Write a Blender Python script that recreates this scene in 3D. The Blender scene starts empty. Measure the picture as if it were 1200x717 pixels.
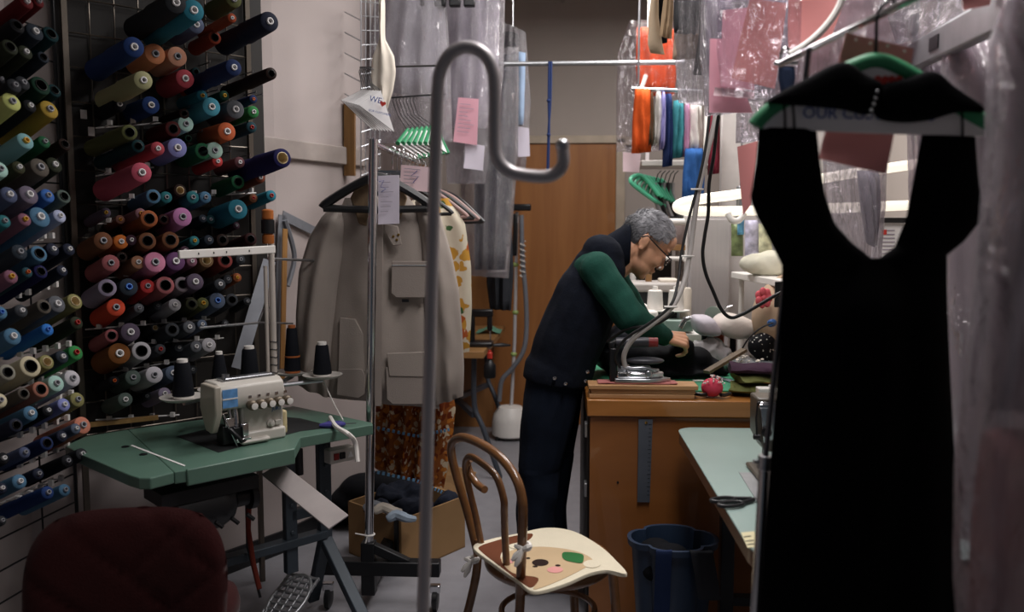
import bpy, bmesh, math, random
from mathutils import Vector as V, Matrix, Quaternion, Euler, noise
R = math.radians
sc = bpy.context.scene
COL = sc.collection
rnd = random.Random(7)
# ------------------------------------------------------------------ camera
CAM = V((0, 0, 1.45)); F = 1000.0
PITCH = math.atan(.0935); YAW = math.atan(.05*math.cos(PITCH))
cd = bpy.data.cameras.new('camera'); cam = bpy.data.objects.new('camera', cd); COL.objects.link(cam)
cam.location = CAM; cam.rotation_euler = (R(90)-PITCH, 0, YAW)
cd.sensor_width = 36; cd.lens = 36*F/1200; cd.clip_start = .05
cd.dof.use_dof = True; cd.dof.focus_distance = 3.0; cd.dof.aperture_fstop = 2.4
sc.camera = cam
CR = Euler((R(90)-PITCH, 0, YAW)).to_matrix()
def ray(px, py): return CR @ V(((px-600)/F, (358.5-py)/F, -1))
def at(px, py, Y):
    d = ray(px, py); return CAM + d*(Y/d.y)
def atz(px, py, z):
    d = ray(px, py); return CAM + d*((z-CAM.z)/d.z)
def onp(px, py, p0, n):
    d = ray(px, py); return CAM + d*((p0-CAM).dot(n)/d.dot(n))
Z = V((0, 0, 1))
# ------------------------------------------------------------------ materials
def lin(c):
    if isinstance(c, str): c = tuple(int(c[i:i+2], 16) for i in (0, 2, 4))
    o = []
    for x in c[:3]:
        x /= 255; o.append(x/12.92 if x <= .04045 else ((x+.055)/1.055)**2.4)
    return tuple(o)+(1,)
MATS = {}
def mat(name, col, rough=.6, metal=0, var=.12, scale=8, bump=0, bscale=60, stretch=None, coat=0, sheen=0, trans=0, emit=None, estr=0):
    if name in MATS: return MATS[name]
    m = bpy.data.materials.new(name); m.use_nodes = True; nt = m.node_tree; N = nt.nodes; b = N['Principled BSDF']
    c = lin(col)
    tc = N.new('ShaderNodeTexCoord'); src = tc.outputs['Object']
    if stretch:
        mp = N.new('ShaderNodeMapping'); mp.inputs['Scale'].default_value = stretch; nt.links.new(src, mp.inputs[0]); src = mp.outputs[0]
    n = N.new('ShaderNodeTexNoise'); n.inputs['Scale'].default_value = scale; n.inputs['Detail'].default_value = 4
    nt.links.new(src, n.inputs['Vector'])
    r = N.new('ShaderNodeValToRGB'); nt.links.new(n.outputs['Fac'], r.inputs[0])
    r.color_ramp.elements[0].position = .3; r.color_ramp.elements[1].position = .7
    r.color_ramp.elements[0].color = tuple(max(0, x*(1-var)) for x in c[:3])+(1,)
    r.color_ramp.elements[1].color = tuple(min(1, x*(1+var)) for x in c[:3])+(1,)
    nt.links.new(r.outputs[0], b.inputs['Base Color'])
    b.inputs['Roughness'].default_value = rough; b.inputs['Metallic'].default_value = metal
    if rough >= .8: b.inputs['Specular IOR Level'].default_value = .15
    b.inputs['Coat Weight'].default_value = coat; b.inputs['Sheen Weight'].default_value = sheen
    b.inputs['Transmission Weight'].default_value = trans
    if emit:
        b.inputs['Emission Color'].default_value = lin(emit); b.inputs['Emission Strength'].default_value = estr
    if bump:
        n2 = N.new('ShaderNodeTexNoise'); n2.inputs['Scale'].default_value = bscale; n2.inputs['Detail'].default_value = 3
        nt.links.new(src, n2.inputs['Vector'])
        bp = N.new('ShaderNodeBump'); bp.inputs['Strength'].default_value = bump; bp.inputs['Distance'].default_value = .01
        nt.links.new(n2.outputs['Fac'], bp.inputs['Height']); nt.links.new(bp.outputs[0], b.inputs['Normal'])
    MATS[name] = m; return m
def plastic(name, tint='f4f2f6', milk=.10, gloss=.5, sc_=9):
    if name in MATS: return MATS[name]
    m = bpy.data.materials.new(name); m.use_nodes = True; nt = m.node_tree; N = nt.nodes; N.clear(); L = nt.links.new
    out = N.new('ShaderNodeOutputMaterial'); tr = N.new('ShaderNodeBsdfTransparent'); tr.inputs[0].default_value = lin(tint)
    gl = N.new('ShaderNodeBsdfGlossy'); gl.inputs['Roughness'].default_value = .1
    df = N.new('ShaderNodeBsdfDiffuse'); df.inputs[0].default_value = lin('e6e2e6')
    tl = N.new('ShaderNodeBsdfTranslucent'); tl.inputs[0].default_value = lin('e6e2e6')
    tc = N.new('ShaderNodeTexCoord'); mp = N.new('ShaderNodeMapping'); mp.inputs['Scale'].default_value = (1, 1, .55); L(tc.outputs['Object'], mp.inputs[0])
    n = N.new('ShaderNodeTexNoise'); n.inputs['Scale'].default_value = sc_; n.inputs['Detail'].default_value = 5; n.inputs['Distortion'].default_value = 1.4; L(mp.outputs[0], n.inputs['Vector'])
    bp = N.new('ShaderNodeBump'); bp.inputs['Strength'].default_value = 1; bp.inputs['Distance'].default_value = .09; L(n.outputs['Fac'], bp.inputs['Height'])
    L(bp.outputs[0], gl.inputs['Normal'])
    lw = N.new('ShaderNodeLayerWeight'); lw.inputs[0].default_value = .35; L(bp.outputs[0], lw.inputs['Normal'])
    mu = N.new('ShaderNodeMath'); mu.operation = 'MULTIPLY_ADD'; mu.inputs[1].default_value = gloss; mu.inputs[2].default_value = .05; L(lw.outputs['Fresnel'], mu.inputs[0])
    dd = N.new('ShaderNodeMixShader'); dd.inputs[0].default_value = .5; L(df.outputs[0], dd.inputs[1]); L(tl.outputs[0], dd.inputs[2])
    m1 = N.new('ShaderNodeMixShader'); m1.inputs[0].default_value = milk; L(tr.outputs[0], m1.inputs[1]); L(dd.outputs[0], m1.inputs[2])
    m2 = N.new('ShaderNodeMixShader'); L(mu.outputs[0], m2.inputs[0]); L(m1.outputs[0], m2.inputs[1]); L(gl.outputs[0], m2.inputs[2])
    L(m2.outputs[0], out.inputs[0]); MATS[name] = m; return m
def wood(name, a, b, stretch=(14, 14, .8), rough=.45, coat=.15, scale=3):
    if name in MATS: return MATS[name]
    m = mat(name, a, rough=rough, coat=coat, stretch=stretch, scale=scale)
    nt = m.node_tree
    r = [n for n in nt.nodes if n.type == 'VALTORGB'][0]
    r.color_ramp.elements[0].color = lin(b); r.color_ramp.elements[1].color = lin(a); r.color_ramp.elements[0].position = .25; r.color_ramp.elements[1].position = .75
    n = [n for n in nt.nodes if n.type == 'TEX_NOISE'][0]; n.inputs['Distortion'].default_value = .6
    return m
def fruit(name, base, cols, scale=16):
    """printed cotton: cells of fruit colours on a pale ground"""
    if name in MATS: return MATS[name]
    m = mat(name, base, rough=.85, var=.05); nt = m.node_tree; N = nt.nodes; L = nt.links.new; b = N['Principled BSDF']
    tc = N['Texture Coordinate']
    prev = [n for n in N if n.type == 'VALTORGB'][0].outputs[0]
    for i, (c, rad) in enumerate(cols):
        mp = N.new('ShaderNodeMapping'); mp.inputs['Location'].default_value = (i*1.37, i*2.1, i*.77); L(tc.outputs['Object'], mp.inputs[0])
        ns = N.new('ShaderNodeTexNoise'); ns.inputs['Scale'].default_value = scale*1.3; L(mp.outputs[0], ns.inputs['Vector']); am = N.new('ShaderNodeVectorMath'); am.operation = 'MULTIPLY_ADD'; am.inputs[1].default_value = (.9/scale,)*3; L(ns.outputs['Color'], am.inputs[0]); L(mp.outputs[0], am.inputs[2])
        vo = N.new('ShaderNodeTexVoronoi'); vo.inputs['Scale'].default_value = scale; L(am.outputs[0], vo.inputs['Vector'])
        rp = N.new('ShaderNodeValToRGB'); rp.color_ramp.elements[0].position = rad; rp.color_ramp.elements[1].position = rad+.04
        rp.color_ramp.elements[0].color = (1, 1, 1, 1); rp.color_ramp.elements[1].color = (0, 0, 0, 1); L(vo.outputs['Distance'], rp.inputs[0])
        mx = N.new('ShaderNodeMix'); mx.data_type = 'RGBA'; L(rp.outputs[0], mx.inputs[0]); L(prev, mx.inputs[6]); mx.inputs[7].default_value = lin(c)
        prev = mx.outputs[2]
    L(prev, b.inputs['Base Color']); return m
# ------------------------------------------------------------------ mesh building
def wloc(o):
    p = V((0, 0, 0))
    while o: p += o.location; o = o.parent
    return p
class MB:
    def __init__(s, M=None): s.v = []; s.f = []; s.m = []; s.M = M; s.mi = 0
    def add(s, vs, fs):
        k = len(s.v); s.v += [V(p) for p in vs]; s.f += [[i+k for i in f] for f in fs]; s.m += [s.mi]*len(fs); return s
    def box(s, c, size, rot=None):
        c = V(c); x, y, z = (a/2 for a in size)
        P = [V((sx*x, sy*y, sz*z)) for sx in (-1, 1) for sy in (-1, 1) for sz in (-1, 1)]
        if rot is not None:
            if not isinstance(rot, (Matrix, Quaternion)): rot = Euler(rot).to_matrix()
            P = [rot @ p for p in P]
        return s.add([p+c for p in P], [(0, 1, 3, 2), (4, 6, 7, 5), (0, 4, 5, 1), (2, 3, 7, 6), (0, 2, 6, 4), (1, 5, 7, 3)])
    def bar(s, p, q, w, h, up=Z):
        p, q = V(p), V(q); d = (q-p); L = d.length; d.normalize(); a = d.cross(up)
        if a.length < 1e-4: a = d.cross(V((1, 0, 0)))
        a.normalize(); b = a.cross(d)
        return s.box((p+q)/2, (L, w, h), Matrix((d, a, b)).transposed())
    def loft(s, rings, cap=True, closed=True):
        n = len(rings[0]); vs = [p for r in rings for p in r]; fs = []
        for i in range(len(rings)-1):
            for j in range(n if closed else n-1):
                k = (j+1) % n; fs.append((i*n+j, i*n+k, (i+1)*n+k, (i+1)*n+j))
        if cap and closed: fs.append(tuple(range(n-1, -1, -1))); fs.append(tuple((len(rings)-1)*n+j for j in range(n)))
        return s.add(vs, fs)
    def tube(s, pts, r, n=10, cap=True, close=False):
        pts = [V(p) for p in pts]; rings = []; N = len(pts); a = None
        rr = r if isinstance(r, (list, tuple)) else [r]*N
        for i, p in enumerate(pts):
            if close: t = pts[(i+1) % N]-pts[i-1]
            else: t = pts[min(i+1, N-1)]-pts[max(i-1, 0)]
            if t.length < 1e-9: t = V((0, 0, 1))
            t.normalize()
            if a is None:
                a = t.cross(Z)
                if a.length < .05: a = t.cross(V((1, 0, 0)))
            a = a-t*a.dot(t)
            if a.length < 1e-6: a = t.cross(V((.3, 1, .2)))
            a.normalize(); b = t.cross(a)
            rings.append([p+(a*math.cos(2*math.pi*k/n)+b*math.sin(2*math.pi*k/n))*rr[i] for k in range(n)])
        if close: rings.append(rings[0]); cap = False
        return s.loft(rings, cap)
    def lathe(s, o, ax, prof, n=20):
        o = V(o); ax = V(ax).normalized(); a = ax.cross(Z)
        if a.length < .05: a = ax.cross(V((1, 0, 0)))
        a.normalize(); b = ax.cross(a)
        rings = [[o+ax*t+(a*math.cos(2*math.pi*k/n)+b*math.sin(2*math.pi*k/n))*max(r, 1e-4) for k in range(n)] for r, t in prof]
        return s.loft(rings, True)
    def prism(s, poly, off):
        poly = [V(p) for p in poly]; off = V(off); n = len(poly)
        return s.add(poly+[p+off for p in poly], [tuple(range(n-1, -1, -1)), tuple(range(n, 2*n))]+[(i, (i+1) % n, n+(i+1) % n, n+i) for i in range(n)])
    def ell(s, c, r, rot=None, nu=20, nv=12):
        c = V(c); r = (r, r, r) if not isinstance(r, (tuple, list)) else r; rings = []
        for i in range(nv+1):
            th = math.pi*min(max(i/nv, .004), .996)
            ring = [V((r[0]*math.sin(th)*math.cos(2*math.pi*k/nu), r[1]*math.sin(th)*math.sin(2*math.pi*k/nu), -r[2]*math.cos(th))) for k in range(nu)]
            if rot is not None: ring = [rot @ p for p in ring]
            rings.append([p+c for p in ring])
        return s.loft(rings, True)
    def cap(s, p, q, r1, r2, n=14):
        p, q = V(p), V(q); d = (q-p); L = d.length
        if L < 1e-6: return s.ell(p, r1)
        d.normalize(); pts = []; rr = []
        for a in (90, 70, 45, 20, 0): pts.append(p-d*r1*math.sin(R(a))); rr.append(max(r1*math.cos(R(a)), 1e-3))
        for a in (0, 20, 45, 70, 90): pts.append(q+d*r2*math.sin(R(a))); rr.append(max(r2*math.cos(R(a)), 1e-3))
        return s.tube(pts, rr, n)
    def chain(s, pts, rr):
        for i in range(len(pts)-1): s.cap(pts[i], pts[i+1], rr[i], rr[i+1])
        return s
    def sheet(s, grid, off):
        """grid of points made into a thin solid by an offset vector"""
        off = V(off); nr, nc = len(grid), len(grid[0]); A = [V(p) for r in grid for p in r]; n = len(A); B = [p+off for p in A]; fs = []
        for i in range(nr-1):
            for j in range(nc-1):
                a, b, c, d = i*nc+j, i*nc+j+1, (i+1)*nc+j+1, (i+1)*nc+j; fs += [(a, b, c, d), (n+a, n+d, n+c, n+b)]
        bd = [(0, j) for j in range(nc)]+[(i, nc-1) for i in range(1, nr)]+[(nr-1, j) for j in range(nc-2, -1, -1)]+[(i, 0) for i in range(nr-2, 0, -1)]
        ids = [i*nc+j for i, j in bd]
        for k in range(len(ids)): a, b = ids[k], ids[(k+1) % len(ids)]; fs.append((a, n+a, n+b, b))
        return s.add(A+B, fs)
    def build(s, name, m, parent=None, smooth=38, bevel=0, label=None, cat=None, group=None, kind=None, seg=2, noorg=False):
        vs = [s.M @ p for p in s.v] if s.M is not None else s.v
        if parent is not None: o0 = wloc(parent)
        elif noorg or kind == 'structure': o0 = V((0, 0, 0))
        else:
            xs = [p.x for p in vs]; ys = [p.y for p in vs]
            o0 = V(((min(xs)+max(xs))/2, (min(ys)+max(ys))/2, min(p.z for p in vs)))
        me = bpy.data.meshes.new(name); me.from_pydata([p-o0 for p in vs], [], s.f)
        for mm in (m if isinstance(m, (list, tuple)) else [m]): me.materials.append(mm)
        for i, p in enumerate(me.polygons): p.material_index = s.m[i]
        bm = bmesh.new(); bm.from_mesh(me); bmesh.ops.recalc_face_normals(bm, faces=bm.faces); bm.to_mesh(me); bm.free()
        if smooth:
            for p in me.polygons: p.use_smooth = True
            me.set_sharp_from_angle(angle=R(smooth))
        ob = bpy.data.objects.new(name, me); COL.objects.link(ob)
        if parent is not None: ob.parent = parent
        else: ob.location = o0
        if bevel:
            bv = ob.modifiers.new('bevel', 'BEVEL'); bv.width = bevel; bv.segments = seg; bv.limit_method = 'ANGLE'; bv.angle_limit = R(40)
        tag(ob, label, cat, group, kind); return ob
def tag(o, label=None, cat=None, group=None, kind=None):
    if label: o['label'] = label
    if cat: o['category'] = cat
    if group: o['group'] = group
    if kind: o['kind'] = kind
    return o
def thing(name, loc, label, cat, group=None):
    o = bpy.data.objects.new(name, None); COL.objects.link(o); o.location = V(loc); o.empty_display_size = .05
    return tag(o, label, cat, group)
def struct(mb, name, m, **k): return mb.build(name, m, kind='structure', **k)
def frame(o, x, y=None, z=Z):
    x = V(x).normalized(); z = V(z).normalized()
    y = z.cross(x) if y is None else V(y)
    M = Matrix((x, y, z)).transposed().to_4x4(); M.translation = V(o); return M
def baked(mb, mods):
    """run modifiers on a temporary object, return a new MB with the result"""
    me = bpy.data.meshes.new('t'); me.from_pydata(mb.v, [], mb.f)
    o = bpy.data.objects.new('t', me); COL.objects.link(o)
    for typ, kw in mods:
        md = o.modifiers.new(typ, typ)
        for k, v in kw.items(): setattr(md, k, v)
    dg = bpy.context.evaluated_depsgraph_get(); dg.update(); e = o.evaluated_get(dg); m2 = e.to_mesh()
    out = MB(); out.add([v.co.copy() for v in m2.vertices], [list(p.vertices) for p in m2.polygons])
    e.to_mesh_clear(); bpy.data.objects.remove(o); bpy.data.meshes.remove(me); return out
def blob(mb, vox=.008, sm=6): return baked(mb, [('REMESH', dict(mode='VOXEL', voxel_size=vox)), ('SMOOTH', dict(factor=.5, iterations=sm))])
def text(s, size, M, ext=.0006):
    cu = bpy.data.curves.new('t', 'FONT'); cu.body = s; cu.size = size; cu.extrude = ext; cu.align_x = 'CENTER'; cu.align_y = 'CENTER'; cu.resolution_u = 3
    o = bpy.data.objects.new('t', cu); COL.objects.link(o)
    dg = bpy.context.evaluated_depsgraph_get(); dg.update(); m2 = o.evaluated_get(dg).to_mesh()
    vs = [M @ v.co for v in m2.vertices]; fs = [list(p.vertices) for p in m2.polygons]
    o.evaluated_get(dg).to_mesh_clear(); bpy.data.objects.remove(o); bpy.data.curves.remove(cu)
    return vs, fs
def heart(c, s, x, z, off):
    P = []
    for i in range(28):
        t = 2*math.pi*i/28; hx = 16*math.sin(t)**3; hz = 13*math.cos(t)-5*math.cos(2*t)-2*math.cos(3*t)-math.cos(4*t)
        P.append(V(c)+V(x)*hx*s/32+V(z)*hz*s/32)
    return P, off
def lerp_poly(P, t):
    P = [V((p[0], p[1], 0)) if len(p) == 2 else V(p) for p in P]
    d = [0]
    for i in range(len(P)-1): d.append(d[-1]+(P[i+1]-P[i]).length)
    x = t*d[-1]
    for i in range(len(P)-1):
        if x <= d[i+1] or i == len(P)-2:
            u = (x-d[i])/max(d[i+1]-d[i], 1e-9); return P[i].lerp(P[i+1], min(max(u, 0), 1))
def smooth_poly(P, n=40, close=False):
    P = [V(p) for p in P]; N = len(P); out = []
    rng = N if close else N-1
    per = max(2, n//rng)
    for i in range(rng):
        g = (lambda k: P[k % N]) if close else (lambda k: P[min(max(k, 0), N-1)])
        a, b, c, d = g(i-1), g(i), g(i+1), g(i+2)
        for k in range(per):
            t = k/per; out.append(.5*((2*b)+(c-a)*t+(2*a-5*b+4*c-d)*t*t+(3*b-a-3*c+d)*t**3))
    if not close: out.append(P[-1])
    return out
def panel(mb, L, Rr, Y, dep, n=22, m=14, fold=0, ff=3.0, seed=0, tap=1.0, Yb=None):
    """cloth-like closed body between two outlines given where they appear in the photo at depth Y (Yb: depth at the bottom)"""
    rr = random.Random(seed); ph = rr.random()*6; rings = []
    for i in range(n+1):
        t = i/n; pl, pr = lerp_poly(L, t), lerp_poly(Rr, t); yy = Y if Yb is None else Y+(Yb-Y)*t
        a, b = at(pl.x, pl.y, yy), at(pr.x, pr.y, yy); ring = []
        e = min(1, min(t, 1-t)*8+.25) if tap else 1
        for j in range(m+1):
            u = j/m; w = math.sin(math.pi*u)**.6 if 0 < u < 1 else 0
            dy = -dep*w*e-fold*w*math.sin(2*math.pi*ff*u+ph+1.3*math.sin(t*3+ph))*(.4+.6*t)-fold*.5*w*noise.noise(V((u*5, t*6, seed)))
            ring.append(a.lerp(b, u)+V((0, dy, 0)))
        for j in range(m-1, 0, -1):
            u = j/m; w = math.sin(math.pi*u)**.6
            dy = dep*w*e+fold*.6*w*math.sin(2*math.pi*ff*u+ph+2)
            ring.append(a.lerp(b, u)+V((0, dy, 0)))
        rings.append(ring)
    return mb.loft(rings)
def quad(mb, pts, Y, th=.0012, bend=.0, n=6, dY=None):
    """sheet of paper: four corner pixels at depth Y"""
    P = [at(x, y, Y+(dY[i] if dY else 0)) for i, (x, y) in enumerate(pts)]; g = []
    for i in range(n+1):
        t = i/n; a = P[0].lerp(P[3], t); b = P[1].lerp(P[2], t)
        g.append([a.lerp(b, j/n)+V((0, bend*math.sin(math.pi*t)*math.cos(j/n*2), 0)) for j in range(n+1)])
    return mb.sheet(g, (0, th, 0))
# ================================================================== ROOM
HC = 3.03
m_wall = mat('wall_paint', 'b9aeab', rough=.8, var=.04, scale=2, bump=.05, bscale=120)
m_wallb = mat('back_wall_paint', 'aea49d', rough=.85, var=.04, scale=2)
m_floor = mat('floor_vinyl', '86858a', rough=.5, var=.07, scale=14, bump=.05)
m_ceil = mat('ceiling_board', 'a9a49e', rough=.9, var=.05)
m_dark = mat('black_metal', '141518', rough=.45, metal=.3)
m_blk = mat('black_plastic', '101114', rough=.4)
m_chrome = mat('chrome', 'd8d8da', rough=.14, metal=1, var=.03)
m_steel = mat('steel', 'b4b6ba', rough=.3, metal=1, var=.06, scale=20)
m_alu = mat('worn_aluminium', 'a9abae', rough=.42, metal=.85, var=.12, scale=14)
m_white = mat('white_enamel', 'e9e5df', rough=.4, var=.04)
m_cream = mat('cream_enamel', 'c9c4bb', rough=.38, var=.05)
m_paper = mat('white_paper', 'efecea', rough=.8, var=.03)
m_cord = mat('black_rubber_cord', '0d0d0f', rough=.5)
fl = MB().box((.2, 2.9, -.05), (4.2, 7.2, .1)); struct(fl, 'floor', m_floor)
fl = MB().box((.2, 2.9, HC+.05), (4.2, 7.2, .1)); struct(fl, 'ceiling', m_ceil)
g = MB()
for y in (4.6, 5.25, 5.9): g.box((.2, y, HC-.004), (4.0, .025, .012))
for x in (-.6, .05, .7): g.box((x, 4, HC-.003), (.025, 5, .012))
struct(g, 'trim_1', mat('ceiling_tile_strip', '8d8883', rough=.7))
WL = [V((-1.78, -.6, 0)), V((-1.78, 2.75, 0)), V((-1.2, 3.65, 0)), V((-.95, 4.25, 0)), V((-.95, 6.3, 0))]
g = MB(); b = MB(); OUT = [V((-1.95, -.6, 0)), V((-1.95, 2.85, 0)), V((-1.36, 3.75, 0)), V((-1.12, 4.3, 0)), V((-1.12, 6.3, 0))]
for i in range(4):
    g.prism([WL[i], WL[i+1], OUT[i+1], OUT[i]], (0, 0, HC))
    d = (WL[i+1]-WL[i]).normalized(); nn = V((d.y, -d.x, 0))
    b.prism([WL[i], WL[i+1], WL[i+1]+nn*.012, WL[i]+nn*.012], (0, 0, .1))
struct(g, 'wall_left', m_wall, smooth=0); struct(b, 'baseboard_left', m_blk, smooth=0)
p0 = WL[2]; nw = V((.92, -.385, 0)).normalized(); zt = onp(361, 170, p0, nw).z
d = (WL[3]-WL[2]).normalized(); g = MB()
a_, b_ = WL[2]-d*.25+nw*.011, WL[3]+nw*.011
g.bar(V((a_.x, a_.y, zt-.03)), V((b_.x, b_.y, zt-.03)), .022, .085); struct(g, 'trim_2', mat('wall_rail_paint', 'a89d97', rough=.6), bevel=.006)
g = MB().box((.4, 6.3, HC/2), (3.0, .16, HC)); struct(g, 'wall_back', m_wallb)
g = MB().box((1.78, 2.9, HC/2), (.16, 7, HC)); struct(g, 'wall_right', m_wallb)
# door in the back wall
m_door = wood('door_veneer', 'a8703c', '8a5527', stretch=(5, 5, .35), rough=.5, scale=2.2)
YD = 6.19
x0, x1 = at(556, 300, YD).x, at(720.5, 300, YD).x; zd = at(650, 169, YD).z
dr = struct(MB().box(((x0+x1)/2, YD+.005, zd/2), (x1-x0, .045, zd)), 'door_1', m_door, bevel=.003)
m_fr = mat('door_frame_paint', 'b5a693', rough=.6)
g = MB().box((x1+.032, YD, zd/2+.02), (.064, .07, zd+.04)).box((x0-.032, YD, zd/2+.02), (.064, .07, zd+.04)).box(((x0+x1)/2, YD, zd+.03), (x1-x0+.13, .07, .055))
struct(g, 'trim_3', m_fr, bevel=.006)
h = MB().lathe((x0+.08, YD-.02, 1.0), (0, -1, 0), [(.028, 0), (.028, .012), (.011, .014), (.011, .04), (.027, .05), (.03, .07), (.018, .085)]); h.build('door_knob', m_steel, dr)
g = MB().box((1.05, 6.205, zd+.02), (1.2, .03, .06)); struct(g, 'trim_4', m_fr, bevel=.005)

# ================================================================== THREAD RACKS
uD = V((.69, .72, 0)).normalized(); nD = V((uD.y, -uD.x, 0))
P0 = V((-1.62, 2.88, 0))                       # the corner rack's plane
nL = V((1, -.09, 0)).normalized(); uL = V((.09, 1, 0)).normalized(); PL = V((-1.655, 2.4, 0))
m_board = mat('rack_board', '1c1815', rough=.55, var=.2, scale=4)
m_wire = mat('rack_wire', '6f675e', rough=.35, metal=.8)
m_tip = mat('white_clip', 'dcd9d6', rough=.35)
m_peg = mat('peg_wire', '8f8f90', rough=.3, metal=1)
rack = thing('thread_rack', P0+V((.2, .2, .7)), 'dark grid rack of coloured thread cones standing across the wall corner behind the overlock table', 'rack')
c = P0+uD*.315-nD*.03
MB(frame((c.x, c.y, 0), uD, -nD)).box((0.0, .0, 1.72), (.75, .022, 2.2)).build('backing_board', m_board, rack)
g = MB(frame((P0.x, P0.y, 0), uD, -nD))
for a in (-.035, .62): g.box((a, 0, 1.62), (.018, .018, 1.9))
for k in range(1, 8): g.tube([(-.035+k*.082, .006, .68), (-.035+k*.082, .006, 2.57)], .0028, 6)
for k in range(17): g.tube([(-.035, 0, .72+k*.115), (.62, 0, .72+k*.115)], .003, 6)
for a in (-.035, .62): g.box((a, .02, .69), (.03, .16, .02)); g.box((a, .0, .345), (.018, .018, .69))
g.build('wire_grid', m_wire, rack)
lrack = thing('thread_rack', V((-1.66, 2.4, .4)), 'grid rack of thread cones along the side wall, at the photo edge', 'rack')
g = MB()
for y in (1.85, 2.1, 2.35, 2.6, 2.77): g.tube([(-1.665+.09*(y-2.4), y, 0), (-1.665+.09*(y-2.4), y, 2.6)], .006 if y in (1.85, 2.77) else .003, 6)
for k in range(26): g.tube([(-1.717, 1.85, .12+k*.098), (-1.632, 2.77, .12+k*.098)], .003, 6)
g.build('wire_grid', m_dark, lrack)

CL = {'charcoal': '3c3f44', 'teal blue': '2f8ba0', 'slate blue': '6c7692', 'rust orange': 'b0502a', 'rust': 'a8492f', 'dark navy': '30364c', 'olive': '6b6f42', 'navy blue': '2a4a86',
      'apricot': 'd98f62', 'peach': 'dba083', 'sage': 'b0ae82', 'rose red': 'b84a56', 'dark teal': '17464c', 'orange red': 'd9502f', 'navy': '2b3f70', 'dark brown': '3c2822', 'black': '23242a',
      'dark green': '1d4a38', 'sky teal': '4fa3b8', 'grey': '6d7076', 'green': '3f9a55', 'maroon': '6a2c2c', 'pale aqua': 'a9cfc4', 'orange': 'd06a3c', 'slate teal': '2c5560', 'periwinkle': '8c8fc8',
      'bottle green': '28704a', 'pale mint': 'a8c8ba', 'red': 'cf4040', 'mauve brown': '75494f', 'indigo': '2c2a66', 'rose pink': 'c95a70', 'rust brown': '8d4a33', 'dark grey': '4b4f55', 'teal': '2f7f86',
      'steel blue': '5683a2', 'dark mauve': '55394a', 'orchid pink': 'c380b4', 'purple grey': '6a5c70', 'dusty brown': '8a6154', 'dusty mauve': '9a7076', 'orange brown': 'b0653a', 'dark maroon': '482022', 'brown': '86573a',
      'bright orange': 'd57a30', 'mauve': '946478', 'dusty rose': 'b0666a', 'tan rose': 'b98668', 'pink': 'd487a6', 'purple': '744a78', 'tan brown': '8a6a4a', 'brick red': '9a4540', 'lavender grey': '9a8fa6',
      'grey mauve': '8d8088', 'light grey': 'b4b2b6', 'dark olive': '4a4c34', 'slate': '66748a', 'salmon brown': 'b57a66', 'ochre brown': '8f5a26', 'grey green': '66766f', 'pale grey': 'c3c0c6',
      'dark red': '7a1f24', 'lime yellow': 'c6cc7a', 'mustard': 'b89a3a', 'pale teal': '82b4b8', 'grey brown': '6d655c', 'mauve grey': '7d7284', 'mid blue': '3f74c0', 'blue white': 'b4bcd8', 'cream': 'cdc3a4',
      'khaki': '98935f', 'bright blue': '2f7fd0', 'grey cream': '9a978a', 'lavender blue': '8c93cc', 'salmon': 'd98d74', 'dark slate': '3a4450', 'navy grey': '5a6484', 'dark olive green': '3c4230'}
CORE = {'white': 'e4e2e2', 'grey': '9c9ca2', 'dark': '1c1a1a', 'yellow': 'd8a833', 'red': 'b02c28', 'blue': '4c7fd0', 'amber': 'c98a2c', 'cream': 'd8c49c', 'orange': 'd86a30'}
CW = {'white': 'a white core', 'grey': 'a grey core', 'dark': 'a dark open core', 'yellow': 'a yellow core', 'red': 'a red core', 'blue': 'a blue core', 'amber': 'an amber core', 'cream': 'a cream core', 'orange': 'an orange core'}
def lathe_mesh(name, prof, n=28):
    me = bpy.data.meshes.new(name); mb = MB().lathe((0, 0, 0), (0, 0, 1), prof, n)
    me.from_pydata(mb.v, [], mb.f); 
    bm = bmesh.new(); bm.from_mesh(me); bmesh.ops.recalc_face_normals(bm, faces=bm.faces); bm.to_mesh(me); bm.free()
    for p in me.polygons: p.use_smooth = True
    me.set_sharp_from_angle(angle=R(35)); me.materials.append(None); return me
TH = {}
def th_mesh(open_):
    """thread wound on a cone: base at 0, tip face at 1, unit radius"""
    hole = .52 if open_ else .31
    prof = [(.5, .0), (.97, .0), (1.0, .02)]+[(1.0-.13*t+(.008 if k % 2 else 0), .02+.92*t) for k, t in enumerate([i/14 for i in range(1, 15)])]+[(.865, .975), (.85, .993), (.815, 1.0), (hole, 1.0), (hole, .5)]
    return prof
me_th = {o: lathe_mesh('thread', th_mesh(o)) for o in (True, False)}
me_core = {False: lathe_mesh('core', [(.18, .45), (.33, .45), (.32, 1.03), (.29, 1.04), (.2, 1.04), (.18, 1.03), (.17, .6)]),
           True: lathe_mesh('core', [(.45, .45), (.54, .45), (.54, 1.008), (.52, 1.016), (.48, 1.016), (.46, 1.0), (.45, .55)])}
def th_mat(cn):
    h = CL[cn]; c = [255*(int(h[i:i+2], 16)/255)**1.25 for i in (0, 2, 4)]; g_ = sum(c)/3; c = tuple(x*.8+g_*.2 for x in c); return mat('thread_'+cn.replace(' ', '_'), c, rough=.8, var=.1, scale=30, stretch=(1, 1, 40))
def core_mat(k): return mat('core_'+k, CORE[k], rough=.4, var=.04)
ORD = ['first', 'second', 'third', 'fourth', 'fifth', 'sixth', 'seventh', 'eighth', 'ninth', 'tenth', 'eleventh', 'twelfth', 'thirteenth', 'fourteenth', 'fifteenth', 'sixteenth', 'seventeenth', 'eighteenth', 'nineteenth', 'twentieth']
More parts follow.
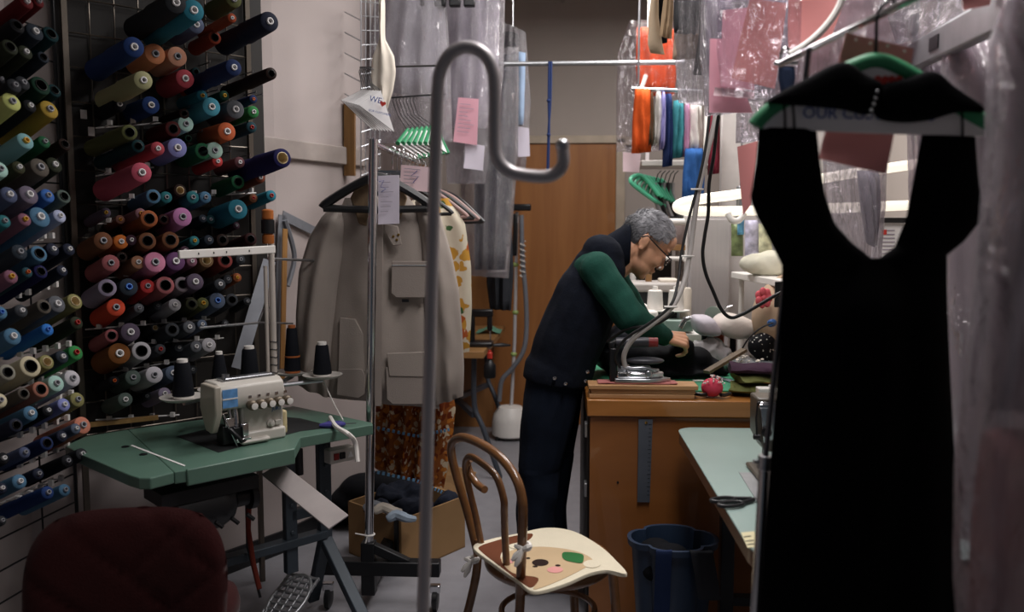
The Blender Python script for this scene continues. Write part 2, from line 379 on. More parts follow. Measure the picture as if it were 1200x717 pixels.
def spool(tip, a, L, r, cn, core, label, group):
    t = thing('thread_cone', tip-a*L, label, 'thread cone', group)
    t.rotation_mode = 'QUATERNION'; t.rotation_quaternion = Z.rotation_difference(a); op = core in ('dark', 'cream')
    for nm, me, m in (('thread', me_th[op], th_mat(cn)), ('core', me_core[op], core_mat(core))):
        o = bpy.data.objects.new(nm, me); COL.objects.link(o); o.parent = t; o.scale = (r, r, L)
        o.material_slots[0].link = 'OBJECT'; o.material_slots[0].material = m
# rows: (x, y, face diameter px, colour, core[, length class])
CR_ROWS = [
 [(206,3,23,'charcoal','white',2),(227,12,23,'teal blue','white',2),(274,-1,18,'olive','grey')],
 [(230,29,18,'slate blue','white'),(252,44,14,'rust','dark'),(272,21,10,'rust orange','white',2),(316,25,21,'dark navy','white',2)],
 [(157,55,22,'navy blue','white',2),(182,63,22,'apricot','grey'),(208,66,21,'peach','grey')],
 [(168,94,20,'sage','white',2),(217,92,20,'rose red','white'),(230,84,9,'dark teal','dark'),(232,100,10,'orange red','dark'),(274,79,18,'navy','white',2),(318,86,13,'dark brown','dark',2)],
 [(140,122,15,'black','white'),(177,123,19,'navy blue','white'),(237,112,12,'teal blue','yellow'),(263,112,11,'dark green','yellow'),(297,116,9,'navy','orange')],
 [(216,133,11,'dark brown','dark'),(248,125,20,'sky teal','white'),(276,128,20,'grey','white'),(297,131,13,'green','white')],
 [(152,155,17,'olive','dark',2),(203,151,17,'maroon','dark'),(218,145,17,'pale aqua','grey'),(221,162,8,'dark green','dark'),(266,154,20,'orange','white'),(295,149,12,'slate teal','red')],
 [(162,171,14,'dark teal','dark',2),(185,174,15,'rose red','white',2),(208,173,21,'periwinkle','white'),(238,177,18,'bottle green','dark'),(252,176,18,'pale mint','grey'),(255,189,12,'red','white'),(281,190,12,'mauve brown','white'),(331,185,21,'indigo','cream',2)],
 [(166,202,22,'rose pink','white',2),(211,223,14,'dark brown','cream'),(279,213,15,'bottle green','dark'),(305,208,12,'rust brown','white')],
 [(180,230,16,'steel blue','dark'),(195,231,13,'teal','grey'),(213,237,9,'dark teal','grey'),(226,231,14,'teal','grey'),(241,231,13,'steel blue','grey'),(297,232,10,'brown','red'),(318,229,12,'teal blue','red')],
 [(124,249,11,'purple grey','yellow'),(141,257,10,'dusty brown','amber'),(165,250,12,'dusty mauve','amber'),(175,256,19,'orange brown','dark'),(192,257,12,'dark maroon','dark'),(214,254,21,'orchid pink','grey'),(238,256,9,'dark slate','grey'),(247,257,10,'dark teal','grey'),(279,245,22,'teal blue','white')],
 [(121,282,20,'brown','grey'),(142,283,16,'bright orange','white'),(154,281,12,'dark mauve','white'),(173,282,19,'brown','dark'),(200,281,19,'brown','dark'),(228,282,11,'teal','yellow'),(245,281,11,'dark slate','grey'),(261,281,14,'dark brown','dark'),(277,264,8,'dark mauve','grey'),(294,280,14,'dark maroon','dark')],
 [(130,308,19,'dusty rose','grey'),(143,301,12,'dark brown','dark'),(162,307,15,'tan rose','white'),(182,307,23,'pink','grey'),(206,306,21,'purple','white'),(217,294,11,'dark mauve','white'),(225,306,12,'mauve','white'),(242,305,16,'tan brown','cream'),(264,305,17,'brick red','dark'),(282,304,11,'dark grey','grey')],
 [(126,337,20,'lavender grey','dark'),(151,336,20,'dark slate','blue'),(173,335,16,'red','grey'),(194,334,20,'dusty rose','dark'),(214,333,17,'grey mauve','dark'),(229,330,19,'purple grey','white'),(258,333,13,'dark grey','white'),(267,327,10,'dark grey','grey'),(278,325,10,'orange brown','yellow')],
 [(136,360,20,'orange red','grey'),(163,361,11,'grey','grey'),(185,358,10,'dark grey','grey'),(205,357,14,'light grey','white'),(225,356,14,'dark olive','dark'),(238,355,13,'olive','yellow'),(255,352,18,'slate','blue'),(272,351,14,'dark grey','dark'),(290,353,9,'charcoal','grey')],
 [(131,393,15,'dusty rose','dark'),(153,389,21,'purple grey','white'),(182,384,9,'charcoal','cream'),(202,386,16,'dark grey','dark'),(222,383,14,'grey','white'),(237,380,11,'slate','white'),(264,379,9,'charcoal','grey')],
 [(140,414,24,'ochre brown','white'),(166,411,21,'light grey','dark'),(188,409,12,'dark grey','red'),(210,407,10,'dark grey','white'),(230,406,13,'grey','white'),(245,404,16,'light grey','white')],
 [(134,446,11,'black','orange'),(156,442,17,'grey green','grey'),(181,439,19,'pale grey','grey'),(203,437,17,'slate','white'),(226,433,10,'dark grey','grey')],
 [(147,468,16,'grey green','white'),(172,464,10,'charcoal','grey'),(193,461,14,'lavender grey','white')]]
for ri, row in enumerate(CR_ROWS):
    for k, s in enumerate(row):
        x, y, dpx, cn, core = s[:5]; lng = len(s) > 5
        tilt = R(4+min(max((y-150)/200, 0), 1)*13); a = (nD*math.cos(tilt)+Z*math.sin(tilt)).normalized()
        L = .175; out = .18+(.2 if lng else .0)+(.02 if dpx > 18 else 0)-(.07 if dpx < 11 else 0)
        if dpx < 11: L = .12
        tip = onp(x, y, P0+nD*out*math.cos(tilt), nD); r = dpx*tip.y/1000/2/.80
        lb = f'{cn} thread cone, {CW[core][2:].strip()}, {ORD[k]} along {ORD[ri]} row of corner rack'
        spool(tip, a, L, r, cn, core, lb, 'thread cones on the corner rack')
        if lng: spool(tip-a*(L+.006), a, L, r*1.03, cn, core, f'rear {cn} thread cone stacked behind the {ORD[k]} of {ORD[ri]} row, corner rack', 'thread cones on the corner rack')
LR_ROWS = [
 [(31,2,17,'dark red','white'),(45,2,14,'dark red','grey')],
 [(20,30,18,'black','dark'),(41,37,21,'dark slate','white'),(60,40,19,'dark teal','dark')],
 [(12,55,19,'dark olive green','dark'),(30,61,17,'dark olive green','white'),(51,67,14,'dark slate','dark')],
 [(1,93,10,'black','grey'),(17,100,17,'charcoal','grey'),(27,97,17,'charcoal','grey'),(48,100,23,'dark green','dark'),(64,106,16,'dark teal','dark')],
 [(14,119,22,'lime yellow','grey'),(35,124,16,'black','white'),(58,128,22,'mustard','grey')],
 [(30,165,20,'pale teal','yellow'),(52,166,15,'bottle green','grey'),(76,169,15,'dark brown','dark')],
 [(0,198,20,'pale aqua','grey'),(22,196,16,'dark olive','white'),(47,196,23,'grey brown','grey'),(64,193,19,'dark olive green','white')],
 [(11,228,20,'navy grey','white'),(34,228,23,'mauve grey','white'),(56,229,17,'mid blue','grey'),(75,230,17,'grey green','dark')],
 [(5,259,16,'teal','grey'),(29,257,16,'mauve','yellow'),(47,254,25,'steel blue','white'),(70,253,16,'blue white','white')],
 [(23,295,19,'dark slate','grey'),(46,297,20,'steel blue','dark'),(62,292,16,'dark navy','white'),(81,292,15,'dark navy','white')],
 [(13,324,17,'mauve','yellow'),(32,319,13,'slate teal','orange'),(48,318,17,'indigo','dark'),(73,317,14,'dark navy','white')],
 [(1,366,16,'steel blue','blue'),(25,364,16,'dark grey','white'),(52,359,18,'grey brown','dark'),(67,356,21,'grey','white'),(88,353,19,'khaki','cream')],
 [(15,394,21,'steel blue','white'),(56,386,15,'bright blue','blue'),(90,378,16,'dark olive green','red')],
 [(9,436,20,'grey cream','dark'),(36,429,26,'cream','dark'),(55,424,18,'khaki','cream'),(73,418,16,'dark slate','white'),(89,413,18,'green','red')],
 [(0,469,18,'cream','grey'),(28,461,15,'grey brown','dark'),(48,456,20,'salmon brown','dark'),(66,449,20,'pale aqua','grey'),(85,443,20,'pale grey','grey')],
 [(19,498,17,'dark navy','dark'),(36,484,18,'steel blue','white'),(56,481,14,'black','white'),(75,474,16,'lavender blue','white'),(91,468,18,'khaki','grey')],
 [(97,498,21,'salmon','grey'),(89,502,13,'slate','white'),(73,511,14,'dark navy','white'),(55,519,17,'navy','dark'),(29,530,14,'navy grey','grey'),(4,537,15,'black','white')],
 [(23,564,18,'steel blue','white'),(2,572,14,'dark navy','white'),(45,555,14,'dark navy','grey'),(79,540,15,'black','grey'),(96,532,15,'charcoal','white')],
 [(2,610,12,'charcoal','grey'),(56,577,16,'navy blue','grey'),(76,574,15,'steel blue','grey')]]
for ri, row in enumerate(LR_ROWS):
    row.sort()
    for k, s in enumerate(row):
        x, y, dpx, cn, core = s[:5]; a = V((.85, -.3, .40)).normalized()
        tip = onp(x, y, PL+nL*.19, nL); r = dpx*tip.y/1000/2/.83; L = .2
        spool(tip, a, L, r, cn, core, f'{cn} thread cone, {CW[core][2:].strip()}, {ORD[k]} along {ORD[ri]} row of side wall rack', 'thread cones on the side wall rack')
# peg rails with white clips, one part per visible row
for y0, y1, z_ in [(30, 40, None)]: pass
for (x0, y0, x1, y1) in [(112,236,300,226),(112,262,268,262),(106,292,250,288),(104,327,232,318),(100,386,246,374),(132,436,225,420),(110,407,262,396),(112,150,240,140),(112,206,180,196),(112,492,210,486)]:
    g = MB(); A = onp(x0, y0, P0+nD*.02, nD); B = onp(x1, y1, P0+nD*.02, nD); g.tube([A, B], .003, 6); n = max(3, int((x1-x0)/22))
    for k in range(n):
        p = A.lerp(B, (k+.4)/n); g.bar(p, p+nD*.045+Z*.008, .004, .004); g.box(p+nD*.05+Z*.012, (.014, .012, .016))
    g.build('peg_rail', m_tip, rack)
for (x0, y0, x1, y1) in [(0,281,50,281),(0,352,55,336),(0,404,72,384),(0,420,72,405),(15,452,70,440),(0,480,75,462),(0,515,70,490),(0,550,70,522),(0,590,62,560)]:
    g = MB(); A = onp(x0, y0, PL+nL*.02, nL); B = onp(x1, y1, PL+nL*.02, nL); g.tube([A, B], .003, 6); n = 5
    for k in range(n):
        p = A.lerp(B, (k+.5)/n); g.bar(p, p+V((.05, -.02, .012)), .004, .004); g.box(p+V((.055, -.02, .014)), (.013, .012, .018))
    g.build('peg_rail', m_tip, lrack)
g = MB()
for (x, y) in [(98, 134), (107, 154)]:
    p = onp(x, y, P0+nD*.015, nD); g.box(p, (.02, .004, .03), frame((0, 0, 0), uD, -nD).to_3x3())
g.build('paper_tag', m_paper, rack)
g = MB()   # rack wires reaching out at the loose edge
for (x, y) in [(225,100),(276,83),(296,84),(278,104),(222,126),(237,154),(270,178),(293,182),(300,108),(256,105),(246,73),(308,110)]:
    p = onp(x, y, P0+nD*.1, nD); g.tube([p-nD*.1, p, p+Z*.008], .0022, 6)
    g.build('bare_peg', m_peg, rack); g = MB()
# ================================================================== OVERLOCK TABLE
m_grn = mat('green_laminate', '577567', rough=.38, var=.06, scale=6)
m_gedge = mat('green_edge', '41685a', rough=.5, var=.1)
m_leg = mat('blue_grey_steel', '3a434b', rough=.45, metal=.2)
def ztop(pts, z): return [atz(x, y, z) for x, y in pts]
TZ = .75
tb = thing('sewing_table', atz(300, 540, 0.0)*0+V((-.98, 2.75, 0)), 'green topped overlock table with blue-grey steel legs in front of the corner rack', 'table')
main = ztop([(204,553),(218,551),(345,526),(352,512.5),(437,497.5),(436,495),(344,475.5),(262,488),(150,503)], TZ)
ext = ztop([(76,522),(92,531),(150,556),(163,560),(176,560),(204,553),(150,503),(100,511)], TZ)
M1 = MB().prism([main[i] for i in (0, 1, 2, 3, 4, 5, 6, 7, 8)], (0, 0, -.036)); M1.build('tabletop', m_grn, tb, smooth=0, bevel=.003)
MB().prism(ext, (0, 0, -.034)).build('side_extension', m_grn, tb, smooth=0, bevel=.004)
g = MB(); A, B = main[1], main[2]
g.bar(A-Z*.022, B-Z*.022, .012, .05); g.build('front_rail', m_grn, tb, bevel=.004)
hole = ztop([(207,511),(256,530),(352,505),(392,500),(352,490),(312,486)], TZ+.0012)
MB().prism(hole, (0, 0, -.0008)).build('machine_well_shade', mat('well_shadow_paint', '16181a', rough=.6), tb, smooth=0)  # flat dark sheet paints the shade inside the machine cutout
g = MB(); p = ztop([(153,522),(216,546),(217,545),(155,521)], TZ+.0015); g.prism(p, (0, 0, -.001)); g.build('ruler_line', m_paper, tb, smooth=0)
for (x, y) in ((147, 524), (168, 533)):
    MB().lathe(atz(x, y, TZ-.001), Z, [(.012, 0), (.012, .003), (.009, .004)]).build('plug_cap', m_blk, tb)
uT = (main[2]-main[1]); uT.z = 0; uT.normalize(); wT = V((-uT.y, uT.x, 0))
def tleg(px, py, dirw, flip=1):
    top = atz(px, py, .71); g = MB()
    g.box((top.x, top.y, .50), (.05, .03, .44), frame((0, 0, 0), uT).to_3x3()); foot = V((top.x, top.y, .30))
    g.bar(foot, foot+dirw*.3-Z*.27, .045, .03); g.bar(foot, foot-dirw*.10-Z*.27, .045, .03)
    g.bar(foot+dirw*.3-Z*.27, foot+dirw*.33-Z*.27, .06, .05)
    g.build('leg', m_leg, tb, bevel=.004); return foot
f1 = tleg(378, 503, -wT); f2 = tleg(205, 535, -wT)
MB().bar(f1+Z*.02, f2+Z*.02, .05, .03).build('crossbar', m_leg, tb, bevel=.003)
g = MB(); p = f1-uT*.14; g.box((p.x, p.y, .46), (.045, .03, .5), frame((0, 0, 0), uT).to_3x3()); g.bar(p+Z*.12, f1+Z*.12, .03, .04)
for zz in (.36, .46, .56, .63): g.lathe(V((p.x, p.y, zz))-wT*.015, -wT, [(.009, 0), (.009, .006), (.004, .007)], 8); q = f1+Z*(zz-.3); g.lathe(V((q.x, q.y, zz+.02))-wT*.015, -wT, [(.009, 0), (.009, .006), (.004, .007)], 8)
g.build('upright', m_leg, tb, bevel=.003)
g = MB(); p = atz(238, 592, .60); g.lathe(p-uT*.12, uT, [(.05, 0), (.075, .02), (.078, .16), (.06, .2), (.03, .22), (.03, .26), (.045, .265), (.045, .285)], 24); g.box(p+Z*.06, (.3, .14, .04), frame((0, 0, 0), uT).to_3x3())
for k in range(5): g.tube([p+uT*(-.1+.05*k)-wT*.085-Z*.03, p+uT*(-.08+.05*k)-wT*.09-Z*.05], .007, 6)
g.build('motor', m_dark, tb)
g = MB(); p = at(398, 532, 2.99); fr = frame(p, uT, wT); g.M = fr; g.box((0, 0, 0), (.105, .045, .052)); g.build('switch_box', m_cream, tb, bevel=.005)
g = MB(fr); g.box((-.028, -.024, 0), (.02, .008, .024)); g.build('stop_button', mat('red_button', '9a2420', rough=.4), tb, bevel=.002)
g = MB(fr); g.box((-.003, -.024, 0), (.022, .008, .024)); g.build('start_button', m_blk, tb, bevel=.002)
g = MB(fr); g.prism([(.02, -.0235, -.012), (.044, -.0235, -.012), (.032, -.0235, .012)], (0, .001, 0)); g.build('warning_triangle', m_paper, tb)
pA, pB = at(318, 549, 2.72), at(397, 612, 2.5); d = (pB-pA).normalized()
g = MB(); g.bar(pA, pB, .075, .006, up=V((.2, -.6, .75))); g.build('waste_chute', mat('grey_chute', 'a29a98', rough=.45), tb, bevel=.002)
g = MB(); p = atz(338, 702, .11)
fr = frame((p.x, p.y, .10), (.9, .5, -.25), None, (-.25, -.6, .8)); fr = Matrix.Translation((p.x, p.y, .11)) @ Euler((R(28), 0, R(-20))).to_matrix().to_4x4()
g.M = fr
for k in range(-2, 3): g.box((k*.032, 0, 0), (.008, .22, .012))
for k in range(-4, 5): g.box((0, k*.026, 0), (.14, .008, .012))
g.tube([(.07*math.cos(t)*.98, .11*math.sin(t), 0) for t in [i*math.pi/12 for i in range(24)]], .008, 6, close=True)
g.build('treadle', m_alu, tb, bevel=.002)
g = MB(); g.tube([at(293, 560, 2.75), at(291, 620, 2.75), at(297, 660, 2.74), at(304, 690, 2.7)], .009, 8); g.build('red_strap', mat('red_webbing', '6d2f25', rough=.9), tb)
g = MB(); g.tube([at(288, 560, 2.78), at(290, 640, 2.78), at(305, 700, 2.75)], .005, 8); g.tube([at(350, 526, 2.85), at(351, 556, 2.85)], .014, 10); g.build('cable', m_cord, tb)

# ------------------------------------------------------------------ overlock machine
O = atz(292, 519, TZ); fr = frame(O, uT, wT)
ov = thing('overlock_machine', O, 'cream industrial overlock machine with blue label and five tension dials set into green table', 'sewing machine')
g = MB(fr)
g.prism([(-.02, 0, 0), (.125, 0, 0), (.125, 0, .125), (-.02, 0, .125)], (0, .11, 0)); g.box((.05, -.006, .02), (.15, .02, .04)); g.box((.01, -.02, .012), (.1, .03, .016))
g.build('base_housing', m_cream, ov, bevel=.008)
g = MB(fr); prof = [(.0, .118), (-.012, .13), (-.016, .16), (-.006, .192), (.02, .205), (.1, .205), (.12, .19), (.12, .118)]
g.prism([(-.10, y, z) for y, z in prof], (.225, 0, 0)); g.build('head_housing', m_cream, ov, bevel=.006)
g = MB(fr); g.prism([(-.118, -.018, .2), (-.118, .09, .2), (-.118, .1, .12), (-.118, .06, .05), (-.118, .02, .045), (-.118, -.018, .11)], (.024, 0, 0)); g.build('face_plate', mat('aged_cream', 'b8b0a2', rough=.4, var=.1), ov, bevel=.005)
g = MB(fr); g.box((-.067, -.0155, .158), (.05, .003, .058)); g.build('blue_label', mat('blue_label', '5f93c9', rough=.4, var=.25, scale=40), ov)
g = MB(fr); g.box((-.067, -.0175, .157), (.05, .002, .004)); g.build('label_divider', m_white, ov)
for k in range(5):
    a = .0+.031*k; g = MB(fr); g.lathe((a, -.012, .128), (0, -1, 0), [(.014, 0), (.016, .012), (.016, .022), (.012, .026), (.012, .034), (.005, .035)], 18)
    dl = g.build('tension_dial', mat('dial_brown', '6f6353', rough=.4, metal=.4), ov)
    g = MB(fr); g.lathe((a, -.046, .128), (0, -1, 0), [(.0105, 0), (.011, .003), (.004, .004)], 16); g.build('dial_cap', m_white, dl)
    g = MB(fr); g.box((a, -.01, .155), (.01, .014, .008)); g.build('thread_eyelet', m_chrome, ov)
g = MB(fr); g.lathe((.075, 0, .055), (0, -1, 0), [(.013, 0), (.013, .008), (.008, .01), (.008, .02), (.003, .021)], 16); g.box((.1, -.006, .055), (.02, .012, .014)); g.build('latch_knob', m_cream, ov, bevel=.001)
g = MB(fr); g.tube([(-.055, .02, .118), (-.05, .01, .02)], .006, 8); g.tube([(-.035, .02, .118), (-.035, .01, .05)], .009, 10); g.box((-.06, .02, .075), (.03, .03, .03)); g.box((-.03, -.004, .02), (.05, .05, .012)); g.tube([(-.085, 0, .11), (-.05, -.02, .0)], .003, 6); g.box((-.02, -.012, .05), (.02, .02, .04))
g.build('needle_mechanism', m_chrome, ov, bevel=.002)
g = MB(fr); g.box((-.055, .03, .035), (.06, .05, .06)); g.box((-.04, .0, .04), (.03, .02, .04)); g.tube([(-.07, -.01, .06), (-.04, -.03, .02), (-.01, -.02, .01)], .008, 8); g.build('looper_block', m_blk, ov, bevel=.004)
g = MB(fr); g.tube([(-.06, .03, .212), (.1, .03, .212)], .003, 6); g.tube([(-.05, .05, .205), (-.05, .05, .225)], .012, 10); g.box((.02, .05, .208), (.18, .05, .008)); g.build('thread_guide_bar', m_steel, ov)
g = MB(fr); g.box((.137, .05, .045), (.022, .07, .08)); g.build('oil_cover', mat('yellowed_plastic', 'c9b98f', rough=.5), ov, bevel=.008)
g = MB(); vs, fs = text('JUKI', .017, fr @ Matrix.Translation((.098, -.0012, .1)) @ Euler((R(90), 0, 0)).to_matrix().to_4x4()); g.add(vs, fs); g.build('brand_lettering', mat('blue_ink', '3f6fa8', rough=.5), ov, smooth=0)

# ------------------------------------------------------------------ thread stand behind it
pl = [(215, 467), (258, 457.5), (293, 449), (343, 437), (378, 441)]
ZP = .885
st = thing('thread_stand', atz(322, 470, TZ), 'metal thread stand with five saucer plates and long guide arms behind the overlock machine', 'thread stand')
pts = [atz(x, y, ZP) for x, y in pl]
for p in pts:
    g = MB().lathe(p, Z, [(.02, -.008), (.06, -.003), (.072, .004), (.075, .008), (.071, .008), (.058, .002), (.015, .0)], 28); pt = g.build('saucer_plate', mat('saucer_white', 'c9c4bd', rough=.4), st)
    g = MB().tube([p, p+Z*.125], .0025, 6); g.build('spindle', m_steel, pt)
bp = atz(322, 452, ZP-.02)
g = MB(); g.tube([pts[0]-Z*.015, pts[2]-Z*.015], .008, 8); g.tube([pts[2]-Z*.015, bp, pts[4]-Z*.015], .008, 8); g.tube([bp, pts[3]-Z*.012], .008, 8); g.box(bp, (.05, .04, .03)); g.build('base_arm', m_steel, st)
topz = at(322, 292, bp.y).z
post = V((bp.x, bp.y, 0))
g = MB().tube([V((bp.x, bp.y, TZ-.03)), V((bp.x, bp.y, topz+.02))], .011, 14); g.tube([V((bp.x-.02, bp.y-.01, TZ-.03)), V((bp.x-.02, bp.y-.01, topz-.06))], .007, 12)
g.build('post', mat('old_white_paint', 'c4bbb2', rough=.45, var=.08, scale=12), st)
g = MB(); A = at(209, 298.5, bp.y-.35); B = at(322, 292, bp.y-.03); g.bar(A, B, .012, .028, up=Z); g.build('guide_arm', m_white, st, bevel=.003)
g = MB()
for t in (.2, .35, .48, .72): p = A.lerp(B, t); g.box(p+V((0, -.0085, 0)), (.006, .004, .007))
g.build('eyelet', m_blk, st)
g = MB().tube([at(314, 303, bp.y), at(381, 306, bp.y+.25)], .005, 8); g.build('guide_rod', m_steel, st); g = MB(); g.tube([at(234, 384, bp.y-.25), at(303, 378, bp.y-.02)], .0045, 8); g.tube([at(303, 378, bp.y-.02), at(343, 379, bp.y+.12)], .0035, 8); g.tube([at(303, 378, bp.y-.02), at(309, 362, bp.y), at(318, 360, bp.y)], .004, 8)
g.build('guide_rod', m_steel, st)
g = MB()
for k in range(5): z_ = at(318, 400+k*9, bp.y).z; g.tube([(bp.x+.013*math.cos(t), bp.y+.013*math.sin(t), z_+.002*math.sin(3*t)) for t in [i*math.pi/6 for i in range(12)]], .0018, 5, close=True)
g.build('wire_tie', m_blk, st)
g = MB().lathe(V((bp.x-.01, bp.y, topz+.02)), Z, [(.02, 0), (.021, .005), (.021, .03), (.017, .035), (.017, .085), (.021, .09), (.021, .12), (.01, .125)], 16); bo = g.build('amber_bobbin', mat('amber_plastic', 'a8602a', rough=.35), st)
MB().lathe(V((bp.x-.01, bp.y, topz+.056)), Z, [(.01, 0), (.0235, .001), (.0235, .05), (.01, .051)], 16).build('black_thread', m_blk, bo)
m_bth = mat('thread_dark_black', '15171d', rough=.8, var=.3, scale=40, stretch=(1, 1, 30))
cones = [(0, 'black thread cone on the first saucer, below the thread rack', .11, .034, .024), (1, 'black thread cone on the saucer above the overlock machine label', .115, .031, .016), (2, 'black thread cone on the middle saucer, in front of the slanting ruler', .115, .033, .025),
         (3, 'tall amber-tipped black thread cone on the saucer beside the jacket', .165, .031, .02), (4, 'black thread cone on the end saucer with loose white cord', .11, .034, .024)]
for i, lb, h, r1, r2 in cones:
    p = pts[i]+Z*.003; t = thing('thread_cone', p, lb, 'thread cone', 'black cones on the thread stand')
    g = MB().lathe(p+Z*.008, Z, [(.004, 0), (r1, .0), (r1+.001, .004), (r2, h-.006), (r2-.003, h), (.004, h)], 22); g.build('thread', m_bth, t)
    mm = mat('amber_core', 'a85f30', rough=.4) if i == 3 else m_white
    g = MB().lathe(p, Z, [(r1*.95, 0), (r1*.95, .01), (.008, .011)], 18); g.build('base_ring', m_white if i != 3 else mat('amber_core', 'a85f30', rough=.4), t); g = MB(); g.lathe(p+Z*(h+.005), Z, [(r2*.75, 0), (r2*.7, .014), (.004, .015)], 16)
    if i == 3: MB().lathe(p+Z*.06, Z, [(r1*.96, 0), (r1*.96, .006), (.01, .007)], 18).build('amber_band', mm, t)
    g.build('core', mm, t)
g = MB(); p = pts[4]; g.tube(smooth_poly([p-Z*.01, at(390, 470, 3.1), at(397, 483, 3.02), at(402, 492, 2.93)], 16), .0022, 6); g.build('thread_tail', m_white, label='thin white cord hanging down from the end saucer', cat='cord')
# thread snips with a white strap lying on the table
p = atz(392, 499, TZ+.004); t = thing('thread_snips', p, 'small blue-purple thread snips lying on the green table corner', 'snips')
fr2 = frame(p, (.95, .3, 0)); m_pur = mat('purple_plastic', '423f86', rough=.4)
g = MB(fr2); g.tube([(-.05, 0, .004), (-.02, .014, .006), (.02, .012, .006), (.035, 0, .005)], [.006, .009, .009, .006], 8); g.tube([(-.05, 0, .004), (-.02, -.014, .006), (.02, -.012, .006), (.035, 0, .005)], [.006, .009, .009, .006], 8); g.build('handle', m_pur, t)
MB(fr2).prism([(.03, -.005, .004), (.075, 0, .004), (.03, .005, .004)], (0, 0, .003)).build('blade', m_steel, t)
g = MB(); w_ = smooth_poly([atz(387, 489, TZ+.012), atz(394, 500, TZ+.016), atz(408, 508.5, TZ+.012), at(416, 518, 2.82), at(419, 541, 2.81)], 18); g.tube(w_, .008, 8); g.build('white_strap', m_white, label='white strap draped over the snips and the table corner', cat='strap')
m_ruler = mat('ruler_grey', '80838a', rough=.6, metal=.25, var=.12, scale=14)
g = MB(); A, B = at(316, 305, 3.35), at(279, 432, 3.12); g.bar(A, B, .05, .003, up=V((.4, -.9, .1))); g.build('metal_ruler', m_ruler, label='grey metal ruler hanging slantwise in front of the dark rack board', cat='ruler')
PW = WL[2]+nw*.02
def onw(x, y, k=.02): return onp(x, y, WL[2]+nw*k, nw)
g = MB(); a1, a2, a3 = onw(331, 252), onw(324, 440), onw(369, 271)
g.bar(a1, a2, .004, .05, up=nw.cross(Z)); g.bar(a1, a3, .004, .04, up=Z); g.build('set_square', m_ruler, label='grey steel L-square hung on the wall beside the thread rack', cat='ruler')
g = MB(); a1, a2 = onw(334, 268, .045), onw(330, 470, .045); g.bar(a1, a2, .005, .03, up=nw.cross(Z)); g.build('wooden_ruler', wood('ruler_wood', 'a87c48', '8d6435'), label='narrow wooden yardstick hanging in front of the L-square', cat='ruler')
P = [onw(x, y, .03) for x, y in ((334, 258), (345, 300), (337, 335))]; g = MB(); S = smooth_poly(P, 14); g.tube(S, [.012]*len(S), 6); g.build('curved_ruler', m_ruler, label='curved grey hip ruler hanging behind the yardstick', cat='ruler')
g = MB(); g.bar(atz(95, 503, TZ+.02)+wT*.06, atz(188, 490, TZ+.03)+wT*.02, .03, .012); g.build('wood_batten', wood('batten', 'a98756', '8c6c40'), label='thin wooden batten lying along the back of the green table', cat='batten')

# ================================================================== RED CHAIR
m_red = mat('red_velvet', '2e0a0a', rough=.9, var=.12, scale=10, sheen=.08, bump=.15, bscale=200)
rc = thing('upholstered_chair', V((-.97, 1.85, 0)), 'dark red quilted velvet chair facing the overlock table, its back in front', 'chair')
c0 = at(152, 732, 1.9); wv = V((.97, -.24, 0)).normalized(); nv = V((wv.y, -wv.x, 0))
wv = V((.985, .17, 0)); nv = V((.17, -.985, 0))
g = MB(); W, H = .226, .30
rings = []
gF = []
NU, NV = 44, 36
def sup(u, v):
    """squircle outline mapping"""
    r = max(abs(u), abs(v)); 
    if r < 1e-6: return 0, 0
    a, b = u/r, v/r; k = (abs(a)**4+abs(b)**4)**(-1/4); return u*k, v*k
for side in (1, -1):
    G = []
    for j in range(NV+1):
        row = []
        for i in range(NU+1):
            u, v = sup(-1+2*i/NU, -1+2*j/NV); e = max(abs(-1+2*i/NU), abs(-1+2*j/NV))
            th = .042*(1-e**5)**.5
            q = 0
            if side == 1:
                X, Y_ = u*W, v*H
                for s_ in (1, -1):
                    tt = (X*.62+s_*Y_*.78)/.125; dd = abs(tt-round(tt))*.125
                    if (s_ == 1 and X > -.3) or X > .0: q = max(q, math.exp(-(dd/.006)**2))
            p = c0+wv*(u*W*(1+.07*v))+Z*(v*H-.03)+nv*(side*(th-.008*q)-.10*(u*u)*-1*.35)-nv*(.05*v)
            row.append(p)
        G.append(row)
    gF.append(G)
vs = [p for G in gF for r in G for p in r]; n1 = (NV+1)*(NU+1); fs = []
for s_ in (0, 1):
    for j in range(NV):
        for i in range(NU):
            a = s_*n1+j*(NU+1)+i; fs.append((a, a+1, a+NU+2, a+NU+1))
bm_ = MB().add(vs, fs); me_ = baked(bm_, [('WELD', dict(merge_threshold=.0006))]); me_.build('backrest', m_red, rc, smooth=60)
g = MB(); sc0 = c0-nv*.24; sc0.z = .43
rings = []
for k, (s_, z_) in enumerate([(.9, -.05), (1.0, -.03), (1.02, 0), (.98, .03), (.8, .045)]):
    rings.append([V((sc0.x, sc0.y, sc0.z+z_))+wv*(.2*s_*sup(math.cos(t), math.sin(t))[0])-nv*(.22*s_*sup(math.cos(t), math.sin(t))[1]) for t in [i*math.pi/20 for i in range(40)]])
g.loft(rings); g.build('seat', m_red, rc, smooth=60)
g = MB(); g.tube([V((sc0.x, sc0.y, .42)), V((sc0.x, sc0.y, .08))], .028, 14); g.build('gas_column', m_dark, rc)
for k in range(5):
    a = 2*math.pi*k/5; d = V((math.cos(a), math.sin(a), 0)); g = MB().bar(V((sc0.x, sc0.y, .1)), V((sc0.x, sc0.y, .07))+d*.27, .04, .025); lg = g.build('leg', m_dark, rc, bevel=.004)
    MB().lathe(V((sc0.x, sc0.y, .026))+d*.26-V((-d.y, d.x, 0))*.02, V((-d.y, d.x, 0)), [(.02, 0), (.026, .004), (.026, .036), (.02, .04)], 14).build('caster', m_blk, lg)
g = MB().bar(sc0-Z*.06+nv*.02, c0-Z*.22+nv*.02, .07, .02); g.build('back_bracket', m_dark, rc)
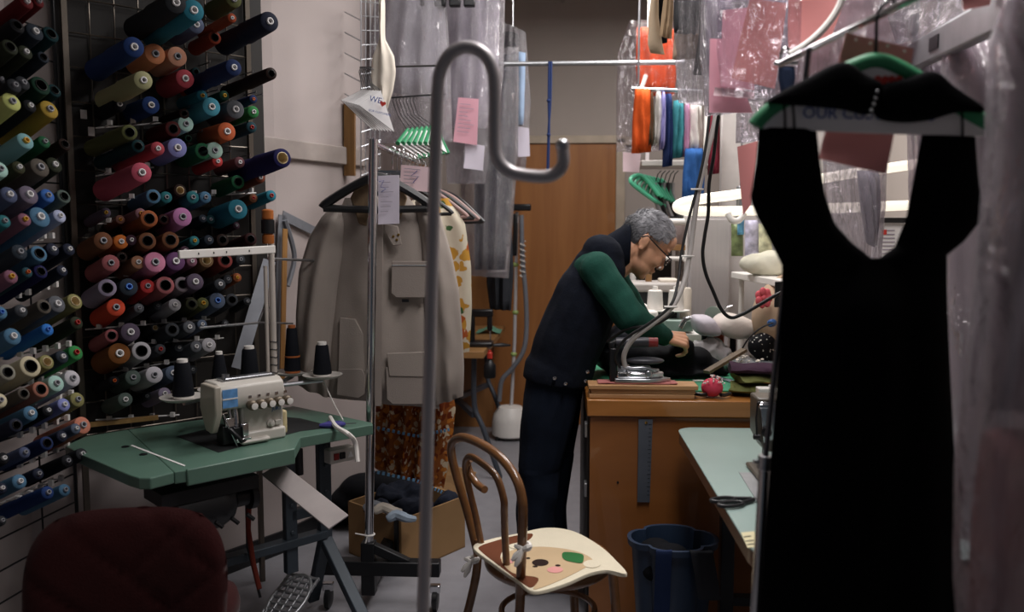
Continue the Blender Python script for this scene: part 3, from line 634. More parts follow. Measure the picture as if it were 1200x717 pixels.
# ================================================================== CHROME RACK WITH JACKET
m_plas = plastic('clear_film', milk=.27, gloss=.6, sc_=22)
m_plas2 = plastic('milky_film', tint='efe9ee', milk=.34, gloss=.55, sc_=7)
RY = 3.1; XR, ZR = at(437, 168, RY).x, at(437, 168, RY).z
cr = thing('garment_rack', V((XR, 3.6, 0)), 'chrome garment rack with black sleeved post carrying the beige jacket', 'garment rack')
ptop, pbot = at(437.5, 163, RY), at(432.5, 634, RY)
MB().tube([ptop, pbot], .0165, 18).build('front_post', m_chrome, cr)
sl = V((pbot.x, RY, pbot.z)); g = MB().box((sl.x-.002, RY, sl.z/2+.03), (.052, .05, sl.z-.06)); g.bar(sl-Z*.02+V((.01, 0, 0)), V((sl.x+.15, RY, .18)), .035, .035); g.build('black_sleeve', m_dark, cr, bevel=.004)
g = MB().box((sl.x+.04, RY, .165), (.46, .055, .055)).box((sl.x+.0, 3.75, .11), (.05, 1.3, .05)).box((sl.x+.04, 4.4, .11), (.42, .05, .05)); g.build('base_frame', m_dark, cr, bevel=.004)
MB().tube([V((XR, RY, ZR)), V((XR, 4.5, ZR))], .012, 14).build('hanging_rail', m_chrome, cr)
MB().tube([V((XR, 4.4, .1)), V((XR, 4.4, ZR))], .0145, 14).build('rear_post', m_chrome, cr)
for dx, y in ((-.16, RY), (.25, RY), (-.14, 4.4), (.22, 4.4)):
    cs = MB().lathe((sl.x+dx-.012, y, .04), (1, 0, 0), [(.03, 0), (.04, .004), (.04, .02), (.03, .024)], 16).build('caster', m_blk, cr)
    MB().box((sl.x+dx, y, .085), (.04, .03, .03)).build('caster_fork', m_chrome, cs, bevel=.004)
g = MB(); p = at(433, 626, RY); g.tube([p+V((.019*math.cos(t), .019*math.sin(t), 0)) for t in [i*math.pi/8 for i in range(16)]], .003, 6, close=True)
g.tube([p+V((-.016, -.01, 0)), p+V((-.05, -.02, .01))], .0025, 6); g.build('zip_tie', m_white, cr)
g = MB(); g.tube([p+V((-.005, -.018, -.003)), p+V((-.012, -.02, -.03))], .003, 6); g.build('tie_tail', m_white, cr)
def hook(mb, x, y, z0, z1, r=.0018):
    """hanger hook from neck z0 up over a rail centred at z1"""
    c = V((x, y, z1)); pts = [V((x, y, z0)), V((x, y, z1-.028))]
    pts += [c+V((.014*math.cos(t)+.0, .004, .016*math.sin(t))) for t in [R(a) for a in range(-60, 200, 26)]]
    return mb.tube(pts, r, 6)
def shoulder_hanger(x, y, z, half, drop, m, lb, group=None, rot=0, wid=.014, rail=None):
    t = thing('clothes_hanger', V((x, y, z-drop-.02)), lb, 'hanger', group); fr = Matrix.Translation((x, y, 0)) @ Matrix.Rotation(rot, 4, 'Z') @ Matrix.Translation((-x, -y, 0))
    top = smooth_poly([V((x-half, y, z-drop)), V((x-half*.9, y, z-drop+.022)), V((x-half*.45, y, z-.035)), V((x-.02, y, z)), V((x+.02, y, z)), V((x+half*.45, y, z-.035)), V((x+half*.9, y, z-drop+.022)), V((x+half, y, z-drop))], 36)
    g = MB(fr); g.tube(top, wid*.62, 8); g.build('shoulder_bar', m, t)
    g = MB(fr); g.tube([V((x-half*.98, y, z-drop)), V((x, y, z-drop-.006)), V((x+half*.98, y, z-drop))], wid*.5, 8); g.build('lower_bar', m, t)
    g = MB(fr); hook(g, x, y, z, rail if rail else z+.1); g.build('hook', m_chrome, t); return t
jy = 3.3; zc = at(442, 208, jy-.09); XJ = zc.x
shoulder_hanger(XJ, jy-.09, zc.z, .205, .115, m_blk, 'black plastic hanger holding the beige work jacket', rot=R(8), wid=.028, rail=ZR+.004)
# jacket
m_jk = mat('beige_canvas', 'a1978f', rough=.85, var=.07, scale=5, bump=.12, bscale=220)
m_jk2 = mat('beige_canvas_pocket', '9a9089', rough=.85, var=.07, scale=5, bump=.12, bscale=220)
m_cor = mat('brown_corduroy', '7a6650', rough=.9, var=.15, scale=60)
jk = thing('work_jacket', at(445, 478, jy), 'beige canvas work jacket on a black hanger at the chrome post', 'jacket')
g = MB(); panel(g, [(404,232),(396,252),(393,300),(388,360),(384,420),(384,465)], [(478,229),(500,262),(505,320),(508,380),(512,440),(515,479)], jy, .055, n=34, m=26, fold=.012, ff=2.2, seed=3)
g.build('body', m_jk, jk, smooth=60)
g = MB(); panel(g, [(392,238),(376,255),(362,278),(350,318),(346.5,370),(347,414),(350,452)], [(406,250),(404,300),(398,340),(393,380),(388,430),(384,466)], jy-.01, .05, n=30, m=16, fold=.016, ff=1.6, seed=5); g.build('sleeve', m_jk, jk, smooth=60)
g = MB(); panel(g, [(486,236),(494,290),(496,356),(500,400),(505,440),(510,475)], [(502,232),(517,255),(530,300),(538,340),(542,390),(544,430),(543,464)], jy-.01, .05, n=30, m=16, fold=.016, ff=1.6, seed=9); g.build('sleeve', m_jk, jk, smooth=60)
def patch(pts, Y, th, m, name, par, bev=.003, rnd_=None):
    P = [at(x, y, Y) for x, y in pts]; return MB().prism(P, (0, th, 0)).build(name, m, par, bevel=bev)
yf = jy-.075
pk = patch([(459,306),(502,306),(503,340),(498,349),(464,349),(458,343)], yf, .014, m_jk2, 'chest_pocket', jk)
MB().tube([at(459,311,yf-.001), at(502,311,yf-.001)], .0022, 6).build('zip', m_alu, pk)
pk = patch([(452,430),(506,430),(509,466),(503,474),(460,474),(453,468)], yf-.002, .014, m_jk2, 'lower_pocket', jk); patch([(453,414),(497,412),(507,442),(456,441)], yf-.006, .008, m_jk, 'pocket_flap', pk)
pk = patch([(396,432),(424,432),(428,440),(427,462),(420,467),(394,463)], yf+.026, .014, m_jk2, 'lower_pocket', jk); patch([(398,372),(416,374),(426,392),(428,436),(396,434)], yf+.028, .012, m_jk, 'pocket_flap', pk)
g = MB()
for q in ([(410,232),(420,212),(436,206),(436,238),(430,266),(420,262)], [(476,232),(470,214),(458,208),(452,238),(458,262),(468,258)]): g.prism([at(x, y, jy-.06) for x, y in q], (0, .03, 0))
g.build('collar', m_cor, jk, bevel=.006)
g = MB().prism([at(x, y, yf-.004) for x, y in ((440,262),(449,262),(447,476),(438,476))], (0, .008, 0)); g.build('front_placket', m_jk2, jk, bevel=.002)
patch([(450,262),(466,265),(471,287),(460,288),(450,270)], yf-.004, .01, m_jk, 'storm_tab', jk)
g = MB()
for x, y in ((461, 277), (465, 281), (467, 275)): g.lathe(at(x, y, yf-.004), (0, -1, 0), [(.005, 0), (.005, .003), (.002, .004)], 10)
g.build('brass_snap', mat('brass', 'b08d4a', rough=.3, metal=1), jk)
patch([(471,350.5),(479,350.5),(479,354),(471,354)], yf-.002, .006, m_blk, 'woven_label', jk, bev=0)
m_lil = mat('lilac_paper', 'd6cfdc', rough=.8, var=.04); m_pkp = mat('pink_paper', 'dba4b2', rough=.8, var=.05, scale=3); m_pk2 = mat('salmon_paper', 'd98e8b', rough=.75, var=.05, scale=3); m_pale = mat('pale_pink_paper', 'ead0d6', rough=.8, var=.04)
m_ink = mat('blue_ink_pen', '3a4fa0', rough=.6); m_gry = mat('grey_print', '9d93a0', rough=.8)
def ticket(pts, Y, m, lb, group=None, bend=.004, lines=0, dY=None):
    g = MB(); quad(g, pts, Y, bend=bend, dY=dY); o = g.build('order_ticket', m, label=lb, cat='ticket', group=group)
    if lines:
        g = MB(); P = [V((x, y, 0)) for x, y in pts]
        for k in range(lines):
            t = .14+.7*k/lines; a = P[0].lerp(P[3], t).lerp(P[1].lerp(P[2], t), .12); b = P[0].lerp(P[3], t).lerp(P[1].lerp(P[2], t), .45+.4*rnd.random())
            g.bar(at(a.x, a.y, Y-.0035-abs(bend)), at(b.x, b.y, Y-.0035-abs(bend)), .001, .0025)
        g.build('printed_lines', m_gry, o)
    return o
tk = ticket([(443,206),(468,205),(468,262),(443,263)], 3.17, m_lil, 'lilac order ticket hanging in the collar of the beige jacket', lines=7)
g = MB(); g.tube([at(444,213,3.16), at(450,211,3.16), at(446,219,3.16), at(452,221,3.16), at(447,225,3.16)], .0012, 5); g.build('pen_mark', m_ink, tk)
tk = ticket([(470,193),(505,196),(504,225),(468,222)], 3.38, m_pale, 'pale pink order ticket with blue pen mark behind the jacket hanger', lines=5)
g = MB(); g.tube([at(489,200,3.375), at(482,206,3.375), at(490,207,3.375), at(484,214,3.375)], .0014, 5); g.build('pen_mark', m_ink, tk)
# other clothes on the rail
m_fr1 = fruit('fruit_shirt_print', 'cfc6b2', [('b98a3a', .40), ('3f5f3a', .24), ('a8552c', .3)], 15)
m_fr2 = fruit('orange_skirt_print', '8f5226', [('c9b79a', .36), ('6e3016', .36), ('b9722e', .3), ('d2c4a8', .14)], 26)
m_hpk = mat('dusty_pink_hanger', '9a7d78', rough=.5)
shoulder_hanger(XR+.03, 3.5, 1.62, .21, .12, m_blk, 'black hanger directly behind the beige jacket, carrying the orange printed dress', rail=ZR+.004)
shoulder_hanger(XR+.06, 3.72, 1.62, .22, .13, m_hpk, 'dusty pink hanger carrying the fruit print shirt', rail=ZR+.004)
shoulder_hanger(XR+.07, 3.9, 1.62, .225, .135, m_blk, 'bare black hanger behind the fruit print shirt', rail=ZR+.004)
shoulder_hanger(XR+.08, 4.05, 1.62, .23, .14, m_hpk, 'bare dusty pink hanger near the end of the chrome rail', rail=ZR+.004, rot=R(-12))
shoulder_hanger(XR+.09, 4.2, 1.62, .235, .15, m_blk, 'rearmost black hanger on the chrome rail', rail=ZR+.004, rot=R(-16))
g = MB(); panel(g, [(470,236),(466,300),(462,420)], [(527,232),(545,262),(552,310),(553,360),(550,412)], 3.72, .05, n=26, m=20, fold=.02, ff=3, seed=12); g.build('shirt', m_fr1, smooth=60, label='cream shirt with orange and green fruit print behind the beige jacket', cat='shirt')
dr_ = thing('dress', at(485, 560, 3.5), 'orange and brown printed dress hanging below the beige jacket', 'dress')
g = MB(); panel(g, [(452,250),(446,400),(440,478),(439,548)], [(512,250),(520,400),(534,478),(530,520),(520,572)], 3.5, .05, n=34, m=40, fold=.028, ff=5, seed=22); g.build('printed_body', m_fr2, dr_, smooth=60)
g = MB()
for a_, b_ in (((440,495),(492,506)), ((440,546),(492,557)), ((492,506),(531,498)), ((492,557),(522,571))): 
    p, q = at(*a_, 3.5)-V((0, .075, 0)), at(*b_, 3.5)-V((0, .075, 0))
    g = MB()
    for k in range(9): g.bar(p.lerp(q, (k+.1)/9), p.lerp(q, (k+.6)/9), .004, .012)
    g.build('blue_striped_trim', mat('blue_trim', '6f9cc0', rough=.8), dr_)
# clip hangers bunched on the rail
for k in range(9):
    y = 3.4+.1*k; t = thing('clip_hanger', V((XR+.0, y, ZR-.12)), f'{ORD[k]} of the empty chrome clip hangers bunched along the chrome rail, counted from its post', 'hanger', 'clip hangers on the chrome rail')
    g = MB(); hook(g, XR+.01, y+.02, ZR-.07, ZR+.004, .0022); g.build('hook', m_chrome, t)
    MB().box((XR+.01, y+.02, ZR-.08), (.17, .006, .008)).build('bar', m_chrome, t)
    for s_ in (-1, 1): MB().box((XR+.01+s_*.07, y+.02, ZR-.095), (.02, .016, .035)).build('clip', m_chrome, t, bevel=.002)
# ================================================================== WIRE GRID, PAPER HANGERS ON THE LEFT
g = MB(); gx = 3.98
for k in range(5): g.tube([at(423+k*5.5, -6, gx+k*.02), at(423+k*5.5, 214, gx+k*.02)], .0035, 6)
for k in range(13): g.tube([at(423, 2+k*17, gx), at(446, 4+k*16, gx+.08)], .003, 6)
wg = g.build('wire_grid_panel', m_steel, label='chrome wire grid panel standing out from the wall beside the plastic bags', cat='grid panel')
g = MB()
for k in range(5): g.tube([at(404, 14+k*24, 4.1), at(423, 24+k*24, 3.98)], .0035, 6)
g.build('wall_prong', m_steel, wg)
g = MB().bar(at(410, 120, 4.1), at(410, 206, 4.1), .03, .05, up=V((1, 0, 0))); g.build('wood_strip', wood('strip_wood', '9a7346', '7d5a34'), wg)
g = MB(); g.tube([at(422, 79, 3.98), at(512, 77, 3.6)], .004, 6); g.build('wire_arm', m_dark, wg)
g = MB(); g.tube([at(422, 117, 3.98), at(522, 110, 4.0)], .004, 6); g.build('wire_arm', m_dark, wg)
m_hp = mat('hanger_paper', 'e6e4e4', rough=.7, var=.02); m_blue = mat('blue_print', '37549c', rough=.7); m_redp = mat('red_print', 'c93a30', rough=.7)
for k in range(8):
    off = -2.9*k; Y = 3.62+.03*k; t = thing('paper_hanger', at(440+off, 155, Y), f'white paper covered wire hanger, {ORD[k]} from the front of the bunch beside the wall', 'hanger', 'white paper hangers')
    A, B, C = at(446+off, 106-.2*k, Y), at(420+off, 123-.8*k, Y-.04), at(462+off*1.2, 155-.2*k, Y-.0)
    dn = (B-A).cross(C-A).normalized(); MB().prism([A, B, C], dn*.004).build('paper_cover', m_hp, t, smooth=0, bevel=.001); MB().tube([A, B, C, A], .0016, 5).build('wire_edge', m_dark, t)
    hk = MB(); hk.tube([A, at(436+off*.6, 98, Y), at(433+off*.6, 84, Y), at(435+off*.6, 79, Y), at(438+off*.6, 82, Y)], .0022, 6); hk.build('hook', m_dark, t)
    if k == 0:
        dn = dn if dn.y < 0 else -dn; xx = (C-B).normalized(); zz = (A-B)-xx*(A-B).dot(xx); zz.normalize()
        M = Matrix((V((.85, 0, .0))+xx*.15, zz, dn)).transposed().to_4x4(); xa = (V((1, -.02, -.25))).normalized(); za = (Z-xa*Z.dot(xa)).normalized()
        for s_, px, py, sz, mm in (('WE', 440, 117, .034, m_blue), ('OUR CUSTOMERS', 445, 132, .012, m_blue)):
            M = Matrix((xa, za, xa.cross(za))).transposed().to_4x4(); M.translation = at(px, py, Y-.035); vs, fs = text(s_, sz, M); g = MB().add(vs, fs); g.build('blue_lettering', m_blue, t, smooth=0)
        P, o_ = heart(at(448.5, 121.5, Y-.035), .026, xa, za, (0, .001, 0)); MB().prism(P, o_).build('red_heart', m_redp, t, smooth=0)
m_hg = mat('green_card', '2f8a5c', rough=.6, var=.06)
for k in range(7):
    Y = 4.05+.02*k; t = thing('green_hanger', at(480+5*k, 180, Y), f'green edged paper hanger, {ORD[k]} from the wall in the bunch below the plastic bags', 'hanger', 'green paper hangers by the wall')
    A, B, C = at(477+5.5*k, 152-.6*k, Y), at(466+6.5*k, 168, Y-.12), at(492+5.5*k, 186-k, Y-.02)
    MB().tube([B, A, C], .011, 8).build('green_edge', m_hg, t); dn = (B-A).cross(C-A).normalized(); MB().prism([A, B, C], dn*.003).build('paper_cover', m_hp, t, smooth=0)
    MB().tube([A, at(466+4*k, 135, Y), at(460+4*k, 118, Y), at(462+4*k, 112, Y), at(465+4*k, 116, Y)], .002, 6).build('hook', m_dark, t)
m_crm = mat('cream_cotton', 'd8cfc2', rough=.85, var=.05, bump=.1)
g = MB(); panel(g, [(444,-6),(445,45),(436,68),(434,100),(444,122),(449,122)], [(451,-6),(451,45),(462,66),(464,85),(461,105),(454,128)], 3.75, .03, n=24, m=14, fold=.012, ff=2, seed=31); g.build('cream_sash', m_crm, smooth=60, label='cream cotton sash hanging down over the white paper hangers', cat='sash')
# ================================================================== BAGGED CLOTHES AT THE LEFT BACK
def bagged(lb, cloth_m, cl, bag, Y, dep=.05, film=None, fold=.02, seed=1, cat='bagged garment', rail=None, cname='garment', ff=3):
    t = thing('bagged_garment', at(sum(p[0] for p in bag[0]+bag[1])/len(bag[0]+bag[1]), max(p[1] for p in bag[0]), Y), lb, cat)
    if cl: g = MB(); panel(g, cl[0], cl[1], Y, dep, n=20, m=18, fold=fold, ff=ff, seed=seed); g.build(cname, cloth_m, t, smooth=60)
    g = MB(); panel(g, bag[0], bag[1], Y, dep+.05, n=34, m=30, fold=.03, ff=4.5, seed=seed+50); g.build('plastic_cover', film or m_plas, t, smooth=70)
    tx_ = at((bag[0][0][0]+bag[1][0][0])/2, bag[0][0][1], Y); MB().tube([tx_-Z*.03, V((tx_.x, tx_.y, HC-.002))], .003, 6).build('hanging_wire', m_steel, t)
    return t
m_lc = mat('pale_lilac_cloth', 'c2bcc5', rough=.85, bump=.1); m_gc = mat('grey_cloth', 'b0adb3', rough=.85, bump=.1); m_nv = mat('navy_cloth', '23283a', rough=.85, var=.2); m_bc = mat('black_cloth', '15161a', rough=.9, var=.2)
t = bagged('pale grey garment in clear plastic beside the wire grid panel', m_gc, ([(446,-12),(440,60),(438,105)], [(520,-12),(524,60),(524,118)]), ([(440,-15),(432,60),(426,168)], [(522,-15),(528,80),(530,166)]), 4.32, seed=2)
t = bagged('lilac white garment in clear plastic behind the curved hook', m_lc, ([(522,-12),(520,60),(528,150)], [(586,-12),(584,80),(570,150)]), ([(516,-15),(515,90),(524,215)], [(592,-15),(590,90),(568,215)]), 4.55, seed=4)
t = bagged('long navy garment in clear plastic hanging below the rail end', m_nv, ([(578,70),(556,180),(556,316)], [(606,60),(604,180),(592,316)]), ([(560,60),(540,210),(543,322)], [(608,55),(607,180),(596,326)]), 4.75, seed=6)
t = bagged('dark suit in clear plastic hung at the left end of the crossing rail', m_bc, ([(592,36),(586,110),(588,160)], [(608,40),(612,110),(610,150)]), ([(586,25),(582,110),(586,196)], [(616,38),(622,120),(616,200)]), 5.0, seed=8)
g = MB(); panel(g, [(606,60),(606,146)], [(616,62),(614,146)], 4.93, .02, seed=3); g.build('blue_shirt_front', mat('light_blue_cloth', '8fa3bd', rough=.85), t, smooth=60)
g = MB()
for k in range(5): g.box(at(482+k*17, 2, 4.3), (.055, .04, .05))
g.build('black_clip_row', m_blk, label='row of black hanger clips at the top of the plastic bags', cat='clips', bevel=.006)
ticket([(537,114),(561,116),(559,170),(531,166)], 4.4, m_pkp, 'pink order ticket pinned on the bag behind the curved hook', lines=8)
ticket([(545,166),(568,171),(566,200),(543,197)], 4.42, m_lil, 'lilac paper slip below the pink ticket on the bag', lines=0)
ticket([(606,148),(620,150),(621,183),(607,184)], 4.9, m_lil, 'lilac paper slip on the dark bagged suit beside the wooden door', lines=0)
ticket([(572,288),(597,289),(594,318),(571,320)], 4.85, m_paper, 'white paper tag on the dark trousers beside the steamer', bend=.006)
g = MB(); panel(g, [(574,270),(570,330),(574,362)], [(600,270),(602,320),(599,364)], 5.0, .05, fold=.02, seed=40); g.build('dark_trousers', mat('charcoal_cloth', '33353a', rough=.9, var=.2), smooth=60, label='charcoal trousers hanging over the far table with a white tag', cat='trousers')
g = MB().box((-.68, 6.08, .70), (.5, .04, 1.4)); g.build('wooden_board', wood('plywood', '9b6b3c', '7d5228', stretch=(4, 4, .5)), label='brown wooden board standing on end behind the far table', cat='board', bevel=.003)
# crossing rail and navy strap
ZX = at(600, 75, 4.6).z; X0, X1 = at(425, 75, 4.6).x, at(802, 75, 4.6).x
cx = thing('hanging_rail', V(((X0+X1)/2, 4.6, ZX-.02)), 'long bright rail crossing the shop in front of the wooden door', 'rail')
MB().tube([V((X0, 4.6, ZX)), V((X1, 4.6, ZX))], .0125, 14).build('tube', m_alu, cx)
for xx in (X0+.1, X1-.02): MB().tube([V((xx, 4.6, ZX+.01)), V((xx, 4.6, HC-.005))], .005, 8).build('drop_rod', m_steel, cx)
g = MB(); a = at(645, 72, 4.58)
for pts in ([(646,72),(645,120),(643,150),(641.5,200)], [(643.5,72),(643,120),(643.5,150),(642.5,200)]): g.tube([at(x, y, 4.58) for x, y in smooth_poly([V((x, y, 0)) for x, y in pts], 14) and [(p.x, p.y) for p in smooth_poly([V((x, y, 0)) for x, y in pts], 14)]], .007, 6)
for y in (118, 158): g.ell(at(643, y, 4.58), .011)
g.build('navy_strap', mat('navy_webbing', '26345c', rough=.8), label='navy knotted strap hanging from the crossing rail before the door', cat='strap')
# ================================================================== CURVED HOOK STAND (near)
HP = [(496,700),(498,640),(504,400),(511,160),(513,105),(516,84),(526,65),(541,56),(557,57),(570,67),(578,85),(580,110),(579.5,160),(582,184),(594,199),(612,205),(640,207),(654,201),(660,190),(659,171)]
HY = 1.5; hp = [at(x, y, HY) for x, y in HP]; dirn = (hp[0]-hp[2]).normalized(); foot = hp[0]+dirn*((hp[0].z-.03)/-dirn.z)
hs = thing('hook_stand', V((foot.x, HY, 0)), 'tall grey steel hook stand with curved top, close in front of everything', 'stand')
m_gst = mat('brushed_grey_steel', 'b4aeb0', rough=.36, metal=.3, var=.06)
g = MB(); g.tube([foot]+smooth_poly(hp, 100), .0112, 18); g.build('curved_pole', m_gst, hs)
g = MB().ell(hp[-1], (.0125, .0125, .012)); g.build('end_cap', m_steel, hs)
for a in range(4): 
    d = V((math.cos(R(45+90*a)), math.sin(R(45+90*a)), 0)); MB().bar(V((foot.x, HY, .04)), V((foot.x, HY, .012))+d*.25, .03, .02).build('leg', m_dark, hs, bevel=.004)
# ================================================================== CARDBOARD BOX, DARK HEAP
m_card = mat('cardboard', '9b7a55', rough=.85, var=.06, scale=6)
bc, bl, br_ = atz(471, 672, 0), None, None
bc = atz(471, 674, 0); bx_r = atz(545, 641, 0); bx_l = atz(409, 648, 0); H_ = at(471, 609, bc.y).z
bx = thing('cardboard_box', atz(471, 645, 0), 'open cardboard box full of dark clothes behind the chrome post', 'box')
ur = (bx_r-bc); ul = (bx_l-bc); bk = bc+ur+ul
for a, b, nm in ((bc, bx_r, 'side_panel'), (bc, bx_l, 'front_panel'), (bx_r, bk, 'back_panel'), (bx_l, bk, 'side_panel')):
    i = (bc+bk)/2; d = (b-a).normalized(); n_ = V((-d.y, d.x, 0)); n_ = n_ if n_.dot(i-a) > 0 else -n_
    MB().prism([a, b, b+Z*H_, a+Z*H_], n_*.006).build(nm, m_card, bx, smooth=0)
MB().prism([bc, bx_r, bk, bx_l], Z*.006).build('bottom_panel', m_card, bx, smooth=0)
g = MB(); g.bar(bc+ul*.08-V((.0, .006, 0))+Z*.0, bc+ul*.08-V((0, .006, 0))+Z*H_, .012, .02, up=ul); g.build('dark_tape', m_blk, bx)
g = MB().prism([bk+Z*H_, bx_r+Z*H_, bx_r+Z*(H_+.10)+V((.05, .03, 0)), bk+Z*(H_+.10)+V((.05, .05, 0))], (0, .006, 0)); g.build('flap', m_card, bx, smooth=0)
mb = MB(); ce = (bc+bk)/2
for k in range(26): mb.ell(ce+ur*rnd.uniform(-.36, .36)+ul*rnd.uniform(-.36, .36)+Z*rnd.uniform(.07, H_+.01), (rnd.uniform(.05, .09), rnd.uniform(.05, .09), rnd.uniform(.03, .05)), nu=12, nv=8)
mb = blob(mb, .012, 3)
for v in mb.v: v.z += .03*noise.noise(v*14)+.014*noise.noise(v*40)
mb.build('dark_clothes', mat('dark_navy_clothes', '1d212c', rough=.9, var=.3, scale=14, bump=.4, bscale=25), label='dark navy clothes heaped in the cardboard box', cat='clothes', smooth=70)
for k, (x, y, m, lb) in enumerate([(452, 603, m_crm, 'cream rolled cloth lying on the dark clothes in the box'), (468, 612, mat('pale_blue_cloth', '9aa9b8', rough=.8), 'pale blue folded cloth on the dark clothes in the box'), (440, 600, mat('striped_grey_cloth', '8d929a', rough=.8), 'grey cloth strip at the post side of the box')]):
    p = atz(x, y-4, H_+.025); S = smooth_poly([p+V((-.05, .0, -.004)), p+V((-.015, .015, .012)), p+V((.03, -.005, .006)), p+V((.06, .02, -.006))], 12); g = MB().tube(S, [.012, .018, .02, .022, .022, .02, .02, .02, .018, .016, .015, .012][:len(S)]+[.012]*max(0, len(S)-12), 8); g.build('cloth_piece', m, label=lb, cat='cloth')
mb = MB()
for x, y, r in ((412, 588, .1), (428, 575, .11), (450, 570, .1), (478, 572, .09)): mb.ell(at(x, y, 4.0), (r*1.2, .1, r*.8), nu=14, nv=9)
for x, y in ((418, 636), (436, 625), (462, 620)): mb.ell(at(x, y, 4.05), (.11, .08, .16), nu=14, nv=9)
blob(mb, .014, 4).build('black_cloth_pile', m_bc, label='pile of black cloth on the floor behind the cardboard box', cat='cloth pile', smooth=70)
# ================================================================== FAR TABLE, STEAMER
m_tt = wood('light_table_wood', '9a7346', '84603a', stretch=(3, 12, 12))
TT = .75; q = [atz(541, 409, TT), atz(565, 412, TT), atz(592, 380, TT)]; yb = 6.1
ft = thing('far_table', V((-.65, 5.3, 0)), 'wood topped work table against the back wall beside the steamer', 'table')
r0, r1 = V((-.395, 4.72, TT)), V((-.345, 5.98, TT)); MB().prism([r0, r1, V((-.90, 5.98, TT)), V((-.90, 4.72, TT))], (0, 0, -.04)).build('tabletop', m_tt, ft, smooth=0, bevel=.004)
m_tube = mat('grey_tube', '4a4f58', rough=.4, metal=.4)
for y in (4.85, 5.8):
    for x in (-.46, -.78):
        g = MB(); s_ = 1 if x > -.6 else -1; g.tube(smooth_poly([V((x, y, .7)), V((x, y, .42)), V((x+s_*.05, y-.03, .3)), V((x+s_*.14, y-.06, .05)), V((x+s_*.15, y-.06, .012))], 14), .016, 10); g.build('leg', m_tube, ft)
g = MB().bar(V((-.46, 4.85, .36)), V((-.78, 5.8, .36)), .03, .03).bar(V((-.78, 4.85, .36)), V((-.46, 5.8, .36)), .03, .03); g.build('cross_brace', m_tube, ft)
t = thing('sewing_machine', at(560, 392, 4.95), 'small black sewing machine on the far wooden table', 'sewing machine'); p = at(563, 387, 4.95); p.z = TT
g = MB(Matrix.Translation(p)); g.box((0, 0, .015), (.15, .13, .03)); g.box((-.05, .0, .11), (.035, .05, .17)); g.box((.0, 0, .195), (.15, .05, .045)); g.box((.055, 0, .14), (.03, .04, .1)); g.build('body', m_blk, t, bevel=.01)
MB(Matrix.Translation(p)).lathe((-.075, 0, .16), (-1, 0, 0), [(.02, 0), (.05, .004), (.05, .014), (.02, .018)], 20).build('handwheel', m_steel, t)
MB(Matrix.Translation(p)).tube([(.058, -.0, .1), (.058, 0, .035)], .004, 8).build('needle_bar', m_chrome, t)
g = MB(); p = at(578, 388, 4.9); p.z = TT+.012; g.tube([p, p+V((.05, .02, 0)), p+V((.1, .0, 0))], [.008, .012, .006], 8); g.build('seam_roller', m_blk, label='small black tool lying at the edge of the far table', cat='tool')
g = MB(); p = V((-.43, 5.6, TT)); g.sheet([[p+V((.16*i/8-.08, .2*j/6-.1, .004+.03*math.exp(-((i-4)/2)**2))) for i in range(9)] for j in range(7)], (0, 0, .003)); g.build('green_cloth', mat('pale_green_cloth', '5f8f78', rough=.85), label='pale green cloth folded on the far table beside the steamer', cat='cloth')
t = thing('hanging_bottle', at(574, 440, 4.8), 'dark bottle with red cap hung under the far table edge', 'bottle'); p = at(574, 428, 4.72)
MB().lathe(p-Z*.07, Z, [(.03, 0), (.034, .01), (.034, .07), (.02, .09), (.012, .1), (.012, .11)], 16).build('bottle_body', m_dark, t); MB().lathe(p+Z*.04, Z, [(.016, 0), (.016, .03), (.01, .035), (.01, .045)], 14).build('red_cap', mat('red_cap', 'b23326', rough=.4), t)
SY = 5.75; sb = atz(598, 508, 0); 
sm = thing('garment_steamer', V((at(598, 500, SY).x, SY, 0)), 'white garment steamer with tall pole and grey hose before the wooden door', 'steamer'); sx = at(598, 500, SY).x
g = MB().lathe((sx, SY, 0.02), Z, [(.11, 0), (.125, .01), (.125, .1), (.115, .15), (.08, .2), (.02, .21)], 30); g.build('water_tank', m_white, sm)
for dx, dy in ((-.08, -.08), (.08, -.08), (-.08, .08), (.08, .08)): MB().ell((sx+dx, SY+dy, .018), .018, nu=12, nv=8).build('caster', m_blk, sm)
MB().tube([V((at(599, 478, SY).x, SY, .2)), at(603, 400, SY), at(606, 248, SY)], .012, 12).build('pole', mat('grey_white_tube', 'c2bfc0', rough=.4), sm)
g = MB(); H2 = [(611,252),(612,300),(616,345),(617,385),(613,412),(600,432),(588,446),(585,470)]; g.tube(smooth_poly([at(x, y, SY-.06) for x, y in H2], 40), .016, 12); g.build('hose', mat('grey_hose', '70737a', rough=.5), sm)
g = MB(); C_ = [at(612.5+3.2*math.cos(k*.9), 282+k*.9, SY-.07+.018*math.sin(k*.9)) for k in range(48)]; g.tube(C_, .0035, 5); g.build('coiled_cable', m_white, sm)
g = MB(); p = at(611, 243, SY-.03); g.box(p, (.13, .05, .045)); g.bar(at(597, 248, SY-.05), at(593, 285, SY-.05), .03, .03); g.bar(at(604, 250, SY-.05), at(603, 300, SY-.05), .03, .03); g.build('steam_head', m_blk, sm, bevel=.01)
for y in (310, 366, 415): MB().ell(at(604 if y < 400 else 602, y, SY), (.022, .02, .018), nu=12, nv=8).build('green_clip', mat('lime_clip', '9db36a', rough=.4), sm)
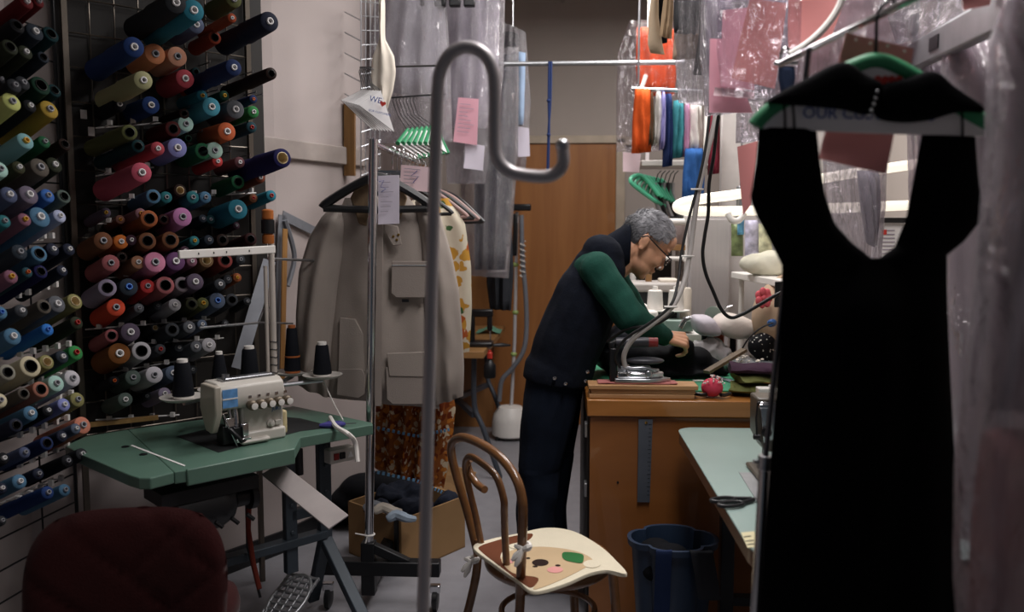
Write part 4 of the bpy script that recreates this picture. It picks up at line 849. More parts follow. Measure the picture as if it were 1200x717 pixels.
# ================================================================== BENTWOOD CHAIR
m_bw = wood('bentwood', '7a5230', '64401f', stretch=(2, 2, 10), rough=.3, coat=.4)
B0 = V((-.165, 2.45, .45)); bv_ = V((-.447, .894, 0)); fv = V((.894, .447, 0))
def bp_(s, h): return B0+bv_*s+Z*h-fv*(.15*max(h, 0)+.14*s*max(h, 0)/.35)
ch = thing('bentwood_chair', V((0.0, 2.53, 0)), 'brown bentwood chair with printed cushion beside the wooden counter', 'chair')
O_ = [(-.165,-.02),(-.19,.1),(-.21,.2),(-.213,.265),(-.185,.318),(-.11,.356),(0,.372),(.11,.366),(.185,.33),(.213,.28),(.21,.2),(.19,.1),(.165,-.02)]
MB().tube(smooth_poly([bp_(s, h) for s, h in O_], 96), .0135, 12).build('back_hoop', m_bw, ch)
I_ = [(-.075,-.02),(-.085,.1),(-.1,.19),(-.105,.235),(-.075,.29),(0,.31),(.08,.312),(.125,.27),(.13,.2),(.12,.1),(.11,-.02)]
MB().tube(smooth_poly([bp_(s, h) for s, h in I_], 80), .0105, 12).build('inner_hoop', m_bw, ch)
S_ = [(.105,.298),(.132,.275),(.125,.245),(.09,.222),(.04,.218)]
MB().tube([p-fv*.0+fv*.012 for p in smooth_poly([bp_(s, h) for s, h in S_], 24)], .0115, 12).build('scroll', m_bw, ch)
sc_ = B0+fv*.168; sc_.z = .435
MB().tube([sc_+bv_*.175*math.cos(t)+fv*.175*math.sin(t) for t in [i*math.pi/24 for i in range(48)]], .021, 12, close=True).build('seat_ring', m_bw, ch)
MB().lathe(sc_-Z*.006, Z, [(.172, 0), (.172, .014), (.155, .017), (.001, .017)], 40).build('seat', m_bw, ch)
for s in (-.165, .165): MB().tube(smooth_poly([bp_(s, 0)+Z*.02, bp_(s, 0)-Z*.1-fv*.005, bp_(s*1.1, 0)-Z*.3-fv*.05, V((bp_(s*1.15, 0)-fv*.09).xy.to_3d())+Z*.004], 16), [.0135]*8+[.012]*100 if 0 else .0135, 12).build('leg', m_bw, ch)
for s in (-.13, .13): MB().tube(smooth_poly([sc_+bv_*s+fv*.15-Z*.01, sc_+bv_*s*1.1+fv*.165-Z*.2, V((sc_+bv_*s*1.25+fv*.19).xy.to_3d())+Z*.004], 14), .0145, 12).build('leg', m_bw, ch)
MB().tube([V((sc_.x, sc_.y, .28))+bv_*.135*math.cos(t)+fv*.145*math.sin(t) for t in [i*math.pi/20 for i in range(40)]], .0095, 10, close=True).build('leg_ring', m_bw, ch)
for s in (-1, 1): MB().tube(smooth_poly([sc_+bv_*s*.14+fv*.15-Z*.14, sc_+bv_*s*.10+fv*.17-Z*.05, sc_+bv_*s*.03+fv*.18-Z*.022], 12), .0085, 10).build('bracket', m_bw, ch)
ZC = .478; outl = [(554,641),(572,632),(605,625),(640,618),(672,622),(703,639),(722,656),(735,672),(712,668),(690,672),(662,684),(626,693),(606,680),(580,662)]
cu = thing('seat_cushion', atz(645, 655, .46), 'cream seat cushion printed with a bear face and green leaf, tied on the bentwood chair', 'cushion')
OP = smooth_poly([atz(x, y, ZC) for x, y in outl], 84, close=True); g = MB(); cen = sum(OP, V())/len(OP)
rings = [[cen+(p-cen)*k+Z*dz for p in OP] for k, dz in ((.97, -.011), (1.0, -.009), (1.0, -.003), (.99, 0))]; g.loft(rings)
mats_ = [mat('cushion_cream', 'ded5bd', rough=.85, var=.04, bump=.1, bscale=150), mat('cushion_brown', '6a3d28', rough=.85), mat('cushion_tan', 'c4ab88', rough=.85, var=.05), mat('cushion_nose', '2a1c18', rough=.8), mat('cushion_pink', 'd99a94', rough=.85), mat('cushion_leaf', '2f6b3a', rough=.8)]
def prt(pts, mi, k):
    P = smooth_poly([atz(500+x/3.304, 500+y/3.304, ZC+.0006*k) for x, y in pts], max(30, 4*len(pts)), close=True); g.mi = mi; g.prism(P, (0, 0, -.0005)); g.mi = 0
def epr(cx_, cy_, rx, ry, mi, k): prt([(cx_+rx*math.cos(t), cy_+ry*math.sin(t)) for t in [i*math.pi/8 for i in range(16)]], mi, k)
prt([(207,462),(260,443),(330,424),(408,413),(392,440),(330,452),(303,470),(286,500),(300,532),(345,568),(432,582),(408,622),(370,605),(300,552),(210,482)], 1, 1)
prt([(290,505),(330,478),(420,464),(520,470),(600,488),(645,520),(600,552),(520,592),(445,622),(412,626),(432,585),(345,570),(302,540)], 2, 2)
epr(350, 462, 30, 10, 0, 3); epr(640, 530, 34, 15, 0, 3); epr(440, 525, 32, 13, 3, 4); epr(393, 508, 8, 3, 3, 4); epr(508, 536, 10, 3.5, 3, 4); epr(497, 553, 31, 12, 4, 4); epr(325, 520, 11, 8, 4, 4); epr(420, 540, 10, 3, 3, 4)
prt([(525,490),(545,484),(600,492),(608,508),(600,526),(562,522),(530,511)], 5, 5)
g.build('cushion_pad', mats_, cu, smooth=45)
for x, y, Y in ((613, 640, 2.27), (553, 655, 2.58)):
    p = at(x, y, Y); g = MB(); g.tube([p+V((.02*math.cos(t), .02*math.sin(t), .004*math.sin(2*t))) for t in [i*math.pi/6 for i in range(12)]], .006, 6, close=True)
    for d in ((-.03, -.01, -.03), (.025, -.01, .012), (-.02, -.015, -.045)): g.tube([p+V((0, -.02, 0)), p+V(d)*.6+V((0, -.02, .0)), p+V(d)+V((0, -.018, 0))], [.006, .01, .004], 6)
    g.build('white_tie', m_white, cu)
# ================================================================== COUNTER
m_ct = wood('counter_wood', '965f30', '7d4c24', stretch=(1.2, 6, 3), rough=.35, coat=.3, scale=2)
m_ctt = wood('counter_top_wood', 'ac723a', '946029', stretch=(1.2, 6, 6), rough=.28, coat=.4, scale=2)
CX0, CX1, CY0, CY1, CZ = .118, 1.2, 3.0, 3.85, .835
ct = thing('wooden_counter', V(((CX0+CX1)/2, (CY0+CY1)/2, 0)), 'orange brown wooden work counter with the green cutting mat on top', 'counter')
MB().box(((CX0+CX1)/2, (CY0+CY1)/2, CZ-.03), (CX1-CX0, CY1-CY0, .06)).build('worktop', m_ctt, ct, bevel=.004)
MB().box(((CX0+CX1)/2+.006, CY0+.025, (CZ-.063)/2), (CX1-CX0-.012, .02, CZ-.063)).build('front_panel', m_ct, ct, bevel=.002)
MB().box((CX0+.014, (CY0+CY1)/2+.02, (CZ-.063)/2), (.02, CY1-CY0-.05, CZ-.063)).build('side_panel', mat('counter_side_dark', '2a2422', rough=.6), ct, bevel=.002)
MB().box((CX1-.014, (CY0+CY1)/2+.02, (CZ-.063)/2), (.02, CY1-CY0-.05, CZ-.063)).build('side_panel', m_ct, ct, bevel=.002)
for y in (505, 575): p = at(685, y, 3.03); MB().box((CX0-.001, 3.06, p.z), (.01, .05, .05)).build('hinge', m_alu, ct, bevel=.002)
g = MB(); p = at(724, 565, CY0+.014); g.lathe(p, (0, -1, 0), [(.004, 0), (.004, .002), (.001, .003)], 10); g.build('nail_hole', m_blk, ct)
m_mat = mat('cutting_mat_green', '2f8a63', rough=.6, var=.06)
mt = MB().prism([V((CX0+.0, 3.34, CZ)), V((CX0+.03, 3.15, CZ)), V((.70, 3.17, CZ)), V((.76, 3.26, CZ)), V((.8, 3.83, CZ)), V((CX0, 3.83, CZ))], (0, 0, .006)).build('cutting_mat', m_mat, label='green cutting mat covering the wooden counter', cat='cutting mat', smooth=0)
g = MB(); a, b = at(756.5, 491, CY0+.010), at(754, 588, CY0+.010); g.prism([a+V((-.025, 0, 0)), a+V((.025, 0, 0)), b+V((.022, 0, 0)), b+V((-.022, 0, 0))], (0, -.004, 0))
ru = g.build('steel_ruler', mat('dull_steel', '6f7680', rough=.4, metal=.6, var=.1), label='dull steel ruler hanging on the front of the wooden counter', cat='ruler', smooth=0)
MB().lathe(a+V((.002, -.003, -.012)), (0, -1, 0), [(.005, 0), (.005, .004), (.002, .005)], 10).build('brass_nail', mat('brass', 'b08d4a'), ru)
g = MB()
for k in range(18): p = a.lerp(b, .06+.05*k)+V((.016, -.0042, 0)); g.box(p, (.012 if k % 3 == 0 else .007, .0012, .0016))
g.build('scale_mark', m_blk, ru)
m_ply = wood('plank_wood', 'b88f62', '9a7048', stretch=(1.5, 8, 12), rough=.6)
for k, (xa, xb, dy) in enumerate(((690, 812, .0), (692, 813, .004), (689, 816, -.004))):
    A, B = at(xa, 470, 3.06).x, at(xb, 470, 3.06).x
    MB().box(((A+B)/2, 3.075+dy, CZ+.0085+k*.0165), (B-A, .10, .0155)).build('wooden_plank', m_ply, label=('lowest', 'middle', 'topmost')[k]+' of the three wooden planks stacked on the counter front', cat='plank', group='planks on the counter front', bevel=.002)
zb = CZ+.0495
g = MB(); pp = [at(x, 460, 3.08).x for x in (700, 792)]; g.sheet([[V((pp[0]+(pp[1]-pp[0])*i/8, 3.04+.075*j/4, zb+.002+.0015*math.sin(i*1.7+j))) for i in range(9)] for j in range(5)], (0, 0, .003))
g.build('press_cloth', mat('dusty_red_cloth', 'a86a66', rough=.85, var=.2), label='dusty red pressing cloth between the planks and the iron', cat='cloth')
# steam iron
ix = at(752, 455, 3.08).x; iz = zb+.006; 
ir = thing('steam_iron', V((ix, 3.08, iz)), 'industrial steam iron with grey red-ended handle resting on the wooden planks', 'iron'); fr = Matrix.Translation((ix, 3.08, iz))
ol = [(-.1, -.04), (.02, -.042), (.06, -.03), (.105, 0), (.06, .03), (.02, .042), (-.1, .04)]
MB(fr).prism([(x, y, 0) for x, y in ol], (0, 0, .014)).build('soleplate', m_steel, ir, bevel=.003)
MB(fr).prism([(x*.85-.008, y*.8, .014) for x, y in ol], (0, 0, .022)).build('chrome_body', m_chrome, ir, bevel=.006)
g = MB(fr); g.box((-.03, 0, .045), (.12, .03, .02)); g.tube([(-.08, -.01, .045), (.0, -.02, .052), (.06, -.005, .04)], .006, 8); g.lathe((.02, -.02, .03), (0, -1, 0), [(.014, 0), (.014, .012), (.01, .016)], 14); g.lathe((-.05, -.02, .03), (0, -1, 0), [(.01, 0), (.01, .012), (.004, .016)], 14); g.build('valve_linkage', m_steel, ir, bevel=.003)
g = MB(fr); g.box((-.105, 0, .06), (.022, .03, .12)); g.tube([(-.105, 0, .11), (-.11, 0, .135), (-.09, 0, .142)], .014, 10); g.build('bracket', m_blk, ir, bevel=.005)
MB(fr).tube([(-.095, 0, .142), (-.02, 0, .142), (.022, 0, .142)], [.017, .019, .018], 16).build('handle', mat('dark_grey_grip', '3b3c42', rough=.45), ir)
MB(fr).tube([(.022, 0, .142), (.055, 0, .142)], [.018, .017], 16).build('red_handle_end', mat('dark_red_plastic', '8c2a2a', rough=.4), ir)
MB(fr).ell((.01, .0, .075), (.07, .03, .014)).build('heat_shield', mat('dark_grey_grip', '3b3c42'), ir)
# hose and cord of the iron
hz = [at(x, y, Y) for x, y, Y in ((735,436,3.08),(731,418,3.06),(741,398,3.04),(765,379,3.02),(788,359,3.02),(801,332,3.05),(808,300,3.08),(813,262,3.1),(819,222,3.12),(828,182,3.14),(838,140,3.16),(842,95,3.18))]
hh = thing('steam_hose', hz[0], 'pale grey steam hose rising from the iron past the man to the rail above', 'hose')
MB().tube(smooth_poly(hz, 90), .0095, 12).build('hose_tube', mat('pale_hose', 'b9b4b0', rough=.45), hh)
g = MB(); g.tube(smooth_poly([p+V((-.018-.012*math.sin(i*1.3), -.006, .004)) for i, p in enumerate(hz)], 90), .0055, 8); g.build('power_cord', m_cord, hh)
for i in (4, 6, 8): p = hz[i]; MB().tube([p+V((-.03, -.012, 0)), p+V((.0, -.016, 0)), p+V((.014, -.008, 0))], .004, 6).build('cable_tie', m_white, hh)
g = MB(); g.tube(smooth_poly([at(x, y, Y) for x, y, Y in ((712,400,3.15),(735,386,3.1),(768,380,3.05),(790,366,3.04))], 24), .006, 8); g.build('power_lead', m_cord, label='thin black cord running in front of the man to the iron bracket', cat='cord')
g = MB().lathe(hz[0]-Z*.012, (-.15, 0, 1), [(.012, 0), (.016, .004), (.016, .02), (.013, .03), (.013, .04)], 14); g.build('hose_coupling', m_chrome, hh)
m_bcab = mat('black_rubber_cord', '0d0d0f')
g = MB(); g.tube(smooth_poly([at(x, y, 2.95) for x, y in ((845,118),(840,150),(836,185),(831,215),(830,250),(826,275),(823.5,298),(827,320),(836,342),(845,362),(856,372),(870,368),(890,357),(915,343),(935,338))], 90), .0062, 10); g.build('black_cable', m_bcab, label='black cable hanging in a deep loop at the right of the steam hose', cat='cable')
# black trousers being pressed
mb = MB()
def sp(x, y, Y, r, k=(1, 1, 1)): mb.ell(at(x, y, Y), (r*k[0], r*k[1], r*k[2]), nu=16, nv=10)
for x, y, Y, r, k in ((728,425,3.5,.07,(1.2,1.4,.8)),(745,412,3.5,.07,(1.3,1.6,.8)),(765,416,3.5,.08,(1.4,1.5,.75)),(790,420,3.5,.075,(1.4,1.3,.75)),(812,420,3.5,.065,(1.2,1.2,.8)),(830,428,3.5,.045,(1.4,1.2,.7)),(800,410,3.42,.045,(1.1,1,.9)),(806,407,3.36,.028,(1,1,1.2)),(778,436,3.42,.05,(2,.9,.35)),(812,437,3.42,.045,(2,.9,.3)),(738,438,3.44,.04,(2,1,.4)),(842,436,3.5,.03,(1.6,1.2,.5))): sp(x, y, Y, r, k)
tr = blob(mb, .009, 5)
for v in tr.v: v.z = max(v.z+.006*noise.noise(v*22), CZ+.0075)
tr.build('black_trousers', mat('black_wool', '0c0d11', rough=.8, var=.3, bump=.3, bscale=18), label='black trousers bunched on the green mat under the hands of the man', cat='trousers', smooth=70)
mb = MB()
for x, y, r in ((716,398,.05),(730,392,.05),(745,398,.05),(722,415,.05),(712,420,.05)): mb.ell(at(x, y, 3.58), (r*1.2, r*1.2, r), nu=14, nv=9)
g = blob(mb, .009, 3)
for v in g.v: v.z = max(v.z+.01*noise.noise(v*18), CZ+.0075)
g.build('grey_lining', mat('dark_grey_satin', '3a3d45', rough=.45, var=.25), label='crumpled dark grey lining cloth between the man and the black trousers', cat='cloth', smooth=70)
# small things on the mat
def mp(x, y, z=CZ+.0065): return atz(x, y, z)
g = MB(); S = [mp(775,440), mp(800,437), mp(825,438), mp(845,443), mp(862,448)]; g.tube(smooth_poly(S, 20), .004, 6); 
g = MB(); a, b = mp(779, 439.5), mp(822, 438); g.prism([a+V((0, -.005, 0)), b+V((0, -.014, 0)), b+V((.02, .0, 0)), b+V((0, .012, 0)), a+V((0, .006, 0))], (0, 0, .003)); 
kn = thing('fabric_knife', a, 'long steel blade tool lying on the green mat before the black trousers', 'knife'); g.build('blade', m_steel, kn); MB().tube([mp(776,440)+Z*.006, mp(788,438.5)+Z*.008, mp(790,438)+Z*.006], [.007, .009, .007], 8).build('handle', wood('knife_handle', '7d5a3a', '5e4128'), kn)
g = MB(); a, b = mp(822,438), mp(862,449); g.bar(a+Z*.004, b+Z*.004, .03, .003); g.build('clear_ruler', mat('grey_clear_plastic', 'aab4bb', rough=.2, trans=.5), label='clear grey ruler lying across the green mat by the fabric pile', cat='ruler')
MB().box(mp(818, 447)+Z*.003, (.045, .012, .006)).build('white_chalk', m_white, label='white chalk stick on the green mat left of the pincushion', cat='chalk', bevel=.002)
g = MB(); a, b = at(828, 436, 3.35), at(872, 410, 3.5); g.bar(a, b, .03, .012); g.build('wooden_stick', wood('dark_stick', '6e5a40', '4e3f2c'), label='dark wooden stick leaning up beside the black trousers', cat='stick')
# pincushion
pc = thing('pincushion', V((at(835, 460, 3.06).x, 3.07, CZ)), 'round pink pincushion full of white pins on the counter edge', 'pincushion'); p = V((at(835, 460, 3.06).x, 3.07, CZ+.036))
MB().ell(p, (.039, .038, .034), nu=24, nv=14).build('pink_ball', mat('pink_fabric', 'c8455a', rough=.85), pc)
for k in range(26):
    th = rnd.uniform(0, 6.28); ph = rnd.uniform(.1, 1.15); d = V((math.sin(ph)*math.cos(th), math.sin(ph)*math.sin(th), math.cos(ph)))
    if d.y > .5: d.y *= -1
    q = p+V((d.x*.039, d.y*.038, d.z*.034)); g = MB().tube([q-d*.004, q+d*.008], .0008, 5); g.ell(q+d*.009, .0032, nu=8, nv=6); g.build('pin', m_white if k % 4 else m_pk2, pc)
g = MB(); g.tube([p+V((-.066, 0, -.022)), p+V((-.04, -.02, -.024)), p+V((-.025, -.032, -.02))], .007, 8); g.tube([p+V((.066, 0, -.022)), p+V((.04, -.02, -.024)), p+V((.025, -.032, -.02))], .007, 8); g.build('wrist_band', m_blk, pc)
# fabric pile right
def fold_cloth(cx, cy, z0, w, d, h, seed, m, lb, rot=0, drop=0):
    g = MB(Matrix.Translation((cx, cy, z0)) @ Matrix.Rotation(rot, 4, 'Z')); rings = []
    n = 22
    for i in range(n+1):
        u = -1+2*i/n; ring = []
        for j in range(14):
            t = j/14*2*math.pi; yy = math.cos(t)*d/2; zz = max(0, (math.sin(t)*.5+.5))*h
            nz = noise.noise(V((u*1.6+seed, yy*9, seed)))*.35*h; ring.append(V((u*w/2+.012*noise.noise(V((u*3, t, seed))), yy*(1+.12*noise.noise(V((u*2, seed, t)))), zz+(nz if math.sin(t) > 0 else 0)-(drop*max(0, -u-.5)))))
        rings.append(ring)
    g.loft(rings); 
    for v in g.v: v.z = max(v.z, 0.0)
    return g.build('folded_fabric', m, label=lb, cat='fabric', smooth=65)
m_ol = mat('olive_cloth', '6c7042', rough=.9, var=.12, bump=.2, bscale=120); m_pu = mat('plum_cloth', '3d2838', rough=.9, var=.15, bump=.2, bscale=120)
fx = at(882, 455, 3.15).x
fold_cloth(fx+.03, 3.13, CZ+.006, .22, .17, .035, 1, m_ol, 'olive green fabric, lower folded layer at the counter corner', R(-18))
fold_cloth(fx+.035, 3.16, CZ+.043, .19, .15, .028, 5, m_ol, 'olive green fabric, upper layer directly under the plum fabric', R(8))
fold_cloth(fx+.01, 3.17, CZ+.073, .18, .14, .034, 9, m_pu, 'dark plum fabric folded on top of the olive fabric', R(-8))
# tray of buttons, white box behind
tx = at(888, 425, 3.5)
t = thing('button_tray', V((tx.x, 3.5, CZ)), 'clear shallow tray of black and white buttons behind the fabrics', 'tray'); zt_ = at(888, 434, 3.5).z
g = MB().box((tx.x, 3.55, (CZ+zt_)/2-.0), (.2, .2, zt_-CZ-.002)); g.build('stand_box', mat('dark_red_box', '5a2c28', rough=.6), t, bevel=.003)
g = MB().box((tx.x, 3.55, zt_+.02), (.22, .2, .036)); g.build('clear_tray', mat('clear_tray_plastic', 'aeb4b8', rough=.2, trans=.5), t, bevel=.004)
mb = MB()
for x, y, r in ((890,405,.05),(900,400,.05),(897,412,.05),(905,408,.05)): mb.ell(at(x, y, 3.55), r, nu=14, nv=9)
blob(mb, .01, 3).build('dotted_cloth', fruit('dotted_black', '141417', [('d8d4cc', .17)], 60), label='black cloth with white dots piled on the button tray', cat='cloth', smooth=70)
for k in range(40): pass
mb = MB()
for k in range(34): mb.lathe(V((tx.x+rnd.uniform(-.1, .03), 3.55+rnd.uniform(-.09, .09), zt_+.039+rnd.uniform(0, .012))), (rnd.uniform(-.5, .5), rnd.uniform(-.5, .5), 1), [(.006, 0), (.007, .001), (.006, .003)], 9)
mb.build('loose_buttons', m_crm, label='cream buttons heaped loosely on the clear tray', cat='buttons', kind='stuff')
# ================================================================== BLUE BIN
bn = thing('waste_bin', V((.37, 2.75, 0)), 'dark blue plastic bin with dark fabric in it before the wooden counter', 'bin')
def rr_ring(cx, cy, z, a, b, n=40):
    return [V((cx+a*sup(math.cos(t), math.sin(t))[0], cy+b*sup(math.cos(t), math.sin(t))[1], z)) for t in [2*math.pi*i/n for i in range(n)]]
bx0 = at(788, 650, 2.75).x; zr = .43
g = MB(); rg = [rr_ring(bx0, 2.75, z, a, b) for z, a, b in ((0, .105, .09), (zr-.02, .135, .115), (zr-.02, .147, .127), (zr, .149, .129), (zr, .136, .116), (zr-.03, .133, .113), (.02, .102, .087))]; g.loft(rg); g.build('bin_body', mat('blue_plastic', '26364c', rough=.45), bn, smooth=35)
mb = MB()
for k in range(9): mb.ell(V((bx0+rnd.uniform(-.06, .06), 2.75+rnd.uniform(-.05, .05), .33+rnd.uniform(0, .05))), (.06, .05, .04), nu=12, nv=8)
blob(mb, .011, 3).build('scrap_cloth', m_bc, label='dark scrap cloth inside the blue bin', cat='cloth', smooth=70)
def strip(pts, w, m, lb, cat='cloth strip'):
    g = MB(); G = []
    for i, p in enumerate(smooth_poly(pts, 18)): G.append([p+V((w*(j/5-.5), -.006*math.sin(j/5*math.pi), 0)) for j in range(6)])
    g.sheet(G, (0, .003, 0)); return g.build('fabric_strip', m, label=lb, cat=cat)
strip([V((bx0-.045, 2.70, zr-.05)), V((bx0-.045, 2.625, zr+.006)), V((bx0-.047, 2.612, zr-.03)), V((bx0-.05, 2.615, zr-.2))], .05, mat('navy_strip', '1e2b4a', rough=.8), 'navy fabric strip hanging over the front rim of the blue bin')
strip([V((bx0+.07, 2.70, zr-.05)), V((bx0+.07, 2.625, zr+.006)), V((bx0+.078, 2.612, zr-.03)), V((bx0+.10, 2.615, zr-.15))], .07, mat('charcoal_cloth', '33353a', rough=.9, var=.2), 'charcoal fabric piece hanging over the bin rim nearest the green table')
# ================================================================== THE MAN
Y0 = 3.4
m_skin = mat('skin', 'd29d7d', rough=.5, var=.07, scale=14); m_skin.node_tree.nodes['Principled BSDF'].inputs['Subsurface Weight'].default_value = .08; m_skin.node_tree.nodes['Principled BSDF'].inputs['Subsurface Radius'].default_value = (.01, .004, .002)
man = thing('person', V((at(645, 600, Y0).x, Y0, 0)), 'grey haired person in navy vest, green sweater and jeans leaning over the wooden counter, sewing', 'person')
Hc = at(756, 285, Y0); tilt = R(41); yaw = R(13)
f_ = V((math.cos(tilt)*math.cos(yaw), math.cos(tilt)*math.sin(yaw), -math.sin(tilt))); up_ = V((math.sin(tilt)*math.cos(yaw), math.sin(tilt)*math.sin(yaw), math.cos(tilt))); lf_ = up_.cross(f_)
HM = Matrix((f_, lf_, up_)).transposed().to_4x4(); HM.translation = Hc; H3 = HM.to_3x3()
def hl(*p): return HM @ V(p)
body = MB()
def he(c, r, rot=None):
    rm = H3 if rot is None else H3 @ Euler(rot).to_matrix(); body.ell(hl(*c), r, rm, nu=28, nv=18)
he((-.008, 0, .032), (.096, .076, .088)); he((.025, 0, -.025), (.072, .064, .085)); he((.028, 0, -.075), (.06, .055, .045), (0, R(15), 0)); he((.066, 0, -.106), (.024, .026, .018))
he((.06, .034, -.03), (.034, .026, .028)); he((.06, -.034, -.03), (.034, .026, .028)); he((.078, 0, .028), (.022, .052, .014)); he((.07, 0, .06), (.03, .055, .04))
body.cap(hl(.092, 0, .012), hl(.112, 0, -.03), .009, .013); he((.108, .011, -.034), (.01, .009, .008)); he((.108, -.011, -.034), (.01, .009, .008))
he((.094, 0, -.062), (.012, .026, .0065)); he((.090, 0, -.074), (.012, .023, .007)); he((.082, .031, .002), (.014, .017, .010)); he((.082, -.031, .002), (.014, .017, .010))
for s in (1, -1):
    he((-.030, s*.079, -.012), (.019, .008, .031), (R(-12)*s, R(-10), R(16)*s)); he((-.022, s*.077, -.038), (.011, .007, .013)); he((-.036, s*.083, -.002), (.012, .005, .018), (0, 0, R(25)*s))
nk = at(716, 305, Y0); body.cap(hl(-.035, 0, -.06), nk, .054, .062); body.cap(hl(-.01, 0, -.07), at(726, 312, Y0), .045, .05)
TS = [(657, 432, .105), (676, 382, .105), (693, 335, .105), (704, 312, .085)]
for dy in (-.075, .075): body.chain([at(x, y, Y0+dy) for x, y, r in TS], [r for x, y, r in TS])
SR, ER, WR = at(700, 316, Y0-.185), at(738, 372, Y0-.26), at(774, 392, Y0-.10)
SL, EL, WL_ = at(705, 310, Y0+.19), at(748, 374, Y0+.25), at(764, 410, Y0+.17)
for S_, E_, W_ in ((SR, ER, WR), (SL, EL, WL_)): body.chain([at(700, 316, Y0), S_, E_, W_], [.07, .05, .04, .027])
HR, HL_ = at(650, 450, Y0-.09), at(654, 448, Y0+.09)
KR, KL = at(632, 545, Y0-.10), at(646, 545, Y0+.10)
AR, AL = V((at(629, 690, Y0-.1).x, Y0-.11, .09)), V((at(646, 690, Y0+.1).x, Y0+.1, .09))
for a, b, c in ((HR, KR, AR), (HL_, KL, AL)): body.chain([a, b, c], [.085, .055, .04])
body.cap(HR, HL_, .1, .1)
HS = 1.14
def hand(mb, w, fw, bk, thumb, curl=1.0, pinch=0):
    """palm and five bent fingers; fw: towards the knuckles, bk: normal of the back of the hand, thumb: unit vector to the thumb side"""
    fw = fw.normalized(); bk = (bk-fw*bk.dot(fw)).normalized(); s = fw.cross(bk); s = s if s.dot(thumb) > 0 else -s
    kn = []
    for k, (o, L) in enumerate(((.030, .082), (.011, .087), (-.009, .083), (-.027, .075))): kn.append(w+fw*L*HS+s*o*HS+bk*.004)
    for k in kn: mb.cap(w+fw*.012+(k-w).dot(s)*s*.55, k, .0135, .0118)
    mb.ell(w+fw*.045-bk*.004, (.04, .036, .014), Matrix((fw, s, bk)).transposed())
    mb.cap(w-fw*.03, w+fw*.02, .026, .024)
    for k, (L3, c) in enumerate((((.036, .023, .019), .85), ((.041, .026, .02), .95), ((.038, .024, .02), 1.05), ((.03, .019, .017), 1.15))):
        p = kn[k]; ang = 0; r = (.0092, .0086, .0078, .0068)
        for j, l in enumerate(L3):
            ang += R((48, 52, 32)[j])*c*curl; d = fw*math.cos(ang)-bk*math.sin(ang)+s*(-.02*(k-1.5)); q = p+d.normalized()*l*HS; mb.cap(p, q, r[j], r[j+1], 10); p = q
    t0 = w+fw*.022+s*.026-bk*.006; t1 = t0+(fw*.55+s*.55-bk*.45).normalized()*.042; t2 = t1+(fw*.85+s*.05-bk*.5).normalized()*.032; t3 = t2+(fw*.8-s*.3-bk*.5).normalized()*.026
    mb.cap(w+fw*.01+s*.012, t0, .016, .014); mb.chain([t0, t1, t2, t3], [.0135, .0105, .0095, .0078])
hand(body, WR+(WR-ER).normalized()*.02, V((.93, .25, -.25)), V((.15, -.55, .8)), V((0, 1, .3)), 1.0)
hand(body, WL_+(WL_-EL).normalized()*.02, V((.8, -.45, -.3)), V((.2, .5, .8)), V((0, -1, .2)), .8)
B = blob(body, .0042, 3); B.build('body', m_skin, man, smooth=80)
# eyes, brows
for s in (1, -1):
    MB(HM).ell((.083, s*.031, .001), (.0125, .0135, .0095), nu=14, nv=10).build('eye', mat('eye_white', 'd8d2cc', rough=.2), man)
    MB(HM).tube([(.092, s*.016, .024), (.096, s*.032, .029), (.084, s*.05, .024)], [.003, .004, .0025], 8).build('eyebrow', mat('grey_brow', '55524f', rough=.8), man)
# hair
def hair_ok(p):
    x, y, z = p
    a = abs(y)
    if x > .052: return z > .082-.25*(x-.052)*0 and x < .098
    if x > .015: return z > .040 if a > .045 else z > .05
    if x > -.045: return z > .020
    return z > (-.062 if x > -.06 else -.085)
m_hair = mat('grey_hair', '8b8b90', rough=.5, var=.35, scale=18, stretch=(1, 1, 1), bump=.4, bscale=140)
ntt = m_hair.node_tree; rp = [n for n in ntt.nodes if n.type == 'VALTORGB'][0]
gx_ = ntt.nodes.new('ShaderNodeTexCoord'); sp_ = ntt.nodes.new('ShaderNodeSeparateXYZ'); ntt.links.new(gx_.outputs['Generated'], sp_.inputs[0])
mr = ntt.nodes.new('ShaderNodeMapRange'); mr.inputs[1].default_value = .12; mr.inputs[2].default_value = .75; mr.inputs[3].default_value = .22; mr.inputs[4].default_value = 1.25; ntt.links.new(sp_.outputs[0], mr.inputs[0])
mx = ntt.nodes.new('ShaderNodeVectorMath'); mx.operation = 'SCALE'; ntt.links.new(rp.outputs[0], mx.inputs[0]); ntt.links.new(mr.outputs[0], mx.inputs[3]); ntt.links.new(mx.outputs[0], ntt.nodes['Principled BSDF'].inputs['Base Color'])
hb = MB()
cap_ = MB().ell((-.008, 0, .034), (.106, .085, .099), None, 72, 48); keep = []
for f in cap_.f:
    if len(f) == 4:
        c = sum((cap_.v[i] for i in f), V())/4
        if hair_ok(c): keep.append(f)
used = sorted({i for f in keep for i in f}); mp_ = {i: k for k, i in enumerate(used)}
out_ = [HM @ (V((-.008, 0, .034))+(cap_.v[i]-V((-.008, 0, .034)))*(1+.035*noise.noise(cap_.v[i]*60)+.02*noise.noise(cap_.v[i]*140))) for i in used]
inn = [HM @ (V((-.008, 0, .034))+(cap_.v[i]-V((-.008, 0, .034)))*.86) for i in used]
n0 = len(used); fs = [[mp_[i] for i in f] for f in keep]; fs += [[n0+i for i in reversed(f)] for f in fs]
ed = {}
for f in fs[:len(keep)]:
    for i in range(len(f)): a, b = f[i], f[(i+1) % len(f)]; ed[(a, b)] = 1
for (a, b) in list(ed):
    if (b, a) not in ed: fs.append([b, a, n0+a, n0+b])
hb.add(out_+inn, fs)
